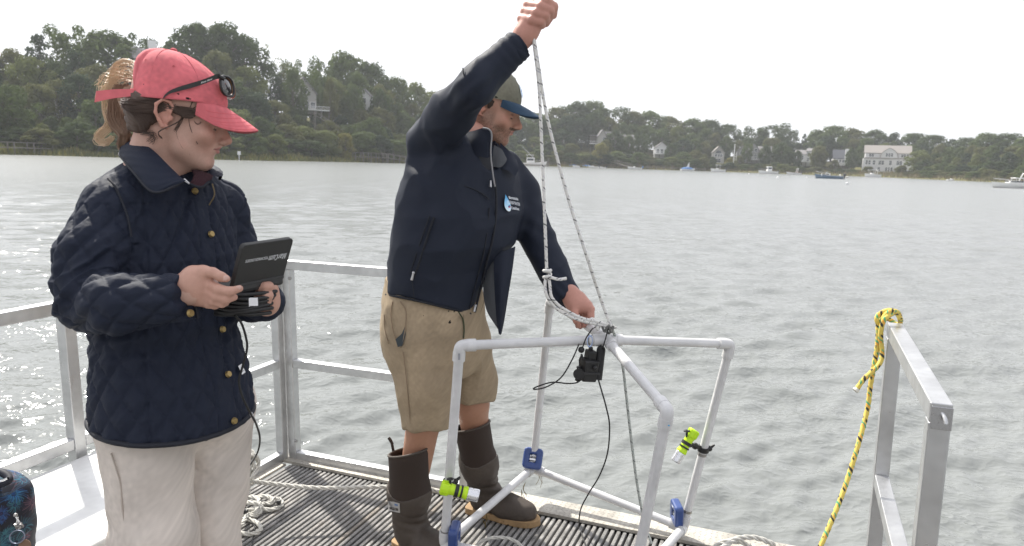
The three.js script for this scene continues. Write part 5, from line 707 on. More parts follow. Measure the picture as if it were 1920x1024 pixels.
// ---------------------------------------------------------------- people: heads, hands and hair
// head axes: origin between the ear openings, +z to the face, +y up, +x to its own left
function headField(o = {}) {
  const S = [], add = (f, k = 0.012) => S.push([f, k, 1]), cut = (f, k = 0.006) => S.push([f, k, -1]);
  const m = (x, y, z) => V(x, y, z), both = fn => { fn(1); fn(-1); };
  const jaw = o.jaw ?? 1, ns = o.nose ?? 1;
  add(ell(m(0, 0.050, -0.002), 0.075, 0.083, 0.098), 0);
  add(ell(m(0, 0.042, 0.030), 0.064, 0.068, 0.072), 0.02);
  add(ell(m(0, -0.020, 0.044), 0.058 * jaw, 0.076, 0.056), 0.025);
  both(s => add(cone(m(s * 0.050 * jaw, -0.030, 0.006), m(s * 0.043 * jaw, -0.062, 0.030), 0.018, 0.017), 0.03));
  both(s => add(cone(m(s * 0.043 * jaw, -0.062, 0.030), m(s * 0.016, -0.089, 0.077), 0.018, 0.016), 0.022));
  add(ell(m(0, -0.084, 0.084), 0.022 * jaw, 0.019, 0.0165), 0.014);
  add(ell(m(0, -0.050, 0.080), 0.027, 0.030, 0.025), 0.014);
  both(s => add(ell(m(s * 0.041, -0.022, 0.068), 0.022, 0.020, 0.024), 0.022));
  both(s => add(cone(m(s * 0.044, 0.022, 0.080), m(s * 0.010, 0.019, 0.098), 0.010 * (o.brow ?? 1), 0.010 * (o.brow ?? 1)), 0.016));
  both(s => cut(ell(m(s * 0.033, 0.002, 0.110), 0.019, 0.013, 0.020), 0.014));
  both(s => add(ell(m(s * 0.031, 0.002, 0.0865), 0.0145, 0.0125, 0.0132), 0.004));      // eyeball under its lids
  both(s => cut(cone(m(s * 0.022, -0.0065, 0.1025), m(s * 0.040, -0.0058, 0.0965), 0.0016, 0.0016), 0.003));   // the lash line, cast down
  both(s => cut(cone(m(s * 0.021, 0.0095, 0.1025), m(s * 0.042, 0.0085, 0.0955), 0.0018, 0.0018), 0.005));    // crease of the upper lid
  // nose
  add(cone(m(0, 0.004, 0.090), m(0, -0.028, 0.103), 0.0095, 0.0125), 0.008);
  add(cone(m(0, 0.012, 0.099), m(0, -0.020, 0.121 * (0.97 + 0.03 * ns)), 0.0072, 0.0085 * ns), 0.012);
  add(ell(m(0, -0.0255, 0.1205), 0.0105 * ns, 0.0090 * ns, 0.0115 * ns), 0.007);
  both(s => add(ell(m(s * 0.0125, -0.0305, 0.1085), 0.0072, 0.0072, 0.0100), 0.006));
  add(cone(m(0, -0.034, 0.116), m(0, -0.037, 0.104), 0.0050, 0.0055), 0.006);
  both(s => cut(ell(m(s * 0.0062, -0.0380, 0.1125), 0.0028, 0.0030, 0.0045), 0.002));
  both(s => cut(cone(m(s * 0.0185, -0.026, 0.1035), m(s * 0.0285, -0.050, 0.0935), 0.0022 - (o.frown ? 0.0018 : 0), 0.0010), 0.010));  // fold from nose to mouth
  // lips
  add(cone(m(0, -0.0445, 0.1045), m(0.016, -0.0475, 0.0985), 0.0052, 0.0034), 0.006); add(cone(m(0, -0.0445, 0.1045), m(-0.016, -0.0475, 0.0985), 0.0052, 0.0034), 0.004);
  add(cone(m(0, -0.0555, 0.1030), m(0.014, -0.0535, 0.0985), 0.0058, 0.0035), 0.005); add(cone(m(0, -0.0555, 0.1030), m(-0.014, -0.0535, 0.0985), 0.0058, 0.0035), 0.003);
  cut(cone(m(0, -0.0497, 0.1110), m(0.0215, -0.0515 - (o.frown ?? 0), 0.0995), 0.0019, 0.0013), 0.0035); cut(cone(m(0, -0.0497, 0.1110), m(-0.0215, -0.0515 - (o.frown ?? 0), 0.0995), 0.0019, 0.0013), 0.0035);
  cut(ell(m(0, -0.0685, 0.1055), 0.014, 0.0045, 0.0055), 0.010);
  // ears
  both(s => {
    add(ell(m(s * 0.0755, 0.004, -0.013), 0.0048, 0.027, 0.016, new THREE.Quaternion().setFromEuler(new THREE.Euler(-0.18, s * 0.30, 0))), 0.006);
    const hx = [[0.0, 0.010], [0.004, 0.022], [-0.004, 0.033], [-0.018, 0.034], [-0.029, 0.021], [-0.028, 0.003], [-0.019, -0.012], [-0.010, -0.024], [-0.002, -0.024]];
    for (let i = 0; i + 1 < hx.length; i++) { const X = z => s * (0.078 - z * 0.36); add(cone(m(X(hx[i][0]), hx[i][1], hx[i][0]), m(X(hx[i + 1][0]), hx[i + 1][1], hx[i + 1][0]), 0.0036, i > 5 ? 0.0052 : 0.0036), 0.003); }
    cut(ell(m(s * 0.0855, 0.002, -0.007), 0.0075, 0.011, 0.0085), 0.004); cut(ell(m(s * 0.0875, 0.019, -0.013), 0.0055, 0.010, 0.008), 0.004);
    add(ell(m(s * 0.0755, -0.003, 0.004), 0.0040, 0.0065, 0.0040), 0.004);
  });
  // neck
  const nk = o.neck ?? [m(0, -0.165, -0.050), 0.056];
  add(cone(m(0, -0.035, -0.030), nk[0], 0.050 * (nk[2] ?? 1), nk[1]), 0.03);
  add(cone(m(0, -0.09, 0.035), nk[0].clone().add(V(0, 0.02, 0.03)), 0.022, 0.030), 0.04);
  both(s => add(cone(m(s * 0.050, -0.035, -0.022), nk[0].clone().add(V(s * 0.016, 0.004, 0.040)), 0.010, 0.010), 0.02));
  const n = S.length;
  return (x, y, z) => { let d = S[0][0](x, y, z); for (let i = 1; i < n; i++) { const [f, k, s] = S[i], v = f(x, y, z); d = s > 0 ? smin(d, v, k) : smax(d, -v, k); } return d; };
}
const mix3 = (a, b, t) => [lerp(a[0], b[0], t), lerp(a[1], b[1], t), lerp(a[2], b[2], t)];
function headPaint(g, skin, o) {
  const lip = o.lip, red = [skin[0] * 1.04, skin[1] * 0.72, skin[2] * 0.68], brow = o.hair;
  return paint(g, (p) => {
    let c = skin; const ax = Math.abs(p.x), n1 = noise(p.x * 60, p.y * 60, p.z * 60), n2 = noise(p.x * 260, p.y * 260, p.z * 260);
    const cheek = Math.exp(-((ax - 0.045) ** 2 + (p.y + 0.025) ** 2 + (p.z - 0.08) ** 2) / 0.0009); c = mix3(c, red, 0.5 * cheek);
    const tip = Math.exp(-((p.x) ** 2 + (p.y + 0.026) ** 2 + (p.z - 0.125) ** 2) / 0.0004); c = mix3(c, red, 0.5 * tip);
    if (ax > 0.072) c = mix3(c, red, 0.65 * smooth(0.072, 0.08, ax));
    const eye = Math.exp(-((ax - 0.031) ** 2 / 0.00035 + (p.y - 0.002) ** 2 / 0.00014)) * (p.z > 0.08 ? 1 : 0); c = mix3(c, [skin[0] * 0.72, skin[1] * 0.60, skin[2] * 0.58], 0.45 * eye);
    if (p.z > 0.088 && ax > 0.019 && ax < 0.043) { const l = Math.abs(p.y + 0.0062 - (ax - 0.031) ** 2 * 14); c = mix3(c, [0.03, 0.02, 0.018], 0.95 * smooth(0.0028, 0.0008, l)); }
    if (p.z > 0.07 && ax > 0.010 && ax < 0.048) { const by = 0.0235 + 0.004 * Math.sin((ax - 0.010) / 0.038 * 2.6) - (ax > 0.036 ? (ax - 0.036) * 0.4 : 0), w = lerp(0.0042, 0.0022, (ax - 0.01) / 0.038); c = mix3(c, brow, (o.brows ?? 0.8) * smooth(w + 0.0016, w - 0.001, Math.abs(p.y - by + n2 * 0.0012))); }
    if (p.z > 0.090 && ax < 0.0215) { const w = (1 - (ax / 0.0215) ** 2), up = -0.0497 + 0.0078 * w * (1 - 0.18 * Math.exp(-((ax) ** 2) / 0.00001)), lo = -0.0505 - 0.0108 * w; if (p.y < up && p.y > lo) c = mix3(c, lip, 0.85 * smooth(0, 0.0016, Math.min(up - p.y, p.y - lo))); c = mix3(c, [lip[0] * 0.35, lip[1] * 0.35, lip[2] * 0.35], 0.8 * smooth(0.0016, 0.0004, Math.abs(p.y + 0.0499 + ax * (0.06 + (o.frown ?? 0) * 45)))); }
    if (o.beard) {
      const t = smooth(-0.028, -0.052, p.y - 0.42 * Math.max(0, 0.045 - p.z) + 0.004 * n1) * smooth(-0.035, 0.0, p.z) * smooth(-0.135, -0.098, p.y);
      const mo = smooth(0.028, 0.020, ax) * smooth(-0.0445, -0.0425, p.y) * smooth(-0.033, -0.0365, p.y) * (p.z > 0.09 ? 1 : 0);
      const side = smooth(0.055, 0.065, ax) * smooth(0.05, 0.035, p.z) * smooth(0.002, 0.012, p.z) * smooth(0.05, -0.03, p.y);
      const inLip = p.z > 0.094 && ax < 0.017 && p.y < -0.0445 && p.y > -0.0595 ? 0.15 : 1;
      c = mix3(c, o.hair, clamp((Math.max(t, side * 0.8) * 0.86 + mo * 1.0) * (0.72 + 0.55 * n2) * inLip));
    }
    const n3 = fbm(p.x * 28, p.y * 28, p.z * 28, 2), f = 1 + 0.05 * n1 + 0.06 * n2; c = mix3(c, red, clamp(0.22 * n3 + 0.06)); return [c[0] * f, c[1] * f, c[2] * f];
  });
}
// a hand as separate chains of tapered bones about a palm; pts in deck coordinates
function handField(palm, fingers, wrist, k = 0.010) {
  const S = [];
  for (const [a, b, ra, rb] of palm) S.push([cone(a, b, ra, rb), k]);
  if (wrist) S.push([cone(wrist[0], wrist[1], wrist[2], wrist[3]), 0.022]);
  const F = fingers.map(ch => { const c = []; for (let i = 0; i + 1 < ch.length; i++) c.push(cone(ch[i][0], ch[i + 1][0], ch[i][1], ch[i + 1][1])); return c; });
  return (x, y, z) => { let d = 1e3; for (const [f, kk] of S) d = smin(d, f(x, y, z), kk); for (const c of F) { let e = 1e3; for (const f of c) e = smin(e, f(x, y, z), 0.003); d = smin(d, e, 0.0045); } return d; };
}
// many fine hairs as tubes along jittered copies of a guide
function locks(guides, n, r0, spread, seed, seg = 12, sides = 4) {
  const r = RNG(seed), out = [];
  for (const [pts, cnt, sp] of guides) for (let i = 0; i < (cnt ?? n); i++) {
    const s = sp ?? spread, off = V((r() - 0.5) * s, (r() - 0.5) * s, (r() - 0.5) * s), w = 0.6 + 0.8 * r(), q = pts.map((p, k) => p.clone().addScaledVector(off, (0.5 + k / pts.length) * w).add(V((r() - 0.5) * s * 0.3, (r() - 0.5) * s * 0.3, (r() - 0.5) * s * 0.3)));
    out.push(tube(q, r0 * (0.7 + 0.6 * r()), seg, sides));
  }
  return merge(out);
}
// a baseball cap in head axes: crown of six panels, curved peak
const capP = ca => lerp(2.7, 2.05, smooth(-0.4, 1, ca));
function capCrown(o) {
  const nA = 96, nT = 26, pos = [], idx = [], uv = [];
  for (let j = 0; j <= nT; j++) for (let i = 0; i <= nA; i++) {
    const a = i / nA * 2 * Math.PI, t = j / nT, ca = Math.cos(a), sa = Math.sin(a);   // a = 0 at the front
    let y0 = lerp(o.yBack, o.yFront, smooth(-1, 1, ca));
    if (o.hole) { const da = Math.abs(Math.atan2(Math.sin(a - Math.PI), Math.cos(a - Math.PI))); y0 += o.hole * Math.pow(Math.max(0, 1 - (da / 0.52) ** 2), 0.5); }
    const f = Math.pow(Math.max(0, 1 - Math.pow(t, capP(ca))), 0.55), seam = Math.abs(Math.sin(a * 3 + Math.PI / 2)), bulge = 1 - 0.022 * Math.pow(1 - seam, 7) * (1 - 0.5 * t);
    const rx = o.rx, rz = ca > 0 ? o.rzF : o.rzB;
    const wr = 1 + (o.wrinkle ?? 0.012) * fbm(ca * 2.3 + 3, t * 5 + sa * 1.5, sa * 2.3, 3) * smooth(0, 0.2, t);
    pos.push(sa * rx * f * bulge * wr, lerp(y0, o.top, Math.pow(t, 0.93)) + 0.004 * (wr - 1) * 60 * 0, o.cz + ca * rz * f * bulge * wr + o.topZ * t * t); uv.push(a * 0.09, t * 0.13);
  }
  for (let j = 0; j < nT; j++) for (let i = 0; i < nA; i++) { const a = j * (nA + 1) + i; idx.push(a, a + 1, a + nA + 1, a + 1, a + nA + 2, a + nA + 1); }
  const g = new THREE.BufferGeometry(); g.setAttribute('position', new THREE.Float32BufferAttribute(pos, 3)); g.setAttribute('uv', new THREE.Float32BufferAttribute(uv, 2)); g.setIndex(idx); g.computeVertexNormals(); return g;
}
function capPeak(o) {
  const nA = 48, nT = 16, pos = [], idx = [], uv = [], th = 0.0032;
  for (const side of [0, 1]) for (let j = 0; j <= nT; j++) for (let i = 0; i <= nA; i++) {
    const s = i / nA * 2 - 1, t = j / nT, a = s * o.half, x0 = Math.sin(a) * o.rx, z0 = o.cz + Math.cos(a) * o.rzF, y0 = lerp(o.yBack, o.yFront, smooth(-1, 1, Math.cos(a)));
    const len = o.len * Math.pow(Math.max(0, 1 - s * s * s * s), 0.42), xe = lerp(x0, x0 * 0.96, t), ze = z0 + len * t;
    const x = xe, droop = o.arch * (x / o.rx) ** 2 * smooth(0, 0.7, t) + o.tip * t * t + o.slope * len * t;
    pos.push(x, y0 + 0.002 - droop - side * th, ze - side * 0.0004); uv.push(x, ze);
  }
  const N = (nA + 1) * (nT + 1); for (const side of [0, 1]) for (let j = 0; j < nT; j++) for (let i = 0; i < nA; i++) { const a = side * N + j * (nA + 1) + i, q = [a, a + nA + 1, a + 1, a + 1, a + nA + 1, a + nA + 2]; if (side) q.reverse(); idx.push(...q); }
  const e = j => nT * (nA + 1) + j; for (let i = 0; i < nA; i++) idx.push(e(i), N + e(i), e(i + 1), e(i + 1), N + e(i), N + e(i + 1));
  const g = new THREE.BufferGeometry(); g.setAttribute('position', new THREE.Float32BufferAttribute(pos, 3)); g.setAttribute('uv', new THREE.Float32BufferAttribute(uv, 2)); g.setIndex(idx); g.computeVertexNormals(); return g;
}
function headMatrix(ear, px2m, yawToward, pitch, roll = 0, scale = 1) {  // +z of the head to the right of the picture, turned to the camera by yawToward, bowed by pitch
  const f = V(Math.cos(yawToward), 0, Math.sin(yawToward)), q0 = new THREE.Quaternion().setFromRotationMatrix(new THREE.Matrix4().makeBasis(V(0, 1, 0).cross(f).normalize(), V(0, 1, 0), f));
  const q = q0.multiply(new THREE.Quaternion().setFromEuler(new THREE.Euler(pitch, 0, roll)));
  const c = new THREE.Matrix4().makeRotationFromQuaternion(q).scale(V(scale, scale, scale));
  const off = V(-0.075, 0, 0).applyMatrix4(c);   // the near ear opening lies at the given point
  return c.setPosition(ear.clone().sub(off));
}
const weave = noiseTex(256, (u, v, i, j) => 0.5 + 0.22 * ((i % 4 < 2) === (j % 4 < 2) ? 1 : -1) + 0.25 * wrapNoise(u, v, 60, 3), 1); weave.repeat.set(9, 9);
const twill = noiseTex(256, (u, v, i, j) => 0.5 + 0.3 * (((i + j) % 6) < 3 ? 1 : -1) + 0.2 * wrapNoise(u, v, 50, 5), 1); twill.repeat.set(8, 8);
const knit = noiseTex(256, (u, v) => 0.5 + 0.4 * wrapNoise(u, v, 70, 6) + 0.3 * wrapNoise(u, v, 25, 7), 1); knit.repeat.set(6, 6);
const fade = noiseTex(256, (u, v) => { const a = 0.92 + 0.12 * wrapNoise(u, v, 6, 13) + 0.08 * wrapNoise(u, v, 50, 14); return [a, a, a]; }, 1, true); fade.repeat.set(2.2, 2.2);
MAT.skin = mat({ vertexColors: true, roughness: 0.47, specularIntensity: 0.6, sheen: 0.15, sheenRoughness: 0.5, bumpMap: knit, bumpScale: 0.0006 }); MAT.skin.sheenColor.setRGB(0.9, 0.6, 0.5);
// ---------------------------------------------------------------- the woman in the quilted jacket
const WF = V(0.92, 0, 0.392), WR = V(-0.392, 0, 0.92);   // where her chest faces, and her right side
const WE = V(0.9, 0, -0.43);                             // across the line of sight to her
const woman = (() => {
  const t = thing('person', 'woman in navy quilted jacket and red cap looking down at a handheld screen', 'person', onDeck(300, 1440, 0).setY(0));
  const HMx = headMatrix(pt(318, 219, 1.50), 0, -0.30, 0.215, 0, 0.925);
  const skin = [0.50, 0.315, 0.25];
  // head
  const hf = headField({ jaw: 0.94, neck: [V(0.004, -0.175, -0.045), 0.052, 0.94] });
  const head = surfaceNets(hf, V(-0.1, -0.19, -0.125), V(0.1, 0.15, 0.15), 0.0023);
  headPaint(head, skin, { lip: [0.46, 0.19, 0.17], hair: [0.06, 0.04, 0.03], brows: 0.75 }); head.applyMatrix4(HMx); head.computeVertexNormals(); flatUV(head);
  const body = [head];
  // torso, arms, legs
  const J = { chest: pt(312, 450, 1.63), hip: pt(318, 720, 1.62), rs: pt(212, 412, 1.51), re: pt(150, 575, 1.46), rw: pt(362, 548, 1.365), ls: pt(412, 390, 1.76), le: pt(440, 560, 1.78), lw: pt(500, 562, 1.56), rh: pt(275, 760, 1.56), lh: pt(375, 755, 1.70), neck: pt(300, 310, 1.60) };
  J.rk = pt(291, 1000, 1.545); J.lk = pt(397, 1000, 1.69); J.ra = V(J.rk.x, 0.09, J.rk.z - 0.02); J.la = V(J.lk.x, 0.09, J.lk.z - 0.02);
  const bf = [cone(J.neck, J.chest, 0.048, 0.075), cone(J.chest, J.hip, 0.075, 0.09), cone(J.rs, J.re, 0.036, 0.032), cone(J.re, J.rw, 0.035, 0.026), cone(J.ls, J.le, 0.045, 0.035), cone(J.le, J.lw, 0.035, 0.026), cone(J.chest, J.rs, 0.06, 0.036), cone(J.chest, J.ls, 0.06, 0.036), cone(J.rh, J.rk, 0.065, 0.045), cone(J.rk, J.ra, 0.045, 0.032), cone(J.lh, J.lk, 0.065, 0.045), cone(J.lk, J.la, 0.045, 0.032), cone(J.ra, J.ra.clone().add(V(0.12, -0.05, 0.06)), 0.035, 0.025), cone(J.la, J.la.clone().add(V(0.12, -0.05, 0.05)), 0.035, 0.025)];
  const flesh = surfaceNets((x, y, z) => { let d = 1e3; for (const f of bf) d = smin(d, f(x, y, z), 0.04); return d; }, ...bounds([...Object.values(J)], 0.2), 0.013);
  paint(flesh, () => skin); flatUV(flesh); body.push(flesh);
  // right hand: thumb along the top of the screen's case, fingers round its front
  const hz = 1.352, P = (x, y, d = 0) => pt(330 + x / 4.654, 420 + y / 4.654, hz + d);
  const handPaint = g => { paint(g, (p) => { const n = noise(p.x * 120, p.y * 120, p.z * 120); return [skin[0] * (1.02 + 0.06 * n), skin[1] * (0.93 + 0.06 * n), skin[2] * (0.90 + 0.06 * n)]; }); return flatUV(g); };
  const rh = handField([[P(150, 480, 0.012), P(300, 520, 0.016), 0.019, 0.014], [P(160, 540, 0.014), P(300, 580, 0.018), 0.020, 0.014], [P(180, 610, 0.016), P(280, 640, 0.020), 0.018, 0.013], [P(150, 440, 0.012), P(240, 425, 0.006), 0.017, 0.014], [P(190, 650, 0.018), P(250, 670, 0.020), 0.014, 0.011]],
    [[[P(230, 420, 0.008), 0.0125], [P(320, 425, 0.0), 0.0098], [P(395, 462, -0.002), 0.0092], [P(440, 478, -0.001), 0.0070]],
     [[P(290, 525, 0.012), 0.0115], [P(370, 572, -0.004), 0.0100], [P(470, 590, -0.006), 0.0088], [P(555, 564, 0.0), 0.0066]],
     [[P(270, 585, 0.014), 0.0112], [P(350, 632, 0.0), 0.0098], [P(440, 655, 0.0), 0.0088], [P(505, 640, 0.008), 0.0070]],
     [[P(250, 640, 0.016), 0.0105], [P(320, 672, 0.006), 0.0092], [P(400, 694, 0.008), 0.0082], [P(432, 690, 0.016), 0.0066]],
     [[P(225, 675, 0.018), 0.0092], [P(280, 700, 0.012), 0.0080], [P(340, 712, 0.016), 0.0072], [P(368, 708, 0.024), 0.0058]]], [P(40, 560, 0.024), P(160, 545, 0.016), 0.026, 0.024]);
  body.push(handPaint(surfaceNets(rh, ...bounds([P(60, 560), P(570, 480), P(370, 720)], 0.035), 0.0024)));
  // left hand: two finger ends come round the far side
  const lz = 1.455, Q = (x, y, d = 0) => pt(330 + x / 4.654, 420 + y / 4.654, lz + d);
  const lh = handField([[Q(800, 560, 0.04), Q(790, 650, 0.045), 0.020, 0.018], [Q(800, 600, 0.045), Q(790, 700, 0.05), 0.02, 0.018]],
    [[[Q(790, 540, 0.03), 0.0105], [Q(808, 545, 0.008), 0.0100], [Q(770, 545, 0.0), 0.0092], [Q(728, 553, -0.002), 0.0078]],
     [[Q(790, 610, 0.035), 0.0105], [Q(805, 625, 0.010), 0.0100], [Q(765, 622, 0.0), 0.0092], [Q(718, 630, -0.002), 0.0080]],
     [[Q(790, 660, 0.04), 0.010], [Q(790, 672, 0.014), 0.0095], [Q(752, 670, 0.006), 0.0085], [Q(728, 672, 0.006), 0.007]]], [Q(790, 690, 0.05), J.lw, 0.024, 0.026]);
  body.push(handPaint(surfaceNets(lh, ...bounds([Q(700, 530), Q(830, 720, 0.06)], 0.03), 0.0026)));
  const bodyGeo = mergeGeometries(body.map(g => { const q = g.toNonIndexed(); for (const k of Object.keys(q.attributes)) if (!['position', 'normal', 'uv', 'color'].includes(k)) q.deleteAttribute(k); return q; }));
  part(t, 'body', bodyGeo, MAT.skin);
  const L2 = (x, y, z) => V(x, y, z).applyMatrix4(HMx);
  { // eyes, mostly under the lids
    const e = []; for (const s of [-1, 1]) { const g = new THREE.SphereGeometry(0.0118, 20, 14); g.translate(s * 0.031, 0.0015, 0.0865); g.applyMatrix4(HMx); e.push(g); }
    for (const g of e) part(t, 'eye', g, mat({ c: [0.10, 0.07, 0.05], roughness: 0.08 }));
    const nails = []; for (const [a, b, r] of [[P(428, 474, -0.008), P(452, 482, -0.006), 0.0058], [P(540, 560, -0.006), P(566, 558, -0.003), 0.0052]]) { const g = new THREE.SphereGeometry(1, 14, 10); g.scale(r * 0.85, r * 1.35, 0.0014); g.applyMatrix4(new THREE.Matrix4().makeRotationZ(-1.2)); g.translate(a.x, a.y, a.z); nails.push(g); }
    for (const g of nails) part(t, 'fingernail', g, mat({ c: [0.62, 0.40, 0.34], roughness: 0.25 }));
  }
  // cap
  const co = { rx: 0.0885, rzF: 0.108, rzB: 0.100, cz: 0.0, yBack: 0.028, yFront: 0.050, top: 0.153, topZ: -0.026, hole: 0.052, half: 1.08, len: 0.078, arch: 0.034, tip: 0.004, slope: 0.40, wrinkle: 0.020 };
  const red = mat({ c: [0.82, 0.19, 0.215], roughness: 0.85, bumpMap: twill, bumpScale: 0.0005, map: fade, side: THREE.DoubleSide, sheen: 0.3, sheenRoughness: 0.6 });
  const crown = capCrown(co); crown.applyMatrix4(HMx); crown.computeVertexNormals(); const cap = part(t, 'cap', crown, red);
  const peak = capPeak(co); peak.applyMatrix4(HMx); part(cap, 'peak', peak, red);
  { // band, top button, eyelets, stitched seams, strap end
    const bandPts = []; for (let i = 0; i <= 60; i++) { const a = -2.55 + 5.1 * i / 60, ca = Math.cos(a); bandPts.push(L2(Math.sin(a) * (co.rx + 0.0006), lerp(co.yBack, co.yFront, smooth(-1, 1, ca)) + 0.001, co.cz + ca * ((ca > 0 ? co.rzF : co.rzB) + 0.0006))); }
    part(cap, 'edge_binding', tube(bandPts, 0.0016, 120, 6), red);
    const b = new THREE.SphereGeometry(0.0075, 16, 10); b.scale(1, 0.55, 1); b.translate(0, co.top + 0.001, co.topZ); b.applyMatrix4(HMx); part(cap, 'button', b, red);
    const ey = []; for (const a of [-0.52, -1.57, -2.4, 0.52, 1.57]) { const t = 0.62, ca = Math.cos(a), f = Math.pow(1 - Math.pow(t, capP(ca)), 0.55), p = L2(Math.sin(a) * co.rx * f * 1.004, lerp(0.04, co.top, Math.pow(t, 0.93)), ca * (ca > 0 ? co.rzF : co.rzB) * f * 1.004 + co.topZ * t * t); const g = new THREE.TorusGeometry(0.0020, 0.0006, 6, 14); g.lookAt(p.clone().sub(L2(0, 0.03, 0))); g.translate(p.x, p.y, p.z); ey.push(g); }
    part(cap, 'eyelets', merge(ey), red);
    const seams = []; for (let q = 0; q < 6; q++) { const a = q * Math.PI / 3, pts = []; for (let i = 0; i <= 14; i++) { const t = 0.02 + 0.95 * i / 14, ca = Math.cos(a), f = Math.pow(1 - Math.pow(t, capP(ca)), 0.55) * 0.985; if (q === 3 && t < 0.5) continue; pts.push(L2(Math.sin(a) * co.rx * f, lerp(lerp(co.yBack, co.yFront, smooth(-1, 1, ca)), co.top, Math.pow(t, 0.93)), ca * (ca > 0 ? co.rzF : co.rzB) * f + co.topZ * t * t)); } seams.push(tube(pts, 0.0013, 40, 6)); }
    part(cap, 'seams', merge(seams), red);
    const st = []; for (let k = 1; k < 6; k++) { const pts = []; for (let i = 0; i <= 30; i++) { const s = (i / 30 * 2 - 1) * (0.95 - k * 0.015), tt = 0.18 + k * 0.15, a = s * co.half, x0 = Math.sin(a) * co.rx, len = co.len * Math.pow(1 - s ** 4, 0.42), x = lerp(x0, x0 * 0.96, tt); pts.push(L2(x, lerp(co.yBack, co.yFront, smooth(-1, 1, Math.cos(a))) + 0.0022 - co.arch * (x / co.rx) ** 2 * smooth(0, 0.7, tt) - co.tip * tt * tt - co.slope * len * tt, co.cz + Math.cos(a) * co.rzF + len * tt)); } st.push(tube(pts, 0.0005, 60, 4)); }
    part(cap, 'peak_stitching', merge(st), mat({ c: [0.66, 0.13, 0.15], roughness: 0.8 }));
    const y0 = 0.028, s0 = L2(-0.052, y0 + 0.006, -0.086), s1 = L2(-0.050, y0 + 0.012, -0.175);
    const sp = []; for (let i = 0; i <= 8; i++) { const u = i / 8; sp.push(L2(-0.052 + 0.02 * u * u, y0 + 0.008 - 0.022 * u - 0.006 * u * u, -0.080 - 0.080 * u)); }
    const pos = [], idx = []; sp.forEach((p, i) => { const up = L2(0, 1, 0).sub(L2(0, 0, 0)).multiplyScalar(lerp(0.0075, 0.0125, i / 8)); for (const off of [-1, 1]) for (const w of [-0.0012, 0.0012]) { const q = p.clone().addScaledVector(up, off).add(WR.clone().multiplyScalar(w)); pos.push(q.x, q.y, q.z); } }); for (let i = 0; i < 8; i++) { const a = i * 4; for (const [x, y] of [[0, 1], [1, 3], [3, 2], [2, 0]]) idx.push(a + x, a + y, a + 4 + x, a + y, a + 4 + y, a + 4 + x); } idx.push(32, 33, 34, 33, 35, 34);
    const sg = new THREE.BufferGeometry(); sg.setAttribute('position', new THREE.Float32BufferAttribute(pos, 3)); sg.setIndex(idx); const sg2 = sg.toNonIndexed(); sg2.computeVertexNormals(); part(cap, 'strap', boxUV(sg2), red);
    const back = []; for (let i = 0; i <= 20; i++) { const a = Math.PI - 0.56 + 1.12 * i / 20; back.push([Math.sin(a) * co.rx, co.rzB * Math.cos(a)]); } const p2 = [], i2 = []; back.forEach(([x, z], i) => { for (const y of [0.0, 0.018]) { const q = L2(x, 0.026 + y, z); p2.push(q.x, q.y, q.z); } if (i) { const a = 2 * i; i2.push(a - 2, a - 1, a, a - 1, a + 1, a); } }); const bg = new THREE.BufferGeometry(); bg.setAttribute('position', new THREE.Float32BufferAttribute(p2, 3)); bg.setIndex(i2); bg.computeVertexNormals(); part(cap, 'strap', bg, red);
  }
  // hair: a close layer under the cap, a ponytail through the gap and loose wisps
  const hairDark = mat({ c: [0.085, 0.055, 0.042], roughness: 0.55, anisotropy: 0.4 }), hairMid = mat({ c: [0.24, 0.15, 0.095], roughness: 0.5 }), hairFair = mat({ c: [0.62, 0.46, 0.30], roughness: 0.42 });
  {
    const G = (pts) => pts.map(p => L2(...p)), guides = [], fair = [], mid = [];
    const inv = HMx.clone().invert(), px = (x, y, d = 0) => pt(150 + x / 3.657, 60 + y / 3.657, 1.545 + d);
    const fc = (x, y, lift = 0.0015) => { const r = ray(150 + x / 3.657, 60 + y / 3.657, QB); for (let d = 1.40; d < 1.62; d += 0.002) { const p = r.clone().multiplyScalar(d).add(EB), q = p.clone().applyMatrix4(inv); if (hf(q.x, q.y, q.z) < lift) return p; } return px(x, y, -0.01); };
    const layer = (() => { const c = [ell(V(0, 0.030, -0.022), 0.0775, 0.066, 0.083), ell(V(0, -0.005, -0.058), 0.060, 0.062, 0.045)]; return surfaceNets((x, y, z) => { let d = smin(c[0](x, y, z), c[1](x, y, z), 0.03); d = smax(d, y - 0.040, 0.006); const ear = ell(V(-0.08, 0.0, -0.006), 0.03, 0.032, 0.022)(x, y, z); d = smax(d, -ear, 0.006); const ear2 = ell(V(0.08, 0.0, -0.006), 0.03, 0.032, 0.022)(x, y, z); d = smax(d, -ear2, 0.006); d = smax(d, z - 0.060 + Math.max(0, 0.03 - y) * 1.3, 0.01); d = smax(d, -(y + 0.052 - 0.2 * Math.max(0, z + 0.05)), 0.008); return d; }, V(-0.1, -0.09, -0.12), V(0.1, 0.075, 0.09), 0.0032); })();
    displace(layer, (p) => 0.0022 * Math.sin(p.y * 420 + p.z * 260 + 4 * noise(p.x * 30, p.y * 30, p.z * 30)) * 0.6 + 0.0015 * noise(p.x * 90, p.y * 200, p.z * 60)); layer.applyMatrix4(HMx); layer.computeVertexNormals(); flatUV(layer);
    const hair = part(t, 'hair', layer, hairDark, 'dark brown hair tied back under the cap');
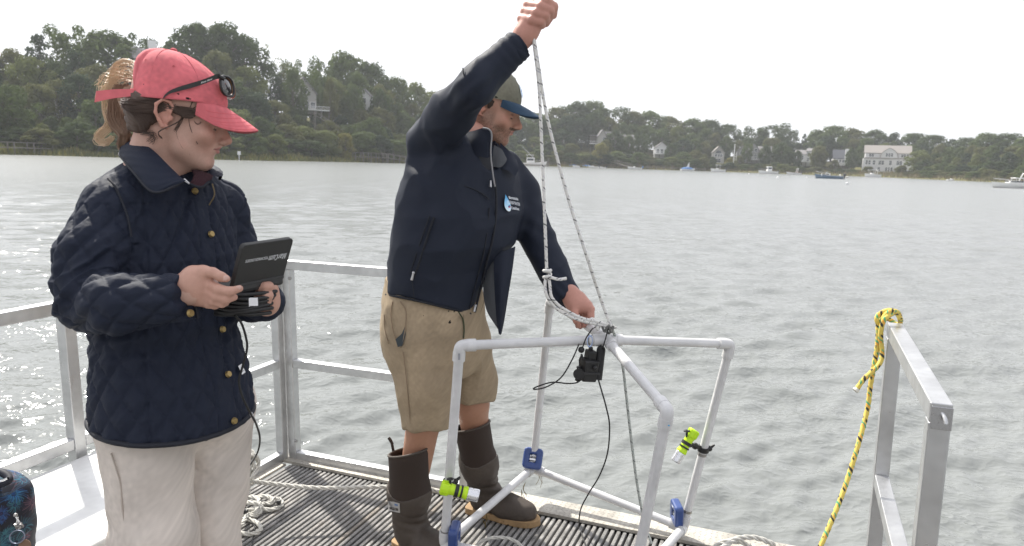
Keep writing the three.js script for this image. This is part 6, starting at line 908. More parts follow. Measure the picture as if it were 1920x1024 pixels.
    // hairs combed back over the ear from the temple, on the near side
    for (let k = 0; k < 34; k++) { const u = k / 33, y1 = 0.029 - 0.020 * u; guides.push([G([[-0.0725, y1, 0.060 - 0.016 * u], [-0.0750, y1 - 0.002, 0.030], [-0.0765, 0.023 - 0.008 * u, 0.002], [-0.0765, 0.024 - 0.022 * u, -0.038], [-0.064, 0.018 - 0.022 * u, -0.075], [-0.03, 0.012 - 0.012 * u, -0.103]]), 12, 0.007]); }
    for (let k = 0; k < 20; k++) { const u = k / 19; guides.push([G([[-0.072, 0.0 - 0.045 * u, -0.03 - 0.02 * u], [-0.068, 0.006 - 0.03 * u, -0.06], [-0.045, 0.012 - 0.012 * u, -0.092], [-0.015, 0.012, -0.108]]), 11, 0.008]); }
    // loose dark curls in front of and below the ear
    guides.push([[fc(770, 470), fc(740, 540), fc(690, 600, 0.003), fc(620, 640, 0.006), fc(560, 665, 0.012), fc(530, 690, 0.010), fc(560, 725, 0.006)], 5, 0.003], [[fc(800, 500), fc(730, 550), fc(690, 620, 0.003), fc(655, 680, 0.004)], 8, 0.006], [[fc(778, 560), fc(780, 605), fc(806, 634, 0.002), fc(832, 620)], 2, 0.002], [[fc(748, 520), fc(746, 610), fc(768, 690), fc(806, 768)], 2, 0.001], [[fc(655, 660), fc(672, 730), fc(705, 800, 0.002), fc(760, 850)], 2, 0.002], [[fc(420, 690), fc(460, 694, 0.006), fc(500, 700, 0.008), fc(512, 725, 0.006), fc(480, 745)], 16, 0.012]);
    part(hair, 'loose_strands', locks(guides, 6, 0.00042, 0.006, 21), hairDark);
    // ponytail: out through the gap over the strap, hangs behind the neck and curls up
    const rp = RNG(71), jit = a => (rp() - 0.5) * a;
    for (let k = 0; k < 26; k++) { const u = rp(), o = u - 0.5, e = rp(); fair.push([[px(400, 220 + 160 * u, 0.03 + 0.03 * o), px(340 + jit(30), 192 + 150 * u + jit(20), 0.045), px(265 + jit(40), 205 + 140 * u + jit(24), 0.05 - 0.03 * o), px(205 + 30 * e + jit(20), 290 + 90 * u + jit(30), 0.05), px(150 + 50 * e + jit(26), 392 + 20 * u + jit(24), 0.055)], 3, 0.014]); }
    for (let k = 0; k < 16; k++) { const u = rp(), e = jit(26); fair.push([[px(185 + 90 * u, 330 + 70 * u, 0.03), px(150 + 90 * u + e, 430, 0.04), px(140 + 100 * u, 530, 0.045), px(170 + 80 * u + e, 630, 0.04), px(108 + 70 * u, 685 + 14 * u, 0.035), px(92 + 46 * u + e, 735, 0.03), px(138 + 22 * u, 775 - 34 * u, 0.03), px(195, 768 - 30 * u + e, 0.03), px(228 - 10 * u, 735 - 12 * u, 0.03)], 5, 0.007]); }
    for (let k = 0; k < 60; k++) { const u = rp(); mid.push([[px(240 + 90 * u, 370, 0.03), px(210 + 90 * u + jit(20), 470, 0.035), px(195 + 100 * u + jit(20), 580, 0.035), px(235 + 80 * u, 660 + jit(20), 0.03), px(295 + 30 * u, 720, 0.02), px(280 + 20 * u, 785 + jit(20), 0.02)], 6, 0.012]); }
    for (let k = 0; k < 22; k++) { const u = rp(); fair.push([[px(360, 195 + 20 * u, 0.02), px(300 + jit(20), 186 + 18 * u, 0.03), px(245 + jit(20), 210 + 18 * u, 0.035), px(215 + jit(30), 260 + jit(20), 0.035), px(205 + jit(40), 320 + jit(40), 0.04)], 1, 0.006]); }
    for (let k = 0; k < 16; k++) { fair.push([[px(300 + jit(60), 280 + jit(100), 0.03), px(220 + jit(40), 300 + jit(120), 0.035), px(160 + jit(50), 340 + jit(120), 0.04), px(120 + jit(50), 400 + jit(160), 0.04)], 1, 0.004]); }
    const tail = part(hair, 'ponytail', locks(fair, 8, 0.00042, 0.012, 33, 16), hairFair, 'fair sunlit ponytail pulled through the cap and curling at its end'); part(hair, 'ponytail', locks(mid, 8, 0.00055, 0.012, 34, 14), hairMid);
    const cf = [cone(px(310, 450, 0.04), px(295, 620, 0.04), 0.014, 0.008), cone(px(345, 420, 0.04), px(310, 450, 0.04), 0.018, 0.014)];
    const coreG = surfaceNets((x, y, z) => { let d = 1e3; for (const f of cf) d = smin(d, f(x, y, z), 0.012); return d; }, ...bounds([px(370, 300), px(180, 700, 0.06)], 0.06), 0.004); flatUV(coreG); part(hair, 'ponytail_core', coreG, hairMid);
  }
  // quilted jacket
  const row = (y, l, r, d, rho) => { const hw = (r - l) / 2 / F * d * 0.89, a = hw / Math.hypot(WR.dot(WE), rho * WF.dot(WE)); return { p: pt((l + r) / 2, y, d), a, b: a * rho }; };
  const rows = [row(268, 268, 336, 1.575, 0.9), row(300, 245, 362, 1.60, 0.72), row(326, 200, 408, 1.62, 0.60), row(350, 186, 432, 1.63, 0.60), row(400, 182, 446, 1.62, 0.64), row(480, 184, 454, 1.61, 0.70), row(560, 178, 450, 1.60, 0.72), row(640, 174, 456, 1.60, 0.76), row(700, 172, 476, 1.60, 0.82), row(760, 171, 486, 1.60, 0.84), row(812, 172, 486, 1.60, 0.84), row(870, 174, 486, 1.60, 0.84)];
  const torso = loft(rows, WR, WF);
  const hemN = (() => { const a = pt(168, 790, 1.52), b = pt(300, 838, 1.45), c = pt(476, 768, 1.68); const n = b.clone().sub(a).cross(c.clone().sub(a)).normalize(); if (n.y > 0) n.negate(); return [n, n.dot(a)]; })();
  const cuffA = pt(357, 512, 1.375), cuffB = pt(371, 602, 1.375), cuffC = cuffA.clone().lerp(cuffB, 0.5), cuffD = cuffC.clone().sub(J.re).normalize();
  const cn = (() => { const e = cuffB.clone().sub(cuffA).normalize(); return cuffD.clone().addScaledVector(e, -cuffD.dot(e)).normalize(); })();
  const arm = [cone(pt(208, 392, 1.50), pt(180, 480, 1.455), 0.060, 0.064), cone(pt(180, 480, 1.455), pt(165, 556, 1.43), 0.064, 0.060), cone(pt(163, 562, 1.43), pt(220, 570, 1.37), 0.056, 0.053), cone(pt(220, 570, 1.37), cuffC.clone().addScaledVector(cn, 0.03), 0.052, 0.044)];
  const farm = [cone(J.ls, pt(436, 480, 1.80), 0.066, 0.062), cone(pt(436, 480, 1.80), pt(446, 555, 1.78), 0.060, 0.056), cone(pt(446, 555, 1.78), pt(496, 566, 1.545), 0.052, 0.044)];
  const jf = (x, y, z) => {
    let d = torso(x, y, z); d = smax(d, hemN[0].x * x + hemN[0].y * y + hemN[0].z * z - hemN[1], 0.010);
    let a = smin(smin(arm[0](x, y, z), arm[1](x, y, z), 0.03), smin(arm[2](x, y, z), arm[3](x, y, z), 0.03), 0.025);
    a = smax(a, (x - cuffC.x) * cn.x + (y - cuffC.y) * cn.y + (z - cuffC.z) * cn.z, 0.006);
    const b = smin(smin(farm[0](x, y, z), farm[1](x, y, z), 0.03), farm[2](x, y, z), 0.025); const fe = V(0, 0, 0);
    d = smin(d, a, y > 1.22 ? 0.035 : 0.012); d = smin(d, b, 0.02);
    // open the neck
    d = smax(d, -neckHole(x, y, z), 0.006); return d;
  };
  const nh = pt(306, 262, 1.575), nl = pt(342, 325, 1.53);
  const neckHole = cone(nh, nl.clone().addScaledVector(WF, 0.01), 0.070, 0.026);
  const jg = surfaceNets(jf, ...bounds([...rows.map(r => r.p), J.re, cuffA, J.le, pt(180, 500, 1.35)], 0.235), 0.0038);
  // quilting: diamonds round the body and round the sleeves; seams, folds
  const armAx = [[pt(196, 362, 1.50), pt(158, 566, 1.43)], [pt(150, 566, 1.43), cuffC]];
  const onArm = (P) => arm.reduce((m, f) => Math.min(m, f(P.x, P.y, P.z)), 1e3);
  const groove = (u, v, su, sv) => { const a = u / su + v / sv, b = u / su - v / sv, g = q => { const f = Math.abs(q - Math.round(q)); return f; }; const m = Math.min(g(a), g(b)); return 1 - Math.pow(1 - clamp(m * 2), 2.6); };
  const quilt = (P, N) => {
    const ta = onArm(P), tt = torso(P.x, P.y, P.z);
    let q, fold = 0;
    if (ta < tt + 0.004) {
      const up = armAx[0], fo = armAx[1]; const tUp = P.clone().sub(up[0]).dot(up[1].clone().sub(up[0])) / up[1].clone().sub(up[0]).lengthSq(); const isF = arm[2](P.x, P.y, P.z) < arm[1](P.x, P.y, P.z) || arm[3](P.x, P.y, P.z) < arm[1](P.x, P.y, P.z);
      const [A, B] = isF ? fo : up, d = B.clone().sub(A), L = d.length(); d.normalize(); const s = P.clone().sub(A).dot(d), o = P.clone().sub(A).addScaledVector(d, -s), ref = V(0.2, 0.1, 1).addScaledVector(d, -d.dot(V(0.2, 0.1, 1))).normalize(), bi = d.clone().cross(ref), ang = Math.atan2(o.dot(bi), o.dot(ref));
      q = groove(ang * 0.068, s + (isF ? 0.31 : 0), 0.050, 0.070);
      // wrinkles: slanting across the upper sleeve, bunched at the elbow, and gathered along the forearm
      const el = Math.exp(-Math.pow((isF ? s - 0.03 : s - L + 0.05) / 0.09, 2));
      const f1 = fbm(P.x * 5 + P.y * 3, P.y * 15 - P.x * 13, P.z * 5, 2); fold = 0.008 * (0.25 + 1.2 * el) * (0.6 - 2 * Math.abs(f1)); if (isF) fold += 0.0022 * Math.sin(s * 95 + 2.2 * ang + 3 * noise(P.x * 12, P.y * 12, P.z * 12)) * smooth(0.22, 0.02, s);
    } else {
      const c = curveY(rows.map(r => [-r.p.y, r.p.x]), -P.y), cz = curveY(rows.map(r => [-r.p.y, r.p.z]), -P.y), u = Math.atan2((P.x - c) * WR.x + (P.z - cz) * WR.z, (P.x - c) * WF.x + (P.z - cz) * WF.z);
      q = groove(u * 0.165, P.y, 0.054, 0.076);
      const f1 = fbm(P.x * 5, P.y * 9 + u * 2.0, P.z * 5, 3); fold = 0.0035 * (0.8 - 2 * Math.abs(f1));
      const waist = Math.exp(-Math.pow((P.y - 1.02) / 0.05, 2)); fold += waist * 0.003 * Math.sin(P.y * 130 + 3 * noise(P.x * 14, P.y * 8, P.z * 14));
      // placket, side seam, yoke seam, armhole
      const pu = u + 0.02 + 0.00 * P.y; for (const e of [-0.19, 0.17]) fold -= 0.004 * Math.exp(-Math.pow((pu - e) / 0.018, 2)); if (Math.abs(pu) < 0.19) q = 0.6 + 0.3 * q;
      for (const e of [1.02, -1.2]) fold -= 0.0035 * Math.exp(-Math.pow((u - e) * 0.16 / 0.0035, 2));
    }
    if (P.y > 1.30) q = 0.5 + 0.4 * q;
    return 0.0064 * (q - 0.75) + fold + 0.0008 * noise(P.x * 150, P.y * 150, P.z * 150);
  };
  displace(jg, quilt); flatUV(jg);
  const navy = mat({ c: [0.0120, 0.0165, 0.0320], roughness: 0.7, sheen: 0.14, sheenRoughness: 0.5, bumpMap: weave, bumpScale: 0.0005, specularIntensity: 0.5 }); navy.sheenColor.setRGB(0.10, 0.13, 0.22);
  const jacket = part(t, 'jacket', jg, navy, 'navy quilted jacket with brass snaps');
  const cord = mat({ c: [0.010, 0.012, 0.020], roughness: 0.75 });
  const onCoat = (px, py, lift = 0.003) => { let lo = 1.1, hi = 1.9; const r = ray(px, py, QB); for (let d = 1.15; d < 1.95; d += 0.004) { const p = r.clone().multiplyScalar(d).add(EB); if (jf(p.x, p.y, p.z) < 0.004) { const e = 0.002, n = V(jf(p.x + e, p.y, p.z) - jf(p.x - e, p.y, p.z), jf(p.x, p.y + e, p.z) - jf(p.x, p.y - e, p.z), jf(p.x, p.y, p.z + e) - jf(p.x, p.y, p.z - e)).normalize(); return { p: p.addScaledVector(n, lift), n }; } } return { p: pt(px, py, 1.5), n: V(0, 0, 1) }; };
  // piping along hem, cuff and armhole
  const hemPts = []; for (let i = 0; i <= 72; i++) { const u = i / 72 * 2 * Math.PI, dx = WF.x * Math.cos(u) + WR.x * Math.sin(u), dz = WF.z * Math.cos(u) + WR.z * Math.sin(u), c = rows[9].p; let q = null; for (let k = 0.26; k > 0.05; k -= 0.002) { const x = c.x + dx * k, z = c.z + dz * k, y = (hemN[1] - hemN[0].x * x - hemN[0].z * z) / hemN[0].y + 0.008; if (torso(x, y, z) < 0.001) { q = V(x, y - 0.004, z); break; } } if (q) hemPts.push(q); }
  part(jacket, 'hem_piping', tube(hemPts.map(p => p.clone().add(V(0, 0.003, 0))), 0.0058, 220, 7), cord);
  part(jacket, 'cuff_piping', tube([onCoat(354, 516, 0).p, onCoat(358, 535, 0).p, onCoat(364, 560, 0).p, onCoat(369, 585, 0).p, onCoat(371, 598, 0).p], 0.0026, 40, 6), cord);
  part(jacket, 'armhole_piping', tube([[203, 338], [215, 352], [228, 380], [238, 410], [244, 445]].map(q => onCoat(...q, 0.004).p), 0.0022, 60, 6), cord);
  const brass = mat({ c: [0.36, 0.26, 0.11], metalness: 0.8, roughness: 0.42 });
  for (const [x, y] of [[363, 360], [393, 440], [353, 588], [414, 618], [425, 703], [436, 789]]) { const { p, n } = onCoat(x, y, 0.006), g = new THREE.CylinderGeometry(0.0062, 0.0078, 0.005, 24); g.applyMatrix4(frameOf(n)); g.translate(p.x, p.y, p.z); part(jacket, 'snap_button', g, brass); }
  { // collar: two folded wings standing round the neck, and a facing of dark red cord
    const sheet = (inner, outer, th, m, name, label) => { const n = inner.length, pos = [], idx = [], I = new THREE.CatmullRomCurve3(inner), O = new THREE.CatmullRomCurve3(outer), K = 40, W = 10, cen = pt(306, 290, 1.58); for (const s of [0, 1]) for (let i = 0; i <= K; i++) for (let k = 0; k <= W; k++) { const a = I.getPoint(i / K), b = O.getPoint(i / K), p = a.clone().lerp(b, k / W), dir = p.clone().sub(cen).setY(0.02).normalize(); p.addScaledVector(dir, Math.sin(k / W * Math.PI) * 0.012 + (s ? -th : 0) + 0.0022 * (1 - 2 * Math.abs(((i * 0.22 + k * 0.35) % 1) - 0.5)) * (k > 0 && k < W ? 1 : 0)); pos.push(p.x, p.y, p.z); } const N = (K + 1) * (W + 1); for (const s of [0, 1]) for (let i = 0; i < K; i++) for (let k = 0; k < W; k++) { const a = s * N + i * (W + 1) + k; s ? idx.push(a, a + W + 1, a + 1, a + 1, a + W + 1, a + W + 2) : idx.push(a, a + 1, a + W + 1, a + 1, a + W + 2, a + W + 1); } const g = new THREE.BufferGeometry(); g.setAttribute('position', new THREE.Float32BufferAttribute(pos, 3)); g.setIndex(idx); g.computeVertexNormals(); flatUV(g); const q = part(jacket, name, g, m, label); part(q, 'collar_piping', tube(outer, 0.003, 80, 6), cord); return q; };
    const cn2 = navy.clone(); cn2.side = THREE.DoubleSide;
    sheet([pt(256, 252, 1.63), pt(252, 258, 1.58), pt(268, 268, 1.535), pt(292, 286, 1.505), pt(318, 312, 1.49), pt(345, 338, 1.482)], [pt(238, 278, 1.68), pt(224, 288, 1.60), pt(232, 300, 1.52), pt(252, 325, 1.475), pt(290, 361, 1.445), pt(345, 341, 1.462)], 0.004, cn2, 'collar');
    sheet([pt(256, 252, 1.63), pt(300, 258, 1.68), pt(345, 280, 1.68), pt(372, 306, 1.65), pt(392, 318, 1.60), pt(398, 330, 1.57)], [pt(238, 278, 1.68), pt(300, 282, 1.72), pt(362, 298, 1.72), pt(400, 312, 1.68), pt(414, 326, 1.63), pt(412, 336, 1.585)], 0.004, cn2, 'collar');
    const lin = mat({ c: [0.040, 0.012, 0.018], roughness: 0.9, side: THREE.DoubleSide, bumpMap: twill, bumpScale: 0.001 });
    sheet([pt(358, 318, 1.57), pt(367, 318, 1.575), pt(377, 320, 1.58), pt(386, 324, 1.585)], [pt(356, 345, 1.525), pt(368, 350, 1.525), pt(380, 350, 1.535), pt(392, 340, 1.55)], 0.003, lin, 'collar_lining', 'dark red cord lining of the collar');
    part(t, 'shirt', rod(pt(345, 337, 1.532), pt(357, 346, 1.528), 0.0034, 0.0016, 8), mat({ c: [0.75, 0.75, 0.75], roughness: 0.9 }), 'white shirt edge at the neck');
    part(jacket, 'zip', tube([pt(398, 345, 1.50), pt(402, 365, 1.488), pt(392, 385, 1.482)], 0.0016, 20, 6), mat({ c: [0.10, 0.075, 0.04], metalness: 0.7, roughness: 0.5 }));
  }
  { // little white label on the hip
    const { p, n } = onCoat(449, 694, 0.006), g = new THREE.BoxGeometry(0.016, 0.021, 0.001); const cv = document.createElement('canvas'); cv.width = 64; cv.height = 84; const c = cv.getContext('2d'); c.fillStyle = '#e9e9ea'; c.fillRect(0, 0, 64, 84); c.fillStyle = '#333'; c.font = 'bold 30px sans-serif'; c.fillText('17', 16, 46); c.fillRect(12, 60, 40, 4); const tx = new THREE.CanvasTexture(cv); tx.colorSpace = THREE.SRGBColorSpace; g.applyMatrix4(new THREE.Matrix4().lookAt(n, V(0, 0, 0), V(-0.35, 1, 0).normalize())); g.translate(p.x, p.y, p.z); part(jacket, 'label_tag', g, mat({ roughness: 0.8, map: tx }), 'small white printed tag at the hip');
  }
  // trousers
  const legs = [[pt(268, 770, 1.555), 0.098, V(J.rk.x, 0.52, J.rk.z), 0.078, V(J.ra.x, 0.06, J.ra.z), 0.066], [pt(396, 770, 1.70), 0.094, V(pt(398, 1010, 1.68).x, 0.52, J.lk.z), 0.072, V(pt(396, 1200, 1.68).x, 0.06, J.la.z), 0.064]];
  legs[0][2] = pt(291, 1000, 1.545); legs[1][2] = pt(397, 1000, 1.69); legs[0][4].x = legs[0][2].x; legs[1][4].x = legs[1][2].x; legs[0][4].z = legs[0][2].z - 0.02; legs[1][4].z = legs[1][2].z - 0.02;
  const lf = legs.flatMap(l => [cone(l[0], l[2], l[1], l[3]), cone(l[2], l[4], l[3], l[5])]), seat = cone(pt(275, 755, 1.57), pt(385, 755, 1.68), 0.105, 0.105);
  const tf = (x, y, z) => { let a = smin(lf[0](x, y, z), lf[1](x, y, z), 0.02), b = smin(lf[2](x, y, z), lf[3](x, y, z), 0.02); a = smin(a, seat(x, y, z), 0.03); b = smin(b, seat(x, y, z), 0.03); return smax(smin(a, b, 0.004), 0.03 - y, 0.004); };
  const tg = surfaceNets(tf, ...bounds([legs[0][0], legs[1][0], legs[0][4], legs[1][4]], 0.16), 0.007);
  displace(tg, (P) => { const f1 = fbm(P.x * 6, P.y * 4.5 - P.x * 2, P.z * 6, 2); const kn = Math.exp(-Math.pow((P.y - 0.56) / 0.10, 2)); const cr = Math.sin(P.y * 62 + P.x * 26 + 4 * noise(P.x * 7, P.y * 7, P.z * 7)); return 0.008 * (0.5 + kn) * (1 - 2.2 * Math.abs(f1)) + 0.0022 * cr * smooth(-0.1, 0.5, noise(P.x * 5 + 3, P.y * 4, P.z * 5)) - 0.002; });
  flatUV(tg);
  const trousers = part(t, 'trousers', tg, mat({ c: [0.72, 0.645, 0.575], roughness: 0.9, bumpMap: weave, bumpScale: 0.0003, map: fade }), 'pale beige trousers');
  const legAt = (px, py) => { const r = ray(px, py, QB); for (let d = 1.25; d < 1.95; d += 0.003) { const p = r.clone().multiplyScalar(d).add(EB); if (tf(p.x, p.y, p.z) < 0.003) return p; } return pt(px, py, 1.55); };
  part(trousers, 'side_seam', tube([[208, 850], [218, 880], [226, 910], [229, 950], [234, 985], [240, 1022]].map(q => legAt(...q)), 0.0016, 60, 6), mat({ c: [0.42, 0.36, 0.31], roughness: 0.95 }));
  for (const l of legs) { const g = surfaceNets((x, y, z) => smax(smin(cone(V(l[4].x, 0.05, l[4].z), V(l[4].x + 0.15, 0.035, l[4].z + 0.08), 0.045, 0.036)(x, y, z), 1e3, 0.01), 0.004 - y, 0.004), ...bounds([V(l[4].x, 0.05, l[4].z), V(l[4].x + 0.15, 0.03, l[4].z + 0.08)], 0.07), 0.008); flatUV(g); part(t, 'shoe', g, mat({ c: [0.08, 0.07, 0.07], roughness: 0.7 })); }
  return { t, HMx, L2, onCoat, co, jf };
})();
// ---------------------------------------------------------------- what the woman holds and wears loose, and the bag on the bench
{ // clamshell screen: lid seen from behind, case under it
  const o = pt(437, 538, 1.385), W = V(0.40, 0, -0.917).multiplyScalar(0.138), Lv = V(0.030, 0.082, 0.018), t = thing('handheld_screen', 'black clamshell monitor the woman holds, white maker\'s name upside down on its lid', 'monitor', o.clone());
  const wn = W.clone().normalize(), ln = Lv.clone().normalize(), n = wn.clone().cross(ln).normalize(), M = new THREE.Matrix4().makeBasis(wn, ln, n).setPosition(o); const w = W.length(), h = Lv.length();
  const sh = new THREE.Shape(), r = 0.009; sh.moveTo(0, 0); sh.lineTo(w, 0); sh.lineTo(w, h - r); sh.quadraticCurveTo(w, h, w - r, h); sh.lineTo(r, h); sh.quadraticCurveTo(0, h, 0, h - r); sh.closePath();
  const dark = mat({ c: [0.022, 0.022, 0.022], roughness: 0.6, bumpMap: knit, bumpScale: 0.0002 });
  const g = new THREE.ExtrudeGeometry(sh, { depth: 0.007, bevelEnabled: true, bevelSize: 0.0015, bevelThickness: 0.0015, bevelSegments: 2 }); g.translate(0, 0, -0.007); boxUV(g); g.applyMatrix4(M); const lid = part(t, 'lid', g, dark);
  const cv = document.createElement('canvas'); cv.width = 1024; cv.height = 200; const c = cv.getContext('2d'); c.clearRect(0, 0, 1024, 200); c.translate(1024, 200); c.rotate(Math.PI); c.fillStyle = '#c9cbce'; c.font = 'italic bold 150px sans-serif'; c.fillText('MarCum', 20, 140, 440); c.font = 'bold 74px sans-serif'; c.fillText('TECHNOLOGIES', 480, 136, 520); const tx = new THREE.CanvasTexture(cv); tx.colorSpace = THREE.SRGBColorSpace;
  const p = new THREE.PlaneGeometry(w * 0.88, w * 0.88 * 200 / 1024); p.translate(w * 0.52, h * 0.60, 0.0019); p.applyMatrix4(M); part(lid, 'lettering', p, mat({ map: tx, roughness: 0.6, alphaTest: 0.4, side: THREE.DoubleSide }));
  const scr = new THREE.PlaneGeometry(w * 0.86, h * 0.80); scr.rotateY(Math.PI); scr.translate(w / 2, h / 2, -0.0090); scr.applyMatrix4(M); part(lid, 'display', scr, mat({ c: [0.03, 0.035, 0.04], roughness: 0.15 }));
  const back = V(-0.917, 0, -0.40), cs = new RoundedBoxGeometry(w, 0.016, 0.085, 4, 0.005); boxUV(cs); cs.applyMatrix4(new THREE.Matrix4().makeBasis(wn, V(0, 1, 0), wn.clone().cross(V(0, 1, 0)))); const cc = o.clone().addScaledVector(W, 0.5).addScaledVector(back, 0.040).add(V(0, -0.009, 0)); cs.translate(cc.x, cc.y, cc.z); part(t, 'case', cs, dark);
  part(t, 'hinge', rod(o.clone().addScaledVector(wn, 0.004), o.clone().addScaledVector(W, 0.985), 0.0050, 0.0050, 16), dark);
  part(t, 'battery_cover', (() => { const b = new RoundedBoxGeometry(w * 0.92, 0.010, 0.005, 2, 0.002); b.applyMatrix4(new THREE.Matrix4().makeBasis(wn, V(0, 1, 0), wn.clone().cross(V(0, 1, 0)))); const q = o.clone().addScaledVector(W, 0.52).add(V(0.001, -0.006, 0.003)); b.translate(q.x, q.y, q.z); return b; })(), MAT.black);
  // spare cable wound in flat turns, held under the case
  const b = thing('cable_bundle', 'black cable wound in turns under the handheld monitor with a white paper tag', 'cable', o.clone().add(V(0, -0.05, 0))), rr = RNG(4);
  for (let k = 0; k < 7; k++) { const pts = [], y = -0.022 - k * 0.0072, q = 0.9 + 0.12 * rr(), cx = o.clone().addScaledVector(W, 0.46).addScaledVector(back, 0.035 + 0.006 * rr()); for (let i = 0; i < 16; i++) { const a = i / 16 * 6.2832, e = Math.sign(Math.cos(a)) * Math.pow(Math.abs(Math.cos(a)), 0.6); pts.push(cx.clone().addScaledVector(W, e * 0.50 * q * (1 - 0.05 * k)).addScaledVector(back, Math.sin(a) * 0.048).add(V(0, y + 0.003 * Math.sin(a * 2 + k) - 0.004 * Math.cos(a), 0))); } part(b, 'turn', tube(pts, 0.0040, 110, 8, true), MAT.cable); }
  const tg = new THREE.PlaneGeometry(0.020, 0.016, 4, 4); { const q = tg.attributes.position; for (let i = 0; i < q.count; i++) q.setZ(i, 0.002 * Math.sin(q.getX(i) * 300) + (q.getX(i) > 0.006 ? 0.003 : 0)); tg.computeVertexNormals(); } tg.applyMatrix4(new THREE.Matrix4().makeBasis(wn, V(0, 1, 0), n)); const tp = pt(474, 566, 1.372); tg.translate(tp.x, tp.y, tp.z); part(b, 'paper_tag', tg, mat({ c: [0.75, 0.75, 0.76], roughness: 0.8, side: THREE.DoubleSide }), 'white torn paper tag');
  const l = thing('monitor_cable', 'thin black cable running from the monitor down past the woman\'s hip to the deck', 'cable', pt(445, 598, 1.45)), on = (x, y) => woman.onCoat(x, y, 0.006).p;
  part(l, 'cable', tube([pt(440, 592, 1.40), pt(452, 605, 1.42), pt(461, 632, 1.44), pt(463, 655, 1.45), pt(454, 690, 1.47), pt(448, 715, 1.48), pt(455, 745, 1.49), pt(468, 772, 1.52), pt(480, 795, 1.60), pt(487, 822, 1.72), pt(482, 850, 1.86), pt(466, 876, 2.02), pt(450, 900, 2.16), pt(449, 925, 2.26), onDeck(458, 948, 0.03), onDeck(472, 972, 0.006), onDeck(477, 995, 0.006), onDeck(468, 1030, 0.006), onDeck(440, 1090, 0.006)], 0.0024, 260, 7), MAT.cable);
  part(l, 'connector', rod(pt(471, 776, 1.535), pt(478, 790, 1.585), 0.0038, 0.0032, 8), mat({ c: [0.5, 0.5, 0.5], roughness: 0.5 })); part(l, 'connector', rod(onDeck(454, 933, 0.05), onDeck(460, 945, 0.035), 0.008, 0.006, 8), mat({ c: [0.55, 0.55, 0.55], roughness: 0.5 }));
}
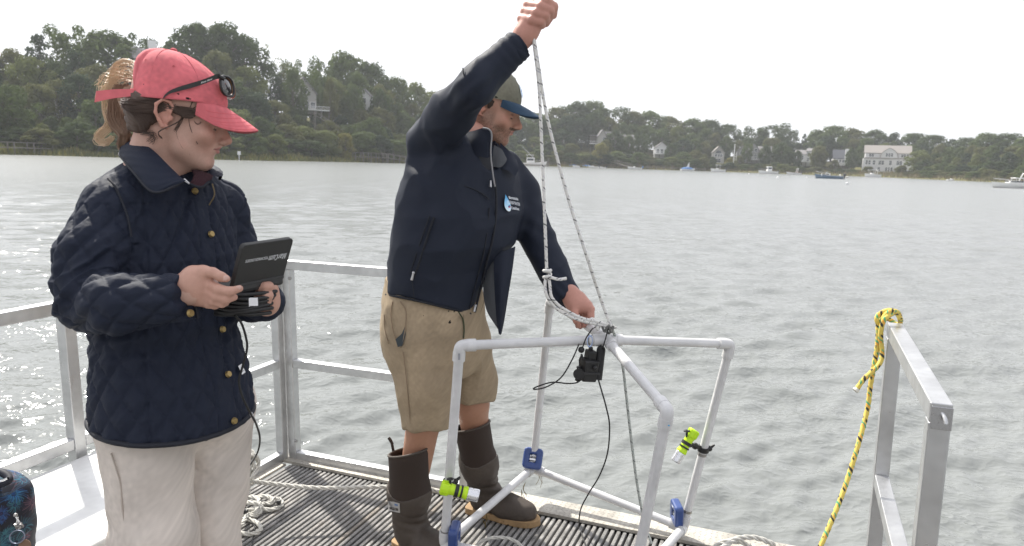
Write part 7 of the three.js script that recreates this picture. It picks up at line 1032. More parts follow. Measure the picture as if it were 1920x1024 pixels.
{ // sunglasses pushed up on the cap
  const { L2, HMx } = woman, t = thing('sunglasses', 'dark sunglasses with tortoise rims pushed up on the front of the red cap', 'sunglasses', L2(0, 0.07, 0.10)), inv = HMx.clone().invert();
  const onSide = (px, py, xl) => { const a = EB.clone().applyMatrix4(inv), b = pt(px, py, 1.5).applyMatrix4(inv), s = (xl - a.x) / (b.x - a.x); return a.lerp(b, s); };  // in head axes, on the plane x = xl
  const blackM = mat({ c: [0.012, 0.012, 0.012], roughness: 0.3 }), tort = mat({ c: [0.14, 0.06, 0.018], roughness: 0.25, clearcoat: 0.6 });
  const near = [[303, 191, -0.0845], [308, 181, -0.0895], [318, 173, -0.0915], [335, 167, -0.0925], [360, 160, -0.088], [385, 152, -0.080], [405, 144, -0.069], [411, 143, -0.062]].map(q => onSide(...q)), end = near[near.length - 1];
  const flat = (pts, name, flip) => { const c = new THREE.CatmullRomCurve3(pts.map(p => V(p.x * flip, p.y, p.z))), n = 40, pos = [], idx = []; for (let i = 0; i <= n; i++) { const s = i / n, p = c.getPoint(s), hh = lerp(0.0028, 0.0058, smooth(0.1, 0.6, s)), ww = 0.0016; for (const [a, b] of [[-1, -1], [1, -1], [1, 1], [-1, 1]]) { const q = L2(p.x + a * ww, p.y + b * hh, p.z); pos.push(q.x, q.y, q.z); } } for (let i = 0; i < n; i++) for (let k = 0; k < 4; k++) { const a = i * 4 + k, b = i * 4 + (k + 1) % 4; idx.push(a, b, a + 4, b, b + 4, a + 4); } const g = new THREE.BufferGeometry(); g.setAttribute('position', new THREE.Float32BufferAttribute(pos, 3)); g.setIndex(idx); const q = toCreasedNormals(g, 0.6); boxUV(q); return part(t, name, q, blackM); };
  const tn = flat(near, 'temple', 1); flat(near, 'temple', -1);
  { const cv = document.createElement('canvas'); cv.width = 128; cv.height = 40; const c = cv.getContext('2d'); c.clearRect(0, 0, 128, 40); c.fillStyle = '#d8d8d8'; c.font = 'italic bold 34px serif'; c.fillText('Ray-Ban', 2, 30, 124); const tx = new THREE.CanvasTexture(cv); tx.colorSpace = THREE.SRGBColorSpace; const a = onSide(376, 156, -0.0865), b = onSide(398, 148, -0.0765), pos = []; for (const [p, y] of [[a, -0.003], [b, -0.003], [b, 0.003], [a, 0.003]]) pos.push(...L2(p.x - 0.0006, p.y + y, p.z).toArray()); const g = new THREE.BufferGeometry(); g.setAttribute('position', new THREE.Float32BufferAttribute(pos, 3)); g.setAttribute('uv', new THREE.Float32BufferAttribute([0, 0, 1, 0, 1, 1, 0, 1], 2)); g.setIndex([0, 1, 2, 0, 2, 3]); g.computeVertexNormals(); part(tn, 'lettering', g, mat({ map: tx, roughness: 0.5, alphaTest: 0.4, side: THREE.DoubleSide })); }
  const cy = end.y - 0.016, cz = end.z + 0.010;
  for (const s of [-1, 1]) {
    const q = new THREE.Matrix4().makeRotationFromEuler(new THREE.Euler(-0.30, s * 0.45, 0)).setPosition(s * 0.034, cy, cz + 0.008), pts = []; for (let i = 0; i < 40; i++) { const a = i / 40 * 6.2832, e = (v) => Math.sign(v) * Math.pow(Math.abs(v), 0.75); pts.push(V(e(Math.cos(a)) * 0.0275, e(Math.sin(a)) * 0.0225 + 0.002 * Math.cos(a) * s, 0)); }
    part(t, 'rim', tube(pts.map(p => p.clone().applyMatrix4(q).applyMatrix4(HMx)), 0.0026, 90, 8, true), s < 0 ? blackM : tort);
    part(t, 'rim_inner', tube(pts.map(p => p.clone().multiplyScalar(0.97).add(V(0, 0, -0.0026)).applyMatrix4(q).applyMatrix4(HMx)), 0.0022, 90, 8, true), tort, 'amber tortoise inside of the rim');
    const g = new THREE.SphereGeometry(0.075, 24, 16, 0, 6.2832, 0, 0.365); g.rotateX(Math.PI / 2); g.translate(0, 0, -0.0735); g.scale(1.02, 0.80, 1); g.applyMatrix4(q); g.applyMatrix4(HMx); part(t, 'lens', g, mat({ c: [0.05, 0.045, 0.045], roughness: 0.06, metalness: 0.25, clearcoat: 1, clearcoatRoughness: 0.03 }));
    part(t, 'hinge_corner', tube([end, V(end.x * 0.98, end.y - 0.002, end.z + 0.006), V(-0.060, cy + 0.012, cz + 0.002)].map(p => L2(p.x * -s * (s < 0 ? 1 : 1) * (s < 0 ? 1 : 1), p.y, p.z)), 0.0042, 16, 8), blackM);
  }
  part(t, 'bridge', tube([V(-0.010, cy + 0.008, cz + 0.014), V(0, cy + 0.011, cz + 0.016), V(0.010, cy + 0.008, cz + 0.014)].map(p => L2(p.x, p.y, p.z)), 0.003, 16, 8), blackM);
}
{ // floral backpack on the bench at the picture's left edge
  const cv = document.createElement('canvas'); cv.width = cv.height = 512; const c = cv.getContext('2d'), r = RNG(31); c.fillStyle = '#0e1426'; c.fillRect(0, 0, 512, 512);
  for (let k = 0; k < 46; k++) { const x = r() * 512, y = r() * 512, R = 26 + r() * 60, hue = [['#2f6ea6', '#123a6b'], ['#9c6372', '#4a2f4a'], ['#2b8298', '#0f3a56'], ['#2a5a96', '#2d2b57'], ['#3a7f8b', '#122c4f']][Math.floor(r() * 5)]; for (let i = 0; i < 44; i++) { const a = i / 44 * 6.283 + r() * 0.1, q = R * (0.5 + 0.5 * r()); c.strokeStyle = i % 3 ? hue[0] : hue[1]; c.lineWidth = 1.5 + r() * 3.5; c.globalAlpha = 0.35 + 0.45 * r(); c.beginPath(); c.moveTo(x + Math.cos(a) * R * 0.18, y + Math.sin(a) * R * 0.18); c.quadraticCurveTo(x + Math.cos(a + 0.2) * q * 0.6, y + Math.sin(a + 0.2) * q * 0.6, x + Math.cos(a) * q, y + Math.sin(a) * q); c.stroke(); } c.globalAlpha = 1; c.fillStyle = hue[1]; c.beginPath(); c.arc(x, y, R * 0.12, 0, 7); c.fill(); }
  const tx = new THREE.CanvasTexture(cv); tx.colorSpace = THREE.SRGBColorSpace; tx.wrapS = tx.wrapT = THREE.RepeatWrapping; tx.repeat.set(4.2, 4.2);
  const ctr = pt(-48, 985, 1.66), t = thing('backpack', 'dark blue floral backpack on the bench at the left edge of the picture', 'backpack', V(ctr.x, 0.426, ctr.z)), print = mat({ map: tx, roughness: 0.7, bumpMap: weave, bumpScale: 0.0004 }), navyM = mat({ c: [0.012, 0.014, 0.025], roughness: 0.7 });
  const B = (x, y, z) => ctr.clone().addScaledVector(DU, x).addScaledVector(DV, -z).add(V(0, y, 0));
  const yb = 0.426 - ctr.y, yt = pt(0, 893, 1.64).y - ctr.y, h = yt - yb;
  const qa = new THREE.Quaternion().setFromAxisAngle(V(0, 1, 0), -YAW), sd = (x, y, z) => { const p = V(x, y, z).sub(ctr).applyQuaternion(qa.clone().invert()); return p; };
  const fld = (x, y, z) => { const p = sd(x, y, z), ty = clamp((p.y - yb) / h), w = lerp(0.072, 0.109, smooth(0.15, 0.7, ty)) - 0.024 * smooth(0.8, 1, ty), dd = 0.114 - 0.027 * ty; const qx = Math.abs(p.x) - w + 0.045, qz = Math.abs(p.z) - dd + 0.045, qy = Math.abs(p.y - yb - h / 2) - h / 2 + 0.045; return Math.hypot(Math.max(qx, 0), Math.max(qy, 0), Math.max(qz, 0)) + Math.min(Math.max(qx, qy, qz), 0) - 0.045; };
  const g = surfaceNets(fld, ...bounds([B(0, yb, 0), B(0, yt, 0)], 0.17), 0.007); displace(g, P => 0.004 * fbm(P.x * 12, P.y * 12, P.z * 12, 2)); boxUV(g); part(t, 'body', g, print);
  const zip = []; for (let i = 0; i <= 24; i++) { const a = -0.35 + i / 24 * (Math.PI + 0.7) * 0.62, x = Math.cos(a) * 0.092, y = yb + h * 0.42 + Math.sin(a) * h * 0.50; zip.push(B(x + 0.012, y, 0.080 - 0.022 * Math.sin(a))); } part(t, 'zip', tube(zip, 0.0045, 60, 6), navyM);
  part(t, 'side_panel', tube([B(0.080, yb + 0.03, 0.03), B(0.112, yb + h * 0.5, 0.03), B(0.092, yt - 0.03, 0.03), B(0.03, yt - 0.002, 0.03)], 0.012, 40, 8), navyM);
  part(t, 'handle', tube([pt(-25, 882, 1.64), pt(2, 886, 1.63), pt(17, 897, 1.62), pt(10, 905, 1.61), pt(-12, 912, 1.60)], 0.0085, 40, 8), navyM); part(t, 'handle_ring', tube([pt(-14, 905, 1.585), pt(4, 902, 1.582), pt(15, 897, 1.58)], 0.0032, 20, 6), MAT.chrome);
  // keys hang from the zip
  const k = thing('key_ring', 'metal key ring and charms hanging from the floral backpack', 'key ring', pt(30, 1000, 1.525)), ring = new THREE.TorusGeometry(0.0150, 0.0012, 8, 40); ring.rotateX(-0.35); ring.scale(1.05, 0.86, 1); const rp = pt(32, 1007, 1.525); ring.translate(rp.x, rp.y, rp.z); part(k, 'ring', ring, mat({ c: [0.18, 0.2, 0.26], metalness: 0.8, roughness: 0.35 }));
  part(k, 'chain', merge([rod(pt(29, 968, 1.525), pt(36, 979, 1.525), 0.0016, 0.0016, 6), rod(pt(33, 970, 1.525), pt(31, 982, 1.525), 0.0016, 0.0016, 6)]), MAT.chrome); part(k, 'charm', (() => { const g = new THREE.TorusKnotGeometry(0.0042, 0.0020, 40, 8, 2, 3); const p = pt(37, 986, 1.525); g.translate(p.x, p.y, p.z); return g; })(), MAT.bolt); part(k, 'charm', (() => { const g = new THREE.ConeGeometry(0.005, 0.016, 6); g.rotateX(Math.PI); const p = pt(31, 989, 1.525); g.translate(p.x, p.y, p.z); return g; })(), MAT.bolt); part(k, 'zip_puller', ball(pt(29, 966, 1.525), 0.0042, 10, 8), MAT.bolt); part(k, 'tag', (() => { const g = new THREE.CylinderGeometry(0.013, 0.013, 0.002, 24); g.rotateX(1.2); const p = pt(46, 1024, 1.525); g.translate(p.x, p.y, p.z); return g; })(), mat({ c: [0.16, 0.09, 0.05], roughness: 0.6 }));
}
// ---------------------------------------------------------------- the man hauling on the rope
const MFW = V(0.8, 0, 0.6), MR = V(-0.6, 0, 0.8);        // where his chest faces, and his right side
const man = (() => {
  const t = thing('person', 'man in navy jacket, shorts and rubber boots hauling a rope overhead', 'person', V(-0.25, 0, -2.55));
  const HMx = headMatrix(pt(907, 203, 2.46), 0, 0.13, 0.28, 0, 1.02), L2 = (x, y, z) => V(x, y, z).applyMatrix4(HMx);
  const skin = [0.49, 0.29, 0.215];
  const hf = headField({ jaw: 1.06, nose: 1.12, brow: 1.15, frown: 0.003, neck: [V(0, -0.16, -0.07), 0.064, 1.12] });
  const head = surfaceNets(hf, V(-0.1, -0.18, -0.14), V(0.1, 0.15, 0.15), 0.0026);
  headPaint(head, skin, { lip: [0.45, 0.20, 0.17], hair: [0.085, 0.055, 0.038], brows: 0.95, beard: true, frown: 0.003 }); head.applyMatrix4(HMx); head.computeVertexNormals(); flatUV(head);
  const J = { neck: pt(884, 262, 2.50), chest: pt(862, 380, 2.52), hip: pt(815, 590, 2.53), rs: pt(818, 268, 2.38), re: pt(888, 162, 2.09), rw: pt(972, 82, 2.13), ls: pt(952, 318, 2.66), le: pt(1003, 440, 2.64), lw: pt(1074, 560, 2.50), rh: pt(785, 600, 2.46), rk: pt(796, 780, 2.46), lh: pt(855, 600, 2.60), lk: pt(886, 755, 2.64) };
  const RF = V(-0.40, 0, -2.44), LF = V(-0.155, 0, -2.70), rdir = V(0.80, 0, 0.60), ldir = V(0.925, 0, 0.38);   // heels and the way the feet point
  J.ra = V(RF.x + 0.03, 0.10, RF.z + 0.02); J.la = V(LF.x + 0.04, 0.10, LF.z + 0.01);
  const bf = [cone(J.neck, J.chest, 0.065, 0.12), cone(J.chest, J.hip, 0.12, 0.12), cone(J.chest, J.rs, 0.08, 0.05), cone(J.rs, J.re, 0.045, 0.036), cone(J.re, J.rw, 0.036, 0.030), cone(J.chest, J.ls, 0.08, 0.05), cone(J.ls, J.le, 0.05, 0.042), cone(J.le, J.lw, 0.042, 0.029), cone(J.rh, J.rk, 0.07, 0.058), cone(J.rk, J.ra, 0.059, 0.044), cone(J.lh, J.lk, 0.07, 0.056), cone(J.lk, J.la, 0.057, 0.042)];
  const flesh = surfaceNets((x, y, z) => { let d = 1e3; for (const f of bf) d = smin(d, f(x, y, z), 0.03); return d; }, ...bounds(Object.values(J), 0.16), 0.011);
  const skinNoise = (g, r = 1) => { paint(g, p => { const n = noise(p.x * 110, p.y * 110, p.z * 110), leg = p.y < 0.55 && p.y > 0.2 ? 0.84 : 1; return [skin[0] * (1.0 + 0.06 * n) * (leg < 1 ? 0.84 : 1), skin[1] * (0.97 + 0.06 * n) * leg * 0.93 * r, skin[2] * (0.95 + 0.06 * n) * leg * leg * r]; }); return flatUV(g); };
  const body = [head, skinNoise(flesh)];
  // right fist above the head
  const P = (x, y, d = 0) => pt(880 + x / 3.656, y / 3.656, 2.12 + d);
  const rfist = handField([[P(390, 225, 0.0), P(440, 130, 0.0), 0.030, 0.030], [P(440, 130, 0.0), P(490, 40, 0.004), 0.032, 0.030], [P(400, 150, 0.03), P(470, 20, 0.03), 0.026, 0.026]],
    [[[P(400, 70, 0.04), 0.013], [P(362, 130, 0.0), 0.0145], [P(430, 138, -0.034), 0.0142], [P(488, 150, -0.030), 0.0125], [P(500, 175, -0.012), 0.0105]],
     [[P(420, 40, 0.04), 0.013], [P(386, 82, 0.0), 0.0155], [P(460, 92, -0.038), 0.0150], [P(520, 108, -0.032), 0.0132], [P(530, 138, -0.012), 0.011]],
     [[P(440, 0, 0.04), 0.013], [P(405, 38, 0.0), 0.0158], [P(490, 48, -0.038), 0.0154], [P(552, 72, -0.030), 0.0136], [P(556, 108, -0.010), 0.0115]],
     [[P(460, -40, 0.04), 0.013], [P(440, -4, 0.0), 0.0155], [P(520, 4, -0.034), 0.0150], [P(578, 48, -0.022), 0.0136], [P(576, 104, -0.004), 0.0115]],
     [[P(520, 150, 0.02), 0.016], [P(560, 100, 0.012), 0.0135], [P(582, 40, 0.006), 0.0120]]], [P(320, 320, 0.004), P(400, 210, 0.0), 0.031, 0.031], 0.014);
  const rg = surfaceNets(rfist, ...bounds([P(330, 300), P(590, 160), P(470, -50)], 0.055), 0.0030); body.push(skinNoise(rg, 0.94));
  // left hand over the pipe
  const Q = (x, y, d = 0) => pt(980 + x / 3.2, 480 + y / 3.2, 2.475 + d);
  const lhand = handField([[Q(295, 262, 0.02), Q(320, 310, 0.0), 0.028, 0.024], [Q(340, 262, 0.02), Q(385, 300, -0.004), 0.027, 0.021], [Q(320, 290, 0.0), Q(375, 310, -0.005), 0.022, 0.020]],
    [[[Q(385, 300, -0.006), 0.0155], [Q(408, 318, -0.018), 0.0140], [Q(410, 360, -0.022), 0.0118], [Q(402, 392, -0.016), 0.0095]],
     [[Q(372, 305, 0.02), 0.015], [Q(400, 335, 0.012), 0.0135], [Q(392, 385, 0.006), 0.0115], [Q(370, 415, -0.002), 0.0095]],
     [[Q(355, 310, 0.035), 0.015], [Q(385, 345, 0.03), 0.013], [Q(368, 400, 0.02), 0.011], [Q(345, 425, 0.006), 0.009]],
     [[Q(340, 315, 0.045), 0.014], [Q(365, 350, 0.045), 0.012], [Q(350, 400, 0.03), 0.010], [Q(330, 420, 0.018), 0.009]],
     [[Q(310, 300, -0.008), 0.0165], [Q(312, 345, -0.022), 0.0140], [Q(322, 388, -0.022), 0.0122], [Q(336, 418, -0.012), 0.0095]]], [Q(285, 220, 0.025), Q(310, 280, 0.012), 0.030, 0.029], 0.014);
  const lg = surfaceNets(lhand, ...bounds([Q(280, 230), Q(420, 420), Q(330, 300, 0.05)], 0.05), 0.0030); body.push(skinNoise(lg, 0.94));
  part(t, 'body', mergeGeometries(body.map(g => { const q = g.toNonIndexed(); for (const k of Object.keys(q.attributes)) if (!['position', 'normal', 'uv', 'color'].includes(k)) q.deleteAttribute(k); return q; })), MAT.skin);
  for (const s of [-1, 1]) { const g = new THREE.SphereGeometry(0.0118, 18, 12); g.translate(s * 0.031, 0.0015, 0.0865); g.applyMatrix4(HMx); part(t, 'eye', g, mat({ c: [0.10, 0.08, 0.06], roughness: 0.08 })); }
  { // cap: olive crown, navy peak, round badge on the front
    const co = { rx: 0.085, rzF: 0.106, rzB: 0.100, cz: 0.0, yBack: 0.030, yFront: 0.046, top: 0.152, topZ: -0.012, half: 1.05, len: 0.080, arch: 0.026, tip: 0.004, slope: 0.20, wrinkle: 0.012 };
    const olive = mat({ c: [0.235, 0.23, 0.175], roughness: 0.9, bumpMap: twill, bumpScale: 0.0005, map: fade, side: THREE.DoubleSide }), blue = mat({ c: [0.022, 0.055, 0.10], roughness: 0.8, bumpMap: twill, bumpScale: 0.0005, side: THREE.DoubleSide });
    const g = capCrown(co); g.applyMatrix4(HMx); g.computeVertexNormals(); const cap = part(t, 'cap', g, olive, 'olive cap with a navy peak and a round badge'); const k = capPeak(co); k.applyMatrix4(HMx); part(cap, 'peak', k, blue);
    const b = new THREE.SphereGeometry(0.0075, 14, 8); b.scale(1, 0.55, 1); b.translate(0, co.top + 0.001, co.topZ); b.applyMatrix4(HMx); part(cap, 'button', b, blue);
    const cv = document.createElement('canvas'); cv.width = cv.height = 128; const c = cv.getContext('2d'); c.fillStyle = '#dfe9f2'; c.beginPath(); c.arc(64, 64, 63, 0, 7); c.fill(); c.fillStyle = '#7fb8e6'; c.beginPath(); c.moveTo(64, 10); c.quadraticCurveTo(112, 66, 92, 100); c.quadraticCurveTo(64, 122, 36, 100); c.quadraticCurveTo(16, 66, 64, 10); c.fill(); c.fillStyle = '#2e5f9e'; c.font = 'bold 24px sans-serif'; c.fillText('CLEAN', 24, 70); c.fillStyle = '#c23a4a'; c.fillRect(78, 88, 22, 10); const tx = new THREE.CanvasTexture(cv); tx.colorSpace = THREE.SRGBColorSpace;
    const pos = [], uv = [], idx = [], N = 14; for (let j = 0; j <= N; j++) for (let i = 0; i <= N; i++) { const u = i / N * 2 - 1, v = j / N * 2 - 1, du = u * Math.sqrt(1 - v * v / 2), dv = v * Math.sqrt(1 - u * u / 2), a = 0.0 + du * 0.26, tt = 0.40 + dv * 0.21, ca = Math.cos(a), f = Math.pow(1 - Math.pow(tt, capP(ca)), 0.55) * 1.012, q = L2(Math.sin(a) * co.rx * f, lerp(lerp(co.yBack, co.yFront, smooth(-1, 1, ca)), co.top, Math.pow(tt, 0.93)) + 0.001, ca * co.rzF * f + co.topZ * tt * tt + 0.0015); pos.push(q.x, q.y, q.z); uv.push(0.5 + du / 2, 0.5 + dv / 2); }
    for (let j = 0; j < N; j++) for (let i = 0; i < N; i++) { const a = j * (N + 1) + i; idx.push(a, a + 1, a + N + 1, a + 1, a + N + 2, a + N + 1); } const bg = new THREE.BufferGeometry(); bg.setAttribute('position', new THREE.Float32BufferAttribute(pos, 3)); bg.setAttribute('uv', new THREE.Float32BufferAttribute(uv, 2)); bg.setIndex(idx); bg.computeVertexNormals(); part(cap, 'badge', bg, mat({ map: tx, roughness: 0.7, side: THREE.DoubleSide }), 'round white and blue badge with a water drop');
    const seams = []; for (let q = 0; q < 6; q++) { const a = q * Math.PI / 3, pts = []; for (let i = 0; i <= 14; i++) { const tt = 0.02 + 0.95 * i / 14, ca = Math.cos(a), f = Math.pow(1 - Math.pow(tt, capP(ca)), 0.55) * 0.985; if (q === 0 && tt > 0.15 && tt < 0.65) continue; pts.push(L2(Math.sin(a) * co.rx * f, lerp(lerp(co.yBack, co.yFront, smooth(-1, 1, ca)), co.top, Math.pow(tt, 0.93)), ca * (ca > 0 ? co.rzF : co.rzB) * f + co.topZ * tt * tt)); } seams.push(tube(pts, 0.0012, 36, 5)); } part(cap, 'seams', merge(seams), olive);
  }
  { // short hair and a sideburn
    const g = surfaceNets((x, y, z) => { let d = ell(V(0, 0.042, -0.004), 0.0775, 0.080, 0.101)(x, y, z); d = smin(d, ell(V(0, -0.01, -0.055), 0.062, 0.055, 0.045)(x, y, z), 0.03); d = smax(d, y - 0.038, 0.006); for (const s of [-1, 1]) d = smax(d, -ell(V(s * 0.08, 0.0, -0.010), 0.03, 0.034, 0.022)(x, y, z), 0.005); const burn = z - 0.030 + (y < 0.02 ? (0.02 - y) * 0.5 : 0); d = smax(d, burn, 0.006); return smax(d, -(y + 0.03 - 0.9 * Math.max(0, -z - 0.03) * -0.3 + 0.00), 0.006); }, V(-0.1, -0.09, -0.12), V(0.1, 0.07, 0.09), 0.0035);
    displace(g, p => 0.0016 * noise(p.x * 260, p.y * 120, p.z * 260)); g.applyMatrix4(HMx); g.computeVertexNormals(); flatUV(g); part(t, 'hair', g, mat({ c: [0.055, 0.036, 0.026], roughness: 0.8 }), 'short dark brown hair');
  }
  // jacket
  const row = (y, l, r, d, rho) => { const hw = (r - l) / 2 / F * d * 0.985, a = hw / Math.hypot(MR.x, rho * MFW.x); return { p: pt((l + r) / 2, y, d), a, b: a * rho }; };
  const rows = [row(252, 852, 918, 2.50, 0.95), row(272, 806, 944, 2.50, 0.7), row(300, 772, 966, 2.51, 0.64), row(340, 756, 978, 2.52, 0.66), row(400, 745, 984, 2.52, 0.70), row(455, 738, 970, 2.52, 0.74), row(500, 731, 932, 2.52, 0.80), row(540, 725, 910, 2.52, 0.84), row(580, 721, 898, 2.52, 0.86), row(640, 718, 892, 2.52, 0.86)];
  const torso = loft(rows, MR, MFW), V0 = V(0, 0, 0);
  const plane = (a, b, c) => { const n = b.clone().sub(a).cross(c.clone().sub(a)).normalize(); if (n.y > 0) n.negate(); return [n, n.dot(a)]; };
  const hem = plane(pt(718, 553, 2.54), pt(800, 567, 2.32), pt(905, 594, 2.42)), side = (pl, x, y, z) => pl[0].x * x + pl[0].y * y + pl[0].z * z - pl[1];
  const axis = (a, b) => b.clone().sub(a).normalize();
  const rc = pt(976, 83, 2.125), rcn = axis(J.re, rc), lc = pt(1066, 562, 2.515), lcn = axis(J.le, lc);
  const arm = [cone(pt(812, 268, 2.40), pt(846, 212, 2.24), 0.086, 0.066), cone(pt(846, 212, 2.24), pt(890, 160, 2.09), 0.066, 0.054), cone(pt(890, 160, 2.09), rc.clone().addScaledVector(rcn, 0.03), 0.054, 0.046)];
  const lat = cone(pt(836, 310, 2.46), pt(804, 276, 2.42), 0.095, 0.070);
  const farm = [cone(pt(944, 318, 2.66), pt(972, 362, 2.66), 0.072, 0.072), cone(pt(972, 362, 2.66), pt(1003, 440, 2.64), 0.070, 0.060), cone(pt(1003, 440, 2.64), lc.clone().addScaledVector(lcn, 0.03), 0.060, 0.050)];
  const jf = (x, y, z) => {
    let d = torso(x, y, z); d = smin(d, lat(x, y, z), 0.05); d = smax(d, side(hem, x, y, z), 0.008);
    let a = smin(smin(arm[0](x, y, z), arm[1](x, y, z), 0.03), arm[2](x, y, z), 0.03); a = smax(a, (x - rc.x) * rcn.x + (y - rc.y) * rcn.y + (z - rc.z) * rcn.z, 0.005);
    a = smax(a, -cuffHole(x, y, z), 0.004);
    let b = smin(smin(farm[0](x, y, z), farm[1](x, y, z), 0.03), farm[2](x, y, z), 0.03); b = smax(b, (x - lc.x) * lcn.x + (y - lc.y) * lcn.y + (z - lc.z) * lcn.z, 0.005);
    d = smin(d, a, 0.045); d = smin(d, b, 0.03); return smax(d, -neck(x, y, z), 0.006);
  };
  const cuffHole = cone(rc.clone().addScaledVector(rcn, -0.05), rc.clone().addScaledVector(rcn, 0.04), 0.036, 0.040);
  const neck = cone(pt(890, 235, 2.49), pt(920, 300, 2.40), 0.074, 0.040);
  const jg = surfaceNets(jf, ...bounds([...rows.map(r => r.p), J.re, rc, lc, J.ls, J.rs], 0.20), 0.0055);
  const elb = pt(888, 165, 2.09), arp = pt(800, 300, 2.36), lel = J.le;
  displace(jg, (P) => {
    const f1 = fbm(P.x * 3.2 + P.y * 2.5, P.y * 4.5 - P.x * 3.5, P.z * 3.2, 2), f2 = fbm(P.x * 9 - P.y * 5, P.y * 8, P.z * 9 + 4, 2);
    let f = 0.008 * (0.7 - 2.2 * Math.abs(f1)) + 0.002 * f2;
    const e = Math.exp(-P.distanceToSquared(elb) / 0.006), ap = Math.exp(-P.distanceToSquared(arp) / 0.02), le = Math.exp(-P.distanceToSquared(lel) / 0.008), cu = Math.exp(-P.distanceToSquared(rc) / 0.006) + Math.exp(-P.distanceToSquared(lc) / 0.008);
    f += 0.004 * e * Math.sin((P.x - P.y) * 120 + 3 * noise(P.x * 12, P.y * 12, P.z * 12)) + 0.006 * ap * Math.sin((P.x * 0.9 + P.y * 0.35) * 75 + 3 * noise(P.x * 9, P.y * 9, P.z * 9)) + 0.004 * le * Math.sin((P.x * 0.5 + P.y) * 110 + 3 * noise(P.x * 10, P.y * 10, P.z * 10)) + 0.003 * cu * Math.sin((P.x + P.y) * 160);
    const low = smooth(1.02, 0.85, P.y) * (P.y < 1.1 ? 1 : 0); f += low * 0.006 * Math.sin(P.x * 34 + P.z * 30 + 5 * noise(P.x * 4, P.y * 2, P.z * 4)) * (P.x > -0.75 ? 1 : 1);
    return f;
  });
  flatUV(jg);
  const navy = mat({ c: [0.0160, 0.0205, 0.0340], roughness: 0.66, specularIntensity: 0.4, bumpMap: knit, bumpScale: 0.0005, sheen: 0.12, sheenRoughness: 0.5 }); navy.sheenColor.setRGB(0.12, 0.14, 0.2);
  const jacket = part(t, 'jacket', jg, navy, 'navy softshell jacket hanging open at the front');
  const onCoat = (px, py, lift = 0.002, d0 = 1.9, d1 = 2.75) => { const r = ray(px, py, QB); for (let d = d0; d < d1; d += 0.004) { const p = r.clone().multiplyScalar(d).add(EB); if (jf(p.x, p.y, p.z) < 0.003) { const e = 0.003, n = V(jf(p.x + e, p.y, p.z) - jf(p.x - e, p.y, p.z), jf(p.x, p.y + e, p.z) - jf(p.x, p.y - e, p.z), jf(p.x, p.y, p.z + e) - jf(p.x, p.y, p.z - e)).normalize(); return { p: p.addScaledVector(n, lift), n }; } } return { p: pt(px, py, 2.45), n: V(0, 0, 1) }; };
  const seam = mat({ c: [0.008, 0.010, 0.016], roughness: 0.8 }), silver = mat({ c: [0.55, 0.55, 0.56], metalness: 0.9, roughness: 0.35 });
  part(jacket, 'pocket_zip', tube([[814, 408], [806, 430], [796, 462], [786, 494], [777, 518]].map(q => onCoat(...q, 0.003).p), 0.0040, 50, 6), seam);
  part(jacket, 'pocket_seam', tube([[806, 405], [796, 432], [786, 462], [776, 492], [768, 518]].map(q => onCoat(...q, 0.002).p), 0.0022, 50, 6), seam);
  { const a = onCoat(777, 510, 0.008).p, b = onCoat(774, 524, 0.009).p; part(jacket, 'zip_puller', merge([rod(a, b, 0.0035, 0.0045, 8), ball(a, 0.005, 10, 8)]), silver); part(jacket, 'pull_cord', tube([b, onCoat(776, 540, 0.006).p, onCoat(777, 556, 0.006).p], 0.0016, 16, 5), seam); }
  part(jacket, 'front_zip', tube([[916, 262], [922, 300], [928, 350], [929, 400], [922, 450], [912, 490], [901, 535], [889, 585]].map(q => onCoat(...q, 0.003).p), 0.0038, 90, 6), seam);
  part(jacket, 'front_seam', tube([[917, 390], [912, 440], [903, 490], [892, 530], [880, 580]].map(q => onCoat(...q, 0.001).p), 0.0022, 60, 6), seam);
  { const a = onCoat(888, 572, 0.007).p, b = onCoat(885, 583, 0.008).p; part(jacket, 'zip_puller', merge([rod(a, b, 0.0035, 0.0045, 8), ball(a, 0.005, 10, 8)]), silver); const c = onCoat(917, 340, 0.008, 2.2).p, d = onCoat(917, 352, 0.008, 2.2).p; part(jacket, 'zip_puller', rod(c, d, 0.003, 0.004, 8), silver); }
  part(jacket, 'chest_seam', tube([[828, 336], [850, 345], [880, 352], [905, 364], [917, 374]].map(q => onCoat(...q, 0.001).p), 0.0022, 60, 6), seam);
  part(jacket, 'sleeve_seam', tube([[868, 128], [870, 140], [880, 160], [896, 178], [912, 192]].map(q => onCoat(...q, 0.001).p), 0.0020, 50, 6), seam);
  part(jacket, 'hem_piping', tube([[724, 552], [745, 556], [775, 562], [810, 570], [845, 579], [882, 588]].map(q => onCoat(...q, 0.001).p), 0.0042, 80, 6), seam);
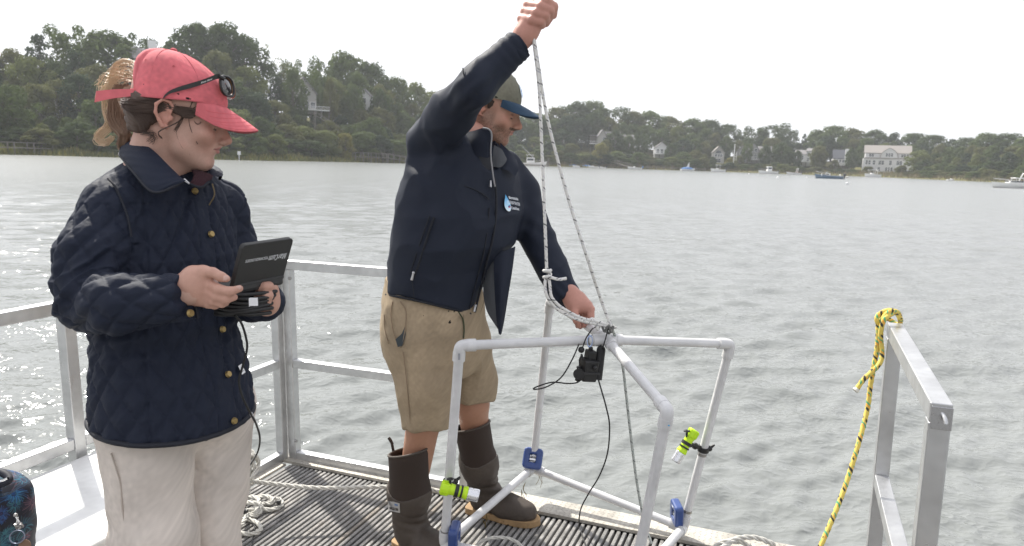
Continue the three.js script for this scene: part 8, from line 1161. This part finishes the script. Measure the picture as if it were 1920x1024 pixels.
  { // far front panel hanging free, dark outside and grey inside, and the grey shirt behind it
    const sheet = (rowsP, m, name, label) => { const K = rowsP.length, W = rowsP[0].length, pos = [], idx = []; const C = rowsP.map(r => new THREE.CatmullRomCurve3(r)); const n = 24, w = 12; const rowC = j => { const pts = C.map(c => c.getPoint(j / w)); return new THREE.CatmullRomCurve3(pts); }; for (const s of [0, 1]) for (let j = 0; j <= w; j++) { const c = rowC(j); for (let i = 0; i <= n; i++) { const p = c.getPoint(i / n); pos.push(p.x + s * 0.001, p.y, p.z - s * 0.003); } } const N = (w + 1) * (n + 1); for (const s of [0, 1]) for (let j = 0; j < w; j++) for (let i = 0; i < n; i++) { const a = s * N + j * (n + 1) + i; s ? idx.push(a, a + 1, a + n + 1, a + 1, a + n + 2, a + n + 1) : idx.push(a, a + n + 1, a + 1, a + 1, a + n + 1, a + n + 2); } const g = new THREE.BufferGeometry(); g.setAttribute('position', new THREE.Float32BufferAttribute(pos, 3)); g.setIndex(idx); g.computeVertexNormals(); flatUV(g); return part(jacket, name, g, m, label); };
    const nd = navy.clone(); nd.side = THREE.DoubleSide; const grey = mat({ c: [0.065, 0.070, 0.078], roughness: 0.9, side: THREE.DoubleSide, bumpMap: knit, bumpScale: 0.0004 });
    sheet([[pt(926, 470, 2.44), pt(946, 470, 2.44), pt(966, 462, 2.47)], [pt(926, 510, 2.43), pt(942, 510, 2.42), pt(960, 508, 2.45)], [pt(928, 555, 2.43), pt(940, 558, 2.41), pt(952, 558, 2.44)], [pt(931, 600, 2.43), pt(938, 604, 2.42), pt(945, 602, 2.44)], [pt(935, 626, 2.43), pt(938, 628, 2.43), pt(940, 626, 2.44)]], nd, 'open_front', 'free hanging far front of the jacket');
    sheet([[pt(908, 490, 2.46), pt(918, 490, 2.45), pt(928, 488, 2.44)], [pt(906, 530, 2.46), pt(918, 530, 2.44), pt(928, 530, 2.432)], [pt(907, 560, 2.46), pt(920, 565, 2.44), pt(929, 570, 2.432)], [pt(914, 586, 2.45), pt(924, 594, 2.44), pt(931, 600, 2.432)], [pt(930, 612, 2.44), pt(934, 618, 2.435), pt(936, 622, 2.432)]], grey, 'jacket_lining', 'grey inside of the open jacket front');
    // standing collar, folded open, and the grey lining and collar below the chin
    sheet([[pt(862, 246, 2.46), pt(885, 246, 2.40), pt(908, 240, 2.385), pt(920, 246, 2.38)], [pt(858, 262, 2.45), pt(884, 264, 2.385), pt(910, 266, 2.37), pt(922, 262, 2.375)], [pt(856, 284, 2.44), pt(884, 288, 2.375), pt(912, 296, 2.362), pt(924, 292, 2.37)]], nd, 'collar');
    part(jacket, 'collar_zip', tube([pt(905, 240, 2.378), pt(917, 243, 2.37), pt(922, 254, 2.368), pt(920, 285, 2.366), pt(924, 325, 2.366), pt(928, 350, 2.375)], 0.0030, 60, 6), mat({ c: [0.28, 0.28, 0.29], roughness: 0.6 }));
    sheet([[pt(926, 272, 2.46), pt(940, 280, 2.45), pt(950, 298, 2.45)], [pt(924, 290, 2.43), pt(938, 298, 2.42), pt(948, 304, 2.43)], [pt(924, 312, 2.41), pt(934, 314, 2.405), pt(942, 312, 2.42)]], grey, 'inner_collar', 'grey inside of the far collar');
    sheet([[pt(938, 268, 2.50), pt(955, 284, 2.49), pt(968, 300, 2.50)], [pt(938, 285, 2.47), pt(954, 300, 2.46), pt(972, 316, 2.47)], [pt(932, 318, 2.425), pt(948, 318, 2.43), pt(966, 330, 2.45)]], nd, 'collar');
    const shirt = surfaceNets((x, y, z) => smax(torso(x, y, z) + 0.012, smax(y - 1.42, 0.975 - y, 0.01), 0.01), ...bounds(rows.map(r => r.p), 0.2), 0.012); flatUV(shirt); part(t, 'shirt', shirt, mat({ c: [0.03, 0.032, 0.038], roughness: 0.9 }));
  }
  { // drop emblem and lettering on the far breast
    const cv = document.createElement('canvas'); cv.width = 512; cv.height = 300; const c = cv.getContext('2d'); c.clearRect(0, 0, 512, 300);
    c.save(); c.translate(88, 150); const dg = c.createLinearGradient(0, -120, 0, 120); dg.addColorStop(0, '#4d9fdb'); dg.addColorStop(0.6, '#a9d6f2'); dg.addColorStop(1, '#e6f3fb'); c.fillStyle = dg; c.beginPath(); c.moveTo(-10, -130); c.bezierCurveTo(40, -60, 82, -10, 78, 50); c.bezierCurveTo(74, 110, 30, 132, 0, 132); c.bezierCurveTo(-40, 132, -80, 100, -76, 40); c.bezierCurveTo(-70, -20, -30, -60, -10, -130); c.fill(); c.fillStyle = '#c22b3f'; c.beginPath(); c.ellipse(38, 62, 34, 9, -0.25, 0, 7); c.fill(); c.fillStyle = '#2a4f86'; c.beginPath(); c.ellipse(30, 48, 30, 10, -0.4, 0, 7); c.fill(); c.restore();
    c.fillStyle = '#e8edf3'; c.font = 'bold 58px sans-serif'; c.fillText('Barnstable', 150, 80); c.font = 'bold 66px serif'; c.fillText('CLEAN WATER', 84, 160, 410); c.font = 'bold 58px sans-serif'; c.fillText('Coalition', 172, 240);
    const tx = new THREE.CanvasTexture(cv); tx.colorSpace = THREE.SRGBColorSpace;
    const pos = [], uv = [], idx = [], N = 20, M = 12, o = onCoat(949, 381, 0.0015, 2.2), right = V(0.8, -0.10, -0.6).addScaledVector(o.n, 0), q0 = o.p;
    // laid on the cloth: walk along the surface from the emblem's place
    for (let j = 0; j <= M; j++) for (let i = 0; i <= N; i++) { const du = (i / N - 0.18) * 0.118, dv = (0.5 - j / M) * 0.068; const p = q0.clone().addScaledVector(V(0.64, 0, -0.77), du).add(V(0, dv - du * 0.10, 0)); for (let k = 0; k < 12; k++) { const e = 0.003, d = jf(p.x, p.y, p.z), n = V(jf(p.x + e, p.y, p.z) - jf(p.x - e, p.y, p.z), jf(p.x, p.y + e, p.z) - jf(p.x, p.y - e, p.z), jf(p.x, p.y, p.z + e) - jf(p.x, p.y, p.z - e)).normalize(); p.addScaledVector(n, -(d - 0.0075) * 0.7); } pos.push(p.x, p.y, p.z); uv.push(i / N, 1 - j / M); }
    for (let j = 0; j < M; j++) for (let i = 0; i < N; i++) { const a = j * (N + 1) + i; idx.push(a, a + N + 1, a + 1, a + 1, a + N + 1, a + N + 2); }
    const g = new THREE.BufferGeometry(); g.setAttribute('position', new THREE.Float32BufferAttribute(pos, 3)); g.setAttribute('uv', new THREE.Float32BufferAttribute(uv, 2)); g.setIndex(idx); g.computeVertexNormals();
    part(jacket, 'printed_emblem', g, mat({ map: tx, roughness: 0.8, alphaTest: 0.4, side: THREE.DoubleSide }), 'blue water drop and white lettering printed on the breast');
  }
  // shorts
  const prow = (y, l, r, d, rho) => { const hw = (r - l) / 2 / F * d, a = hw / Math.hypot(MR.x, rho * MFW.x); return { p: pt((l + r) / 2, y, d), a, b: a * rho }; };
  const srows = [prow(530, 728, 900, 2.53, 0.8), prow(560, 722, 904, 2.53, 0.8), prow(610, 718, 908, 2.53, 0.84), prow(660, 724, 912, 2.54, 0.84), prow(690, 740, 905, 2.54, 0.8)];
  const pel = loft(srows, MR, MFW), sl = [cone(pt(786, 640, 2.46), pt(797, 720, 2.45), 0.108, 0.096), cone(pt(797, 720, 2.45), pt(801, 850, 2.46), 0.096, 0.066), cone(pt(866, 640, 2.58), pt(884, 715, 2.62), 0.100, 0.086), cone(pt(884, 715, 2.62), pt(889, 830, 2.65), 0.086, 0.066)];
  const hemR = plane(pt(768, 803, 2.46), pt(800, 812, 2.38), pt(838, 806, 2.46)), hemL = plane(pt(855, 748, 2.65), pt(889, 756, 2.57), pt(924, 748, 2.65));
  const shf = (x, y, z) => { const p = smax(pel(x, y, z), 0.66 - y, 0.02); let a = smin(sl[0](x, y, z), sl[1](x, y, z), 0.03), b = smin(sl[2](x, y, z), sl[3](x, y, z), 0.03); a = smax(a, side(hemR, x, y, z), 0.004); b = smax(b, side(hemL, x, y, z), 0.004); a = smin(a, p, 0.03); b = smin(b, p, 0.03); return smin(a, b, 0.006); };
  const sg = surfaceNets(shf, ...bounds([pt(786, 540, 2.46), pt(801, 820, 2.46), pt(889, 790, 2.65), pt(890, 540, 2.6)], 0.17), 0.006);
  displace(sg, P => { const f1 = fbm(P.x * 6, P.y * 4 - P.x * 3, P.z * 6, 3), low = smooth(0.62, 0.50, P.y); return 0.006 * (0.7 - 2 * Math.abs(f1)) + 0.003 * low * Math.sin(P.x * 60 + P.z * 60) ; }); flatUV(sg);
  const khaki = mat({ c: [0.42, 0.325, 0.215], roughness: 0.95, bumpMap: twill, bumpScale: 0.0006, map: fade }), khakiDark = mat({ c: [0.25, 0.185, 0.12], roughness: 0.95 });
  const shorts = part(t, 'shorts', sg, khaki, 'khaki shorts to the knee');
  const onShorts = (px, py, lift = 0.002) => { const r = ray(px, py, QB); for (let d = 2.2; d < 2.8; d += 0.003) { const p = r.clone().multiplyScalar(d).add(EB); if (shf(p.x, p.y, p.z) < 0.002) { const e = 0.003, n = V(shf(p.x + e, p.y, p.z) - shf(p.x - e, p.y, p.z), shf(p.x, p.y + e, p.z) - shf(p.x, p.y - e, p.z), shf(p.x, p.y, p.z + e) - shf(p.x, p.y, p.z - e)).normalize(); return p.addScaledVector(n, lift); } } return pt(px, py, 2.45); };
  const line = (n, q, r, m, lift) => part(shorts, n, tube(q.map(a => onShorts(a[0], a[1], lift)), r, 50, 5), m);
  line('side_seam', [[757, 660], [762, 700], [766, 740], [770, 785], [772, 800]], 0.0016, khakiDark, 0.004); line('pocket_edge', [[738, 566], [735, 590], [740, 625], [752, 650], [760, 622], [762, 585], [752, 566]], 0.0018, khakiDark, 0.005); line('fly_seam', [[868, 590], [868, 630], [866, 690]], 0.0014, khakiDark, 0.004); line('pocket_edge', [[722, 590], [724, 620], [730, 645]], 0.0016, khakiDark, 0.004);
  { const pts = [[744, 636], [748, 650], [756, 648], [762, 628], [761, 612], [755, 626]].map(a => onShorts(a[0], a[1], 0.007)), g = new THREE.BufferGeometry(); g.setAttribute('position', new THREE.Float32BufferAttribute(pts.flatMap(p => p.toArray()), 3)); g.setIndex([0, 1, 5, 1, 2, 5, 2, 3, 5, 3, 4, 5]); g.computeVertexNormals(); part(shorts, 'pocket_opening', g, mat({ c: [0.04, 0.05, 0.055], roughness: 0.9, side: THREE.DoubleSide })); }
  part(shorts, 'drawstring', tube([pt(860, 585, 2.375), onShorts(866, 600, 0.006), onShorts(868, 618, 0.006), onShorts(867, 634, 0.006)], 0.0026, 30, 6), mat({ c: [0.05, 0.06, 0.03], roughness: 0.9 }));
  // rubber boots
  const rubber = mat({ c: [0.078, 0.060, 0.047], roughness: 0.62, map: fade, bumpMap: knit, bumpScale: 0.0008 }), neo = mat({ c: [0.036, 0.023, 0.017], roughness: 0.85, bumpMap: knit, bumpScale: 0.0005 }), tan = mat({ c: [0.42, 0.27, 0.135], roughness: 0.75, map: fade });
  function boot(heel, dir, topC, topR, label) {
    const lat = V(dir.z, 0, -dir.x), at = (f, y, s = 0) => heel.clone().addScaledVector(dir, f).addScaledVector(lat, s).add(V(0, y, 0)), an = at(0.055, 0.12);
    const b = part(t, 'boot', (() => { const pre = [cone(topC, topC.clone().lerp(an, 0.62), topR, topR * 0.97), cone(topC.clone().lerp(an, 0.62), an, topR * 0.97, 0.055), cone(at(0.05, 0.062), at(0.055, 0.11), 0.046, 0.05), cone(at(0.07, 0.07), at(0.175, 0.052), 0.047, 0.040), cone(at(0.16, 0.048, 0.006), at(0.245, 0.044, 0.0), 0.043, 0.036), cone(at(0.16, 0.046, -0.012), at(0.22, 0.044, -0.01), 0.040, 0.036)];
      boot.f = (x, y, z) => { let d = 1e3; for (const f of pre) d = smin(d, f(x, y, z), 0.04); return smax(d, 0.022 - y, 0.006); };
      const f = boot.f, cut = (x, y, z) => { const u = (x - topC.x) * dir.x + (z - topC.z) * dir.z; return y - (topC.y - 0.135 - 0.030 * Math.cos(u / topR * 1.5)); };
      boot.cut = cut; const g = surfaceNets((x, y, z) => smax(f(x, y, z), cut(x, y, z), 0.003), ...bounds([topC, at(-0.03, 0), at(0.28, 0)], 0.10), 0.0052); displace(g, P => { const k = Math.exp(-P.distanceToSquared(at(0.09, 0.14)) / 0.004); return 0.002 * noise(P.x * 30, P.y * 30, P.z * 30) + 0.004 * k * Math.sin(P.y * 190 + P.x * 40); }); return flatUV(g); })(), rubber, label);
    const f = boot.f, cut = boot.cut;
    const up = surfaceNets((x, y, z) => { let d = f(x, y, z) + 0.0022; d = smax(d, -(cut(x, y, z) + 0.004), 0.002); d = smax(d, y - topC.y - 0.02 * ((x - topC.x) * dir.x + (z - topC.z) * dir.z) / topR, 0.003); return smax(d, -Math.max(f(x, y, z) + 0.0115, topC.y - 0.04 - y), 0.002); }, ...bounds([topC, topC.clone().setY(topC.y - 0.19)], 0.09), 0.0042); flatUV(up); part(b, 'neoprene_shaft', up, neo, 'soft dark brown upper shaft');
    const rim = []; for (let i = 0; i < 40; i++) { const a = i / 40 * 6.2832, x = topC.x + Math.cos(a) * (topR - 0.004), z = topC.z + Math.sin(a) * (topR - 0.004); rim.push(V(x, topC.y + 0.02 * ((x - topC.x) * dir.x + (z - topC.z) * dir.z) / topR, z)); } part(b, 'rim', tube(rim, 0.0042, 80, 6, true), rubber);
    const tab = topC.clone().addScaledVector(dir, -topR); part(b, 'pull_tab', tube([tab.clone().add(V(0, -0.03, 0)), tab.clone().addScaledVector(dir, -0.012).add(V(0, 0.012, 0)), tab.clone().addScaledVector(dir, -0.026).add(V(0, 0.024, 0)), tab.clone().addScaledVector(dir, -0.006).add(V(0, 0.005, 0))], 0.005, 24, 6), neo);
    const sh = new THREE.Shape(); const o = [[-0.012, 0.0], [-0.004, 0.034], [0.06, 0.040], [0.14, 0.046], [0.20, 0.050], [0.255, 0.040], [0.290, 0.012], [0.290, -0.014], [0.255, -0.044], [0.18, -0.050], [0.10, -0.040], [0.03, -0.038], [-0.006, -0.030]].map(q => new THREE.Vector2(q[0], q[1])); sh.setFromPoints(new THREE.SplineCurve([...o, o[0]]).getPoints(60));
    const sg = new THREE.ExtrudeGeometry(sh, { depth: 0.020, bevelEnabled: true, bevelSize: 0.003, bevelThickness: 0.003, bevelSegments: 2 }); sg.applyMatrix4(new THREE.Matrix4().makeBasis(dir, lat, V(0, 1, 0).cross(V(0, 0, 0)).add(V(0, 1, 0)))); sg.translate(heel.x, 0.004, heel.z); boxUV(sg); part(b, 'sole', sg, tan, 'tan rubber sole'); return b;
  }
  const b1 = boot(RF, rdir, pt(766, 846, 2.47), 0.072, 'brown rubber boot, the near one');
  const rb = boot.f; const bp = (px, py, lift) => { const r = ray(px, py, QB); for (let d = 2.2; d < 2.8; d += 0.002) { const p = r.clone().multiplyScalar(d).add(EB); if (rb(p.x, p.y, p.z) < 0.002) return p.addScaledVector(ray(px, py, QB).normalize(), -lift); } return pt(px, py, 2.4); };
  { const c = [bp(727, 940, 0.004), bp(749, 944, 0.004), bp(750, 962, 0.004), bp(728, 957, 0.004), bp(738, 941, 0.006), bp(739, 960, 0.006)], g = new THREE.BufferGeometry(); g.setAttribute('position', new THREE.Float32BufferAttribute([c[0], c[4], c[5], c[3], c[1], c[2]].flatMap(p => p.toArray()), 3)); g.setAttribute('uv', new THREE.Float32BufferAttribute([0, 1, 0.5, 1, 0.5, 0, 0, 0, 1, 1, 1, 0], 2)); g.setIndex([0, 2, 1, 0, 3, 2, 1, 5, 4, 1, 2, 5]); g.computeVertexNormals(); const cv = document.createElement('canvas'); cv.width = 128; cv.height = 96; const k = cv.getContext('2d'); k.fillStyle = '#b9b6b2'; k.fillRect(0, 0, 128, 96); k.fillStyle = '#5c7fb0'; k.fillRect(72, 16, 36, 18); k.fillStyle = '#4a4440'; k.fillRect(14, 56, 96, 24); k.fillStyle = '#9b968f'; k.fillRect(40, 62, 46, 10); const tx = new THREE.CanvasTexture(cv); tx.colorSpace = THREE.SRGBColorSpace; part(b1, 'label_patch', g, mat({ map: tx, roughness: 0.6, side: THREE.DoubleSide }), 'pale worn label on the boot shaft'); }
  boot(LF, ldir, pt(885, 798, 2.68), 0.070, 'brown rubber boot, the far one');
  return { t, HMx, L2 };
})();
// ---------------------------------------------------------------- heel the boat and all on it, then draw
const EW = V(0, EYE, 0);
for (const o of afloat) {
  o.position.sub(EB).applyQuaternion(HEEL).add(EW);
  o.quaternion.premultiply(HEEL);
}
renderer.render(scene, camera);
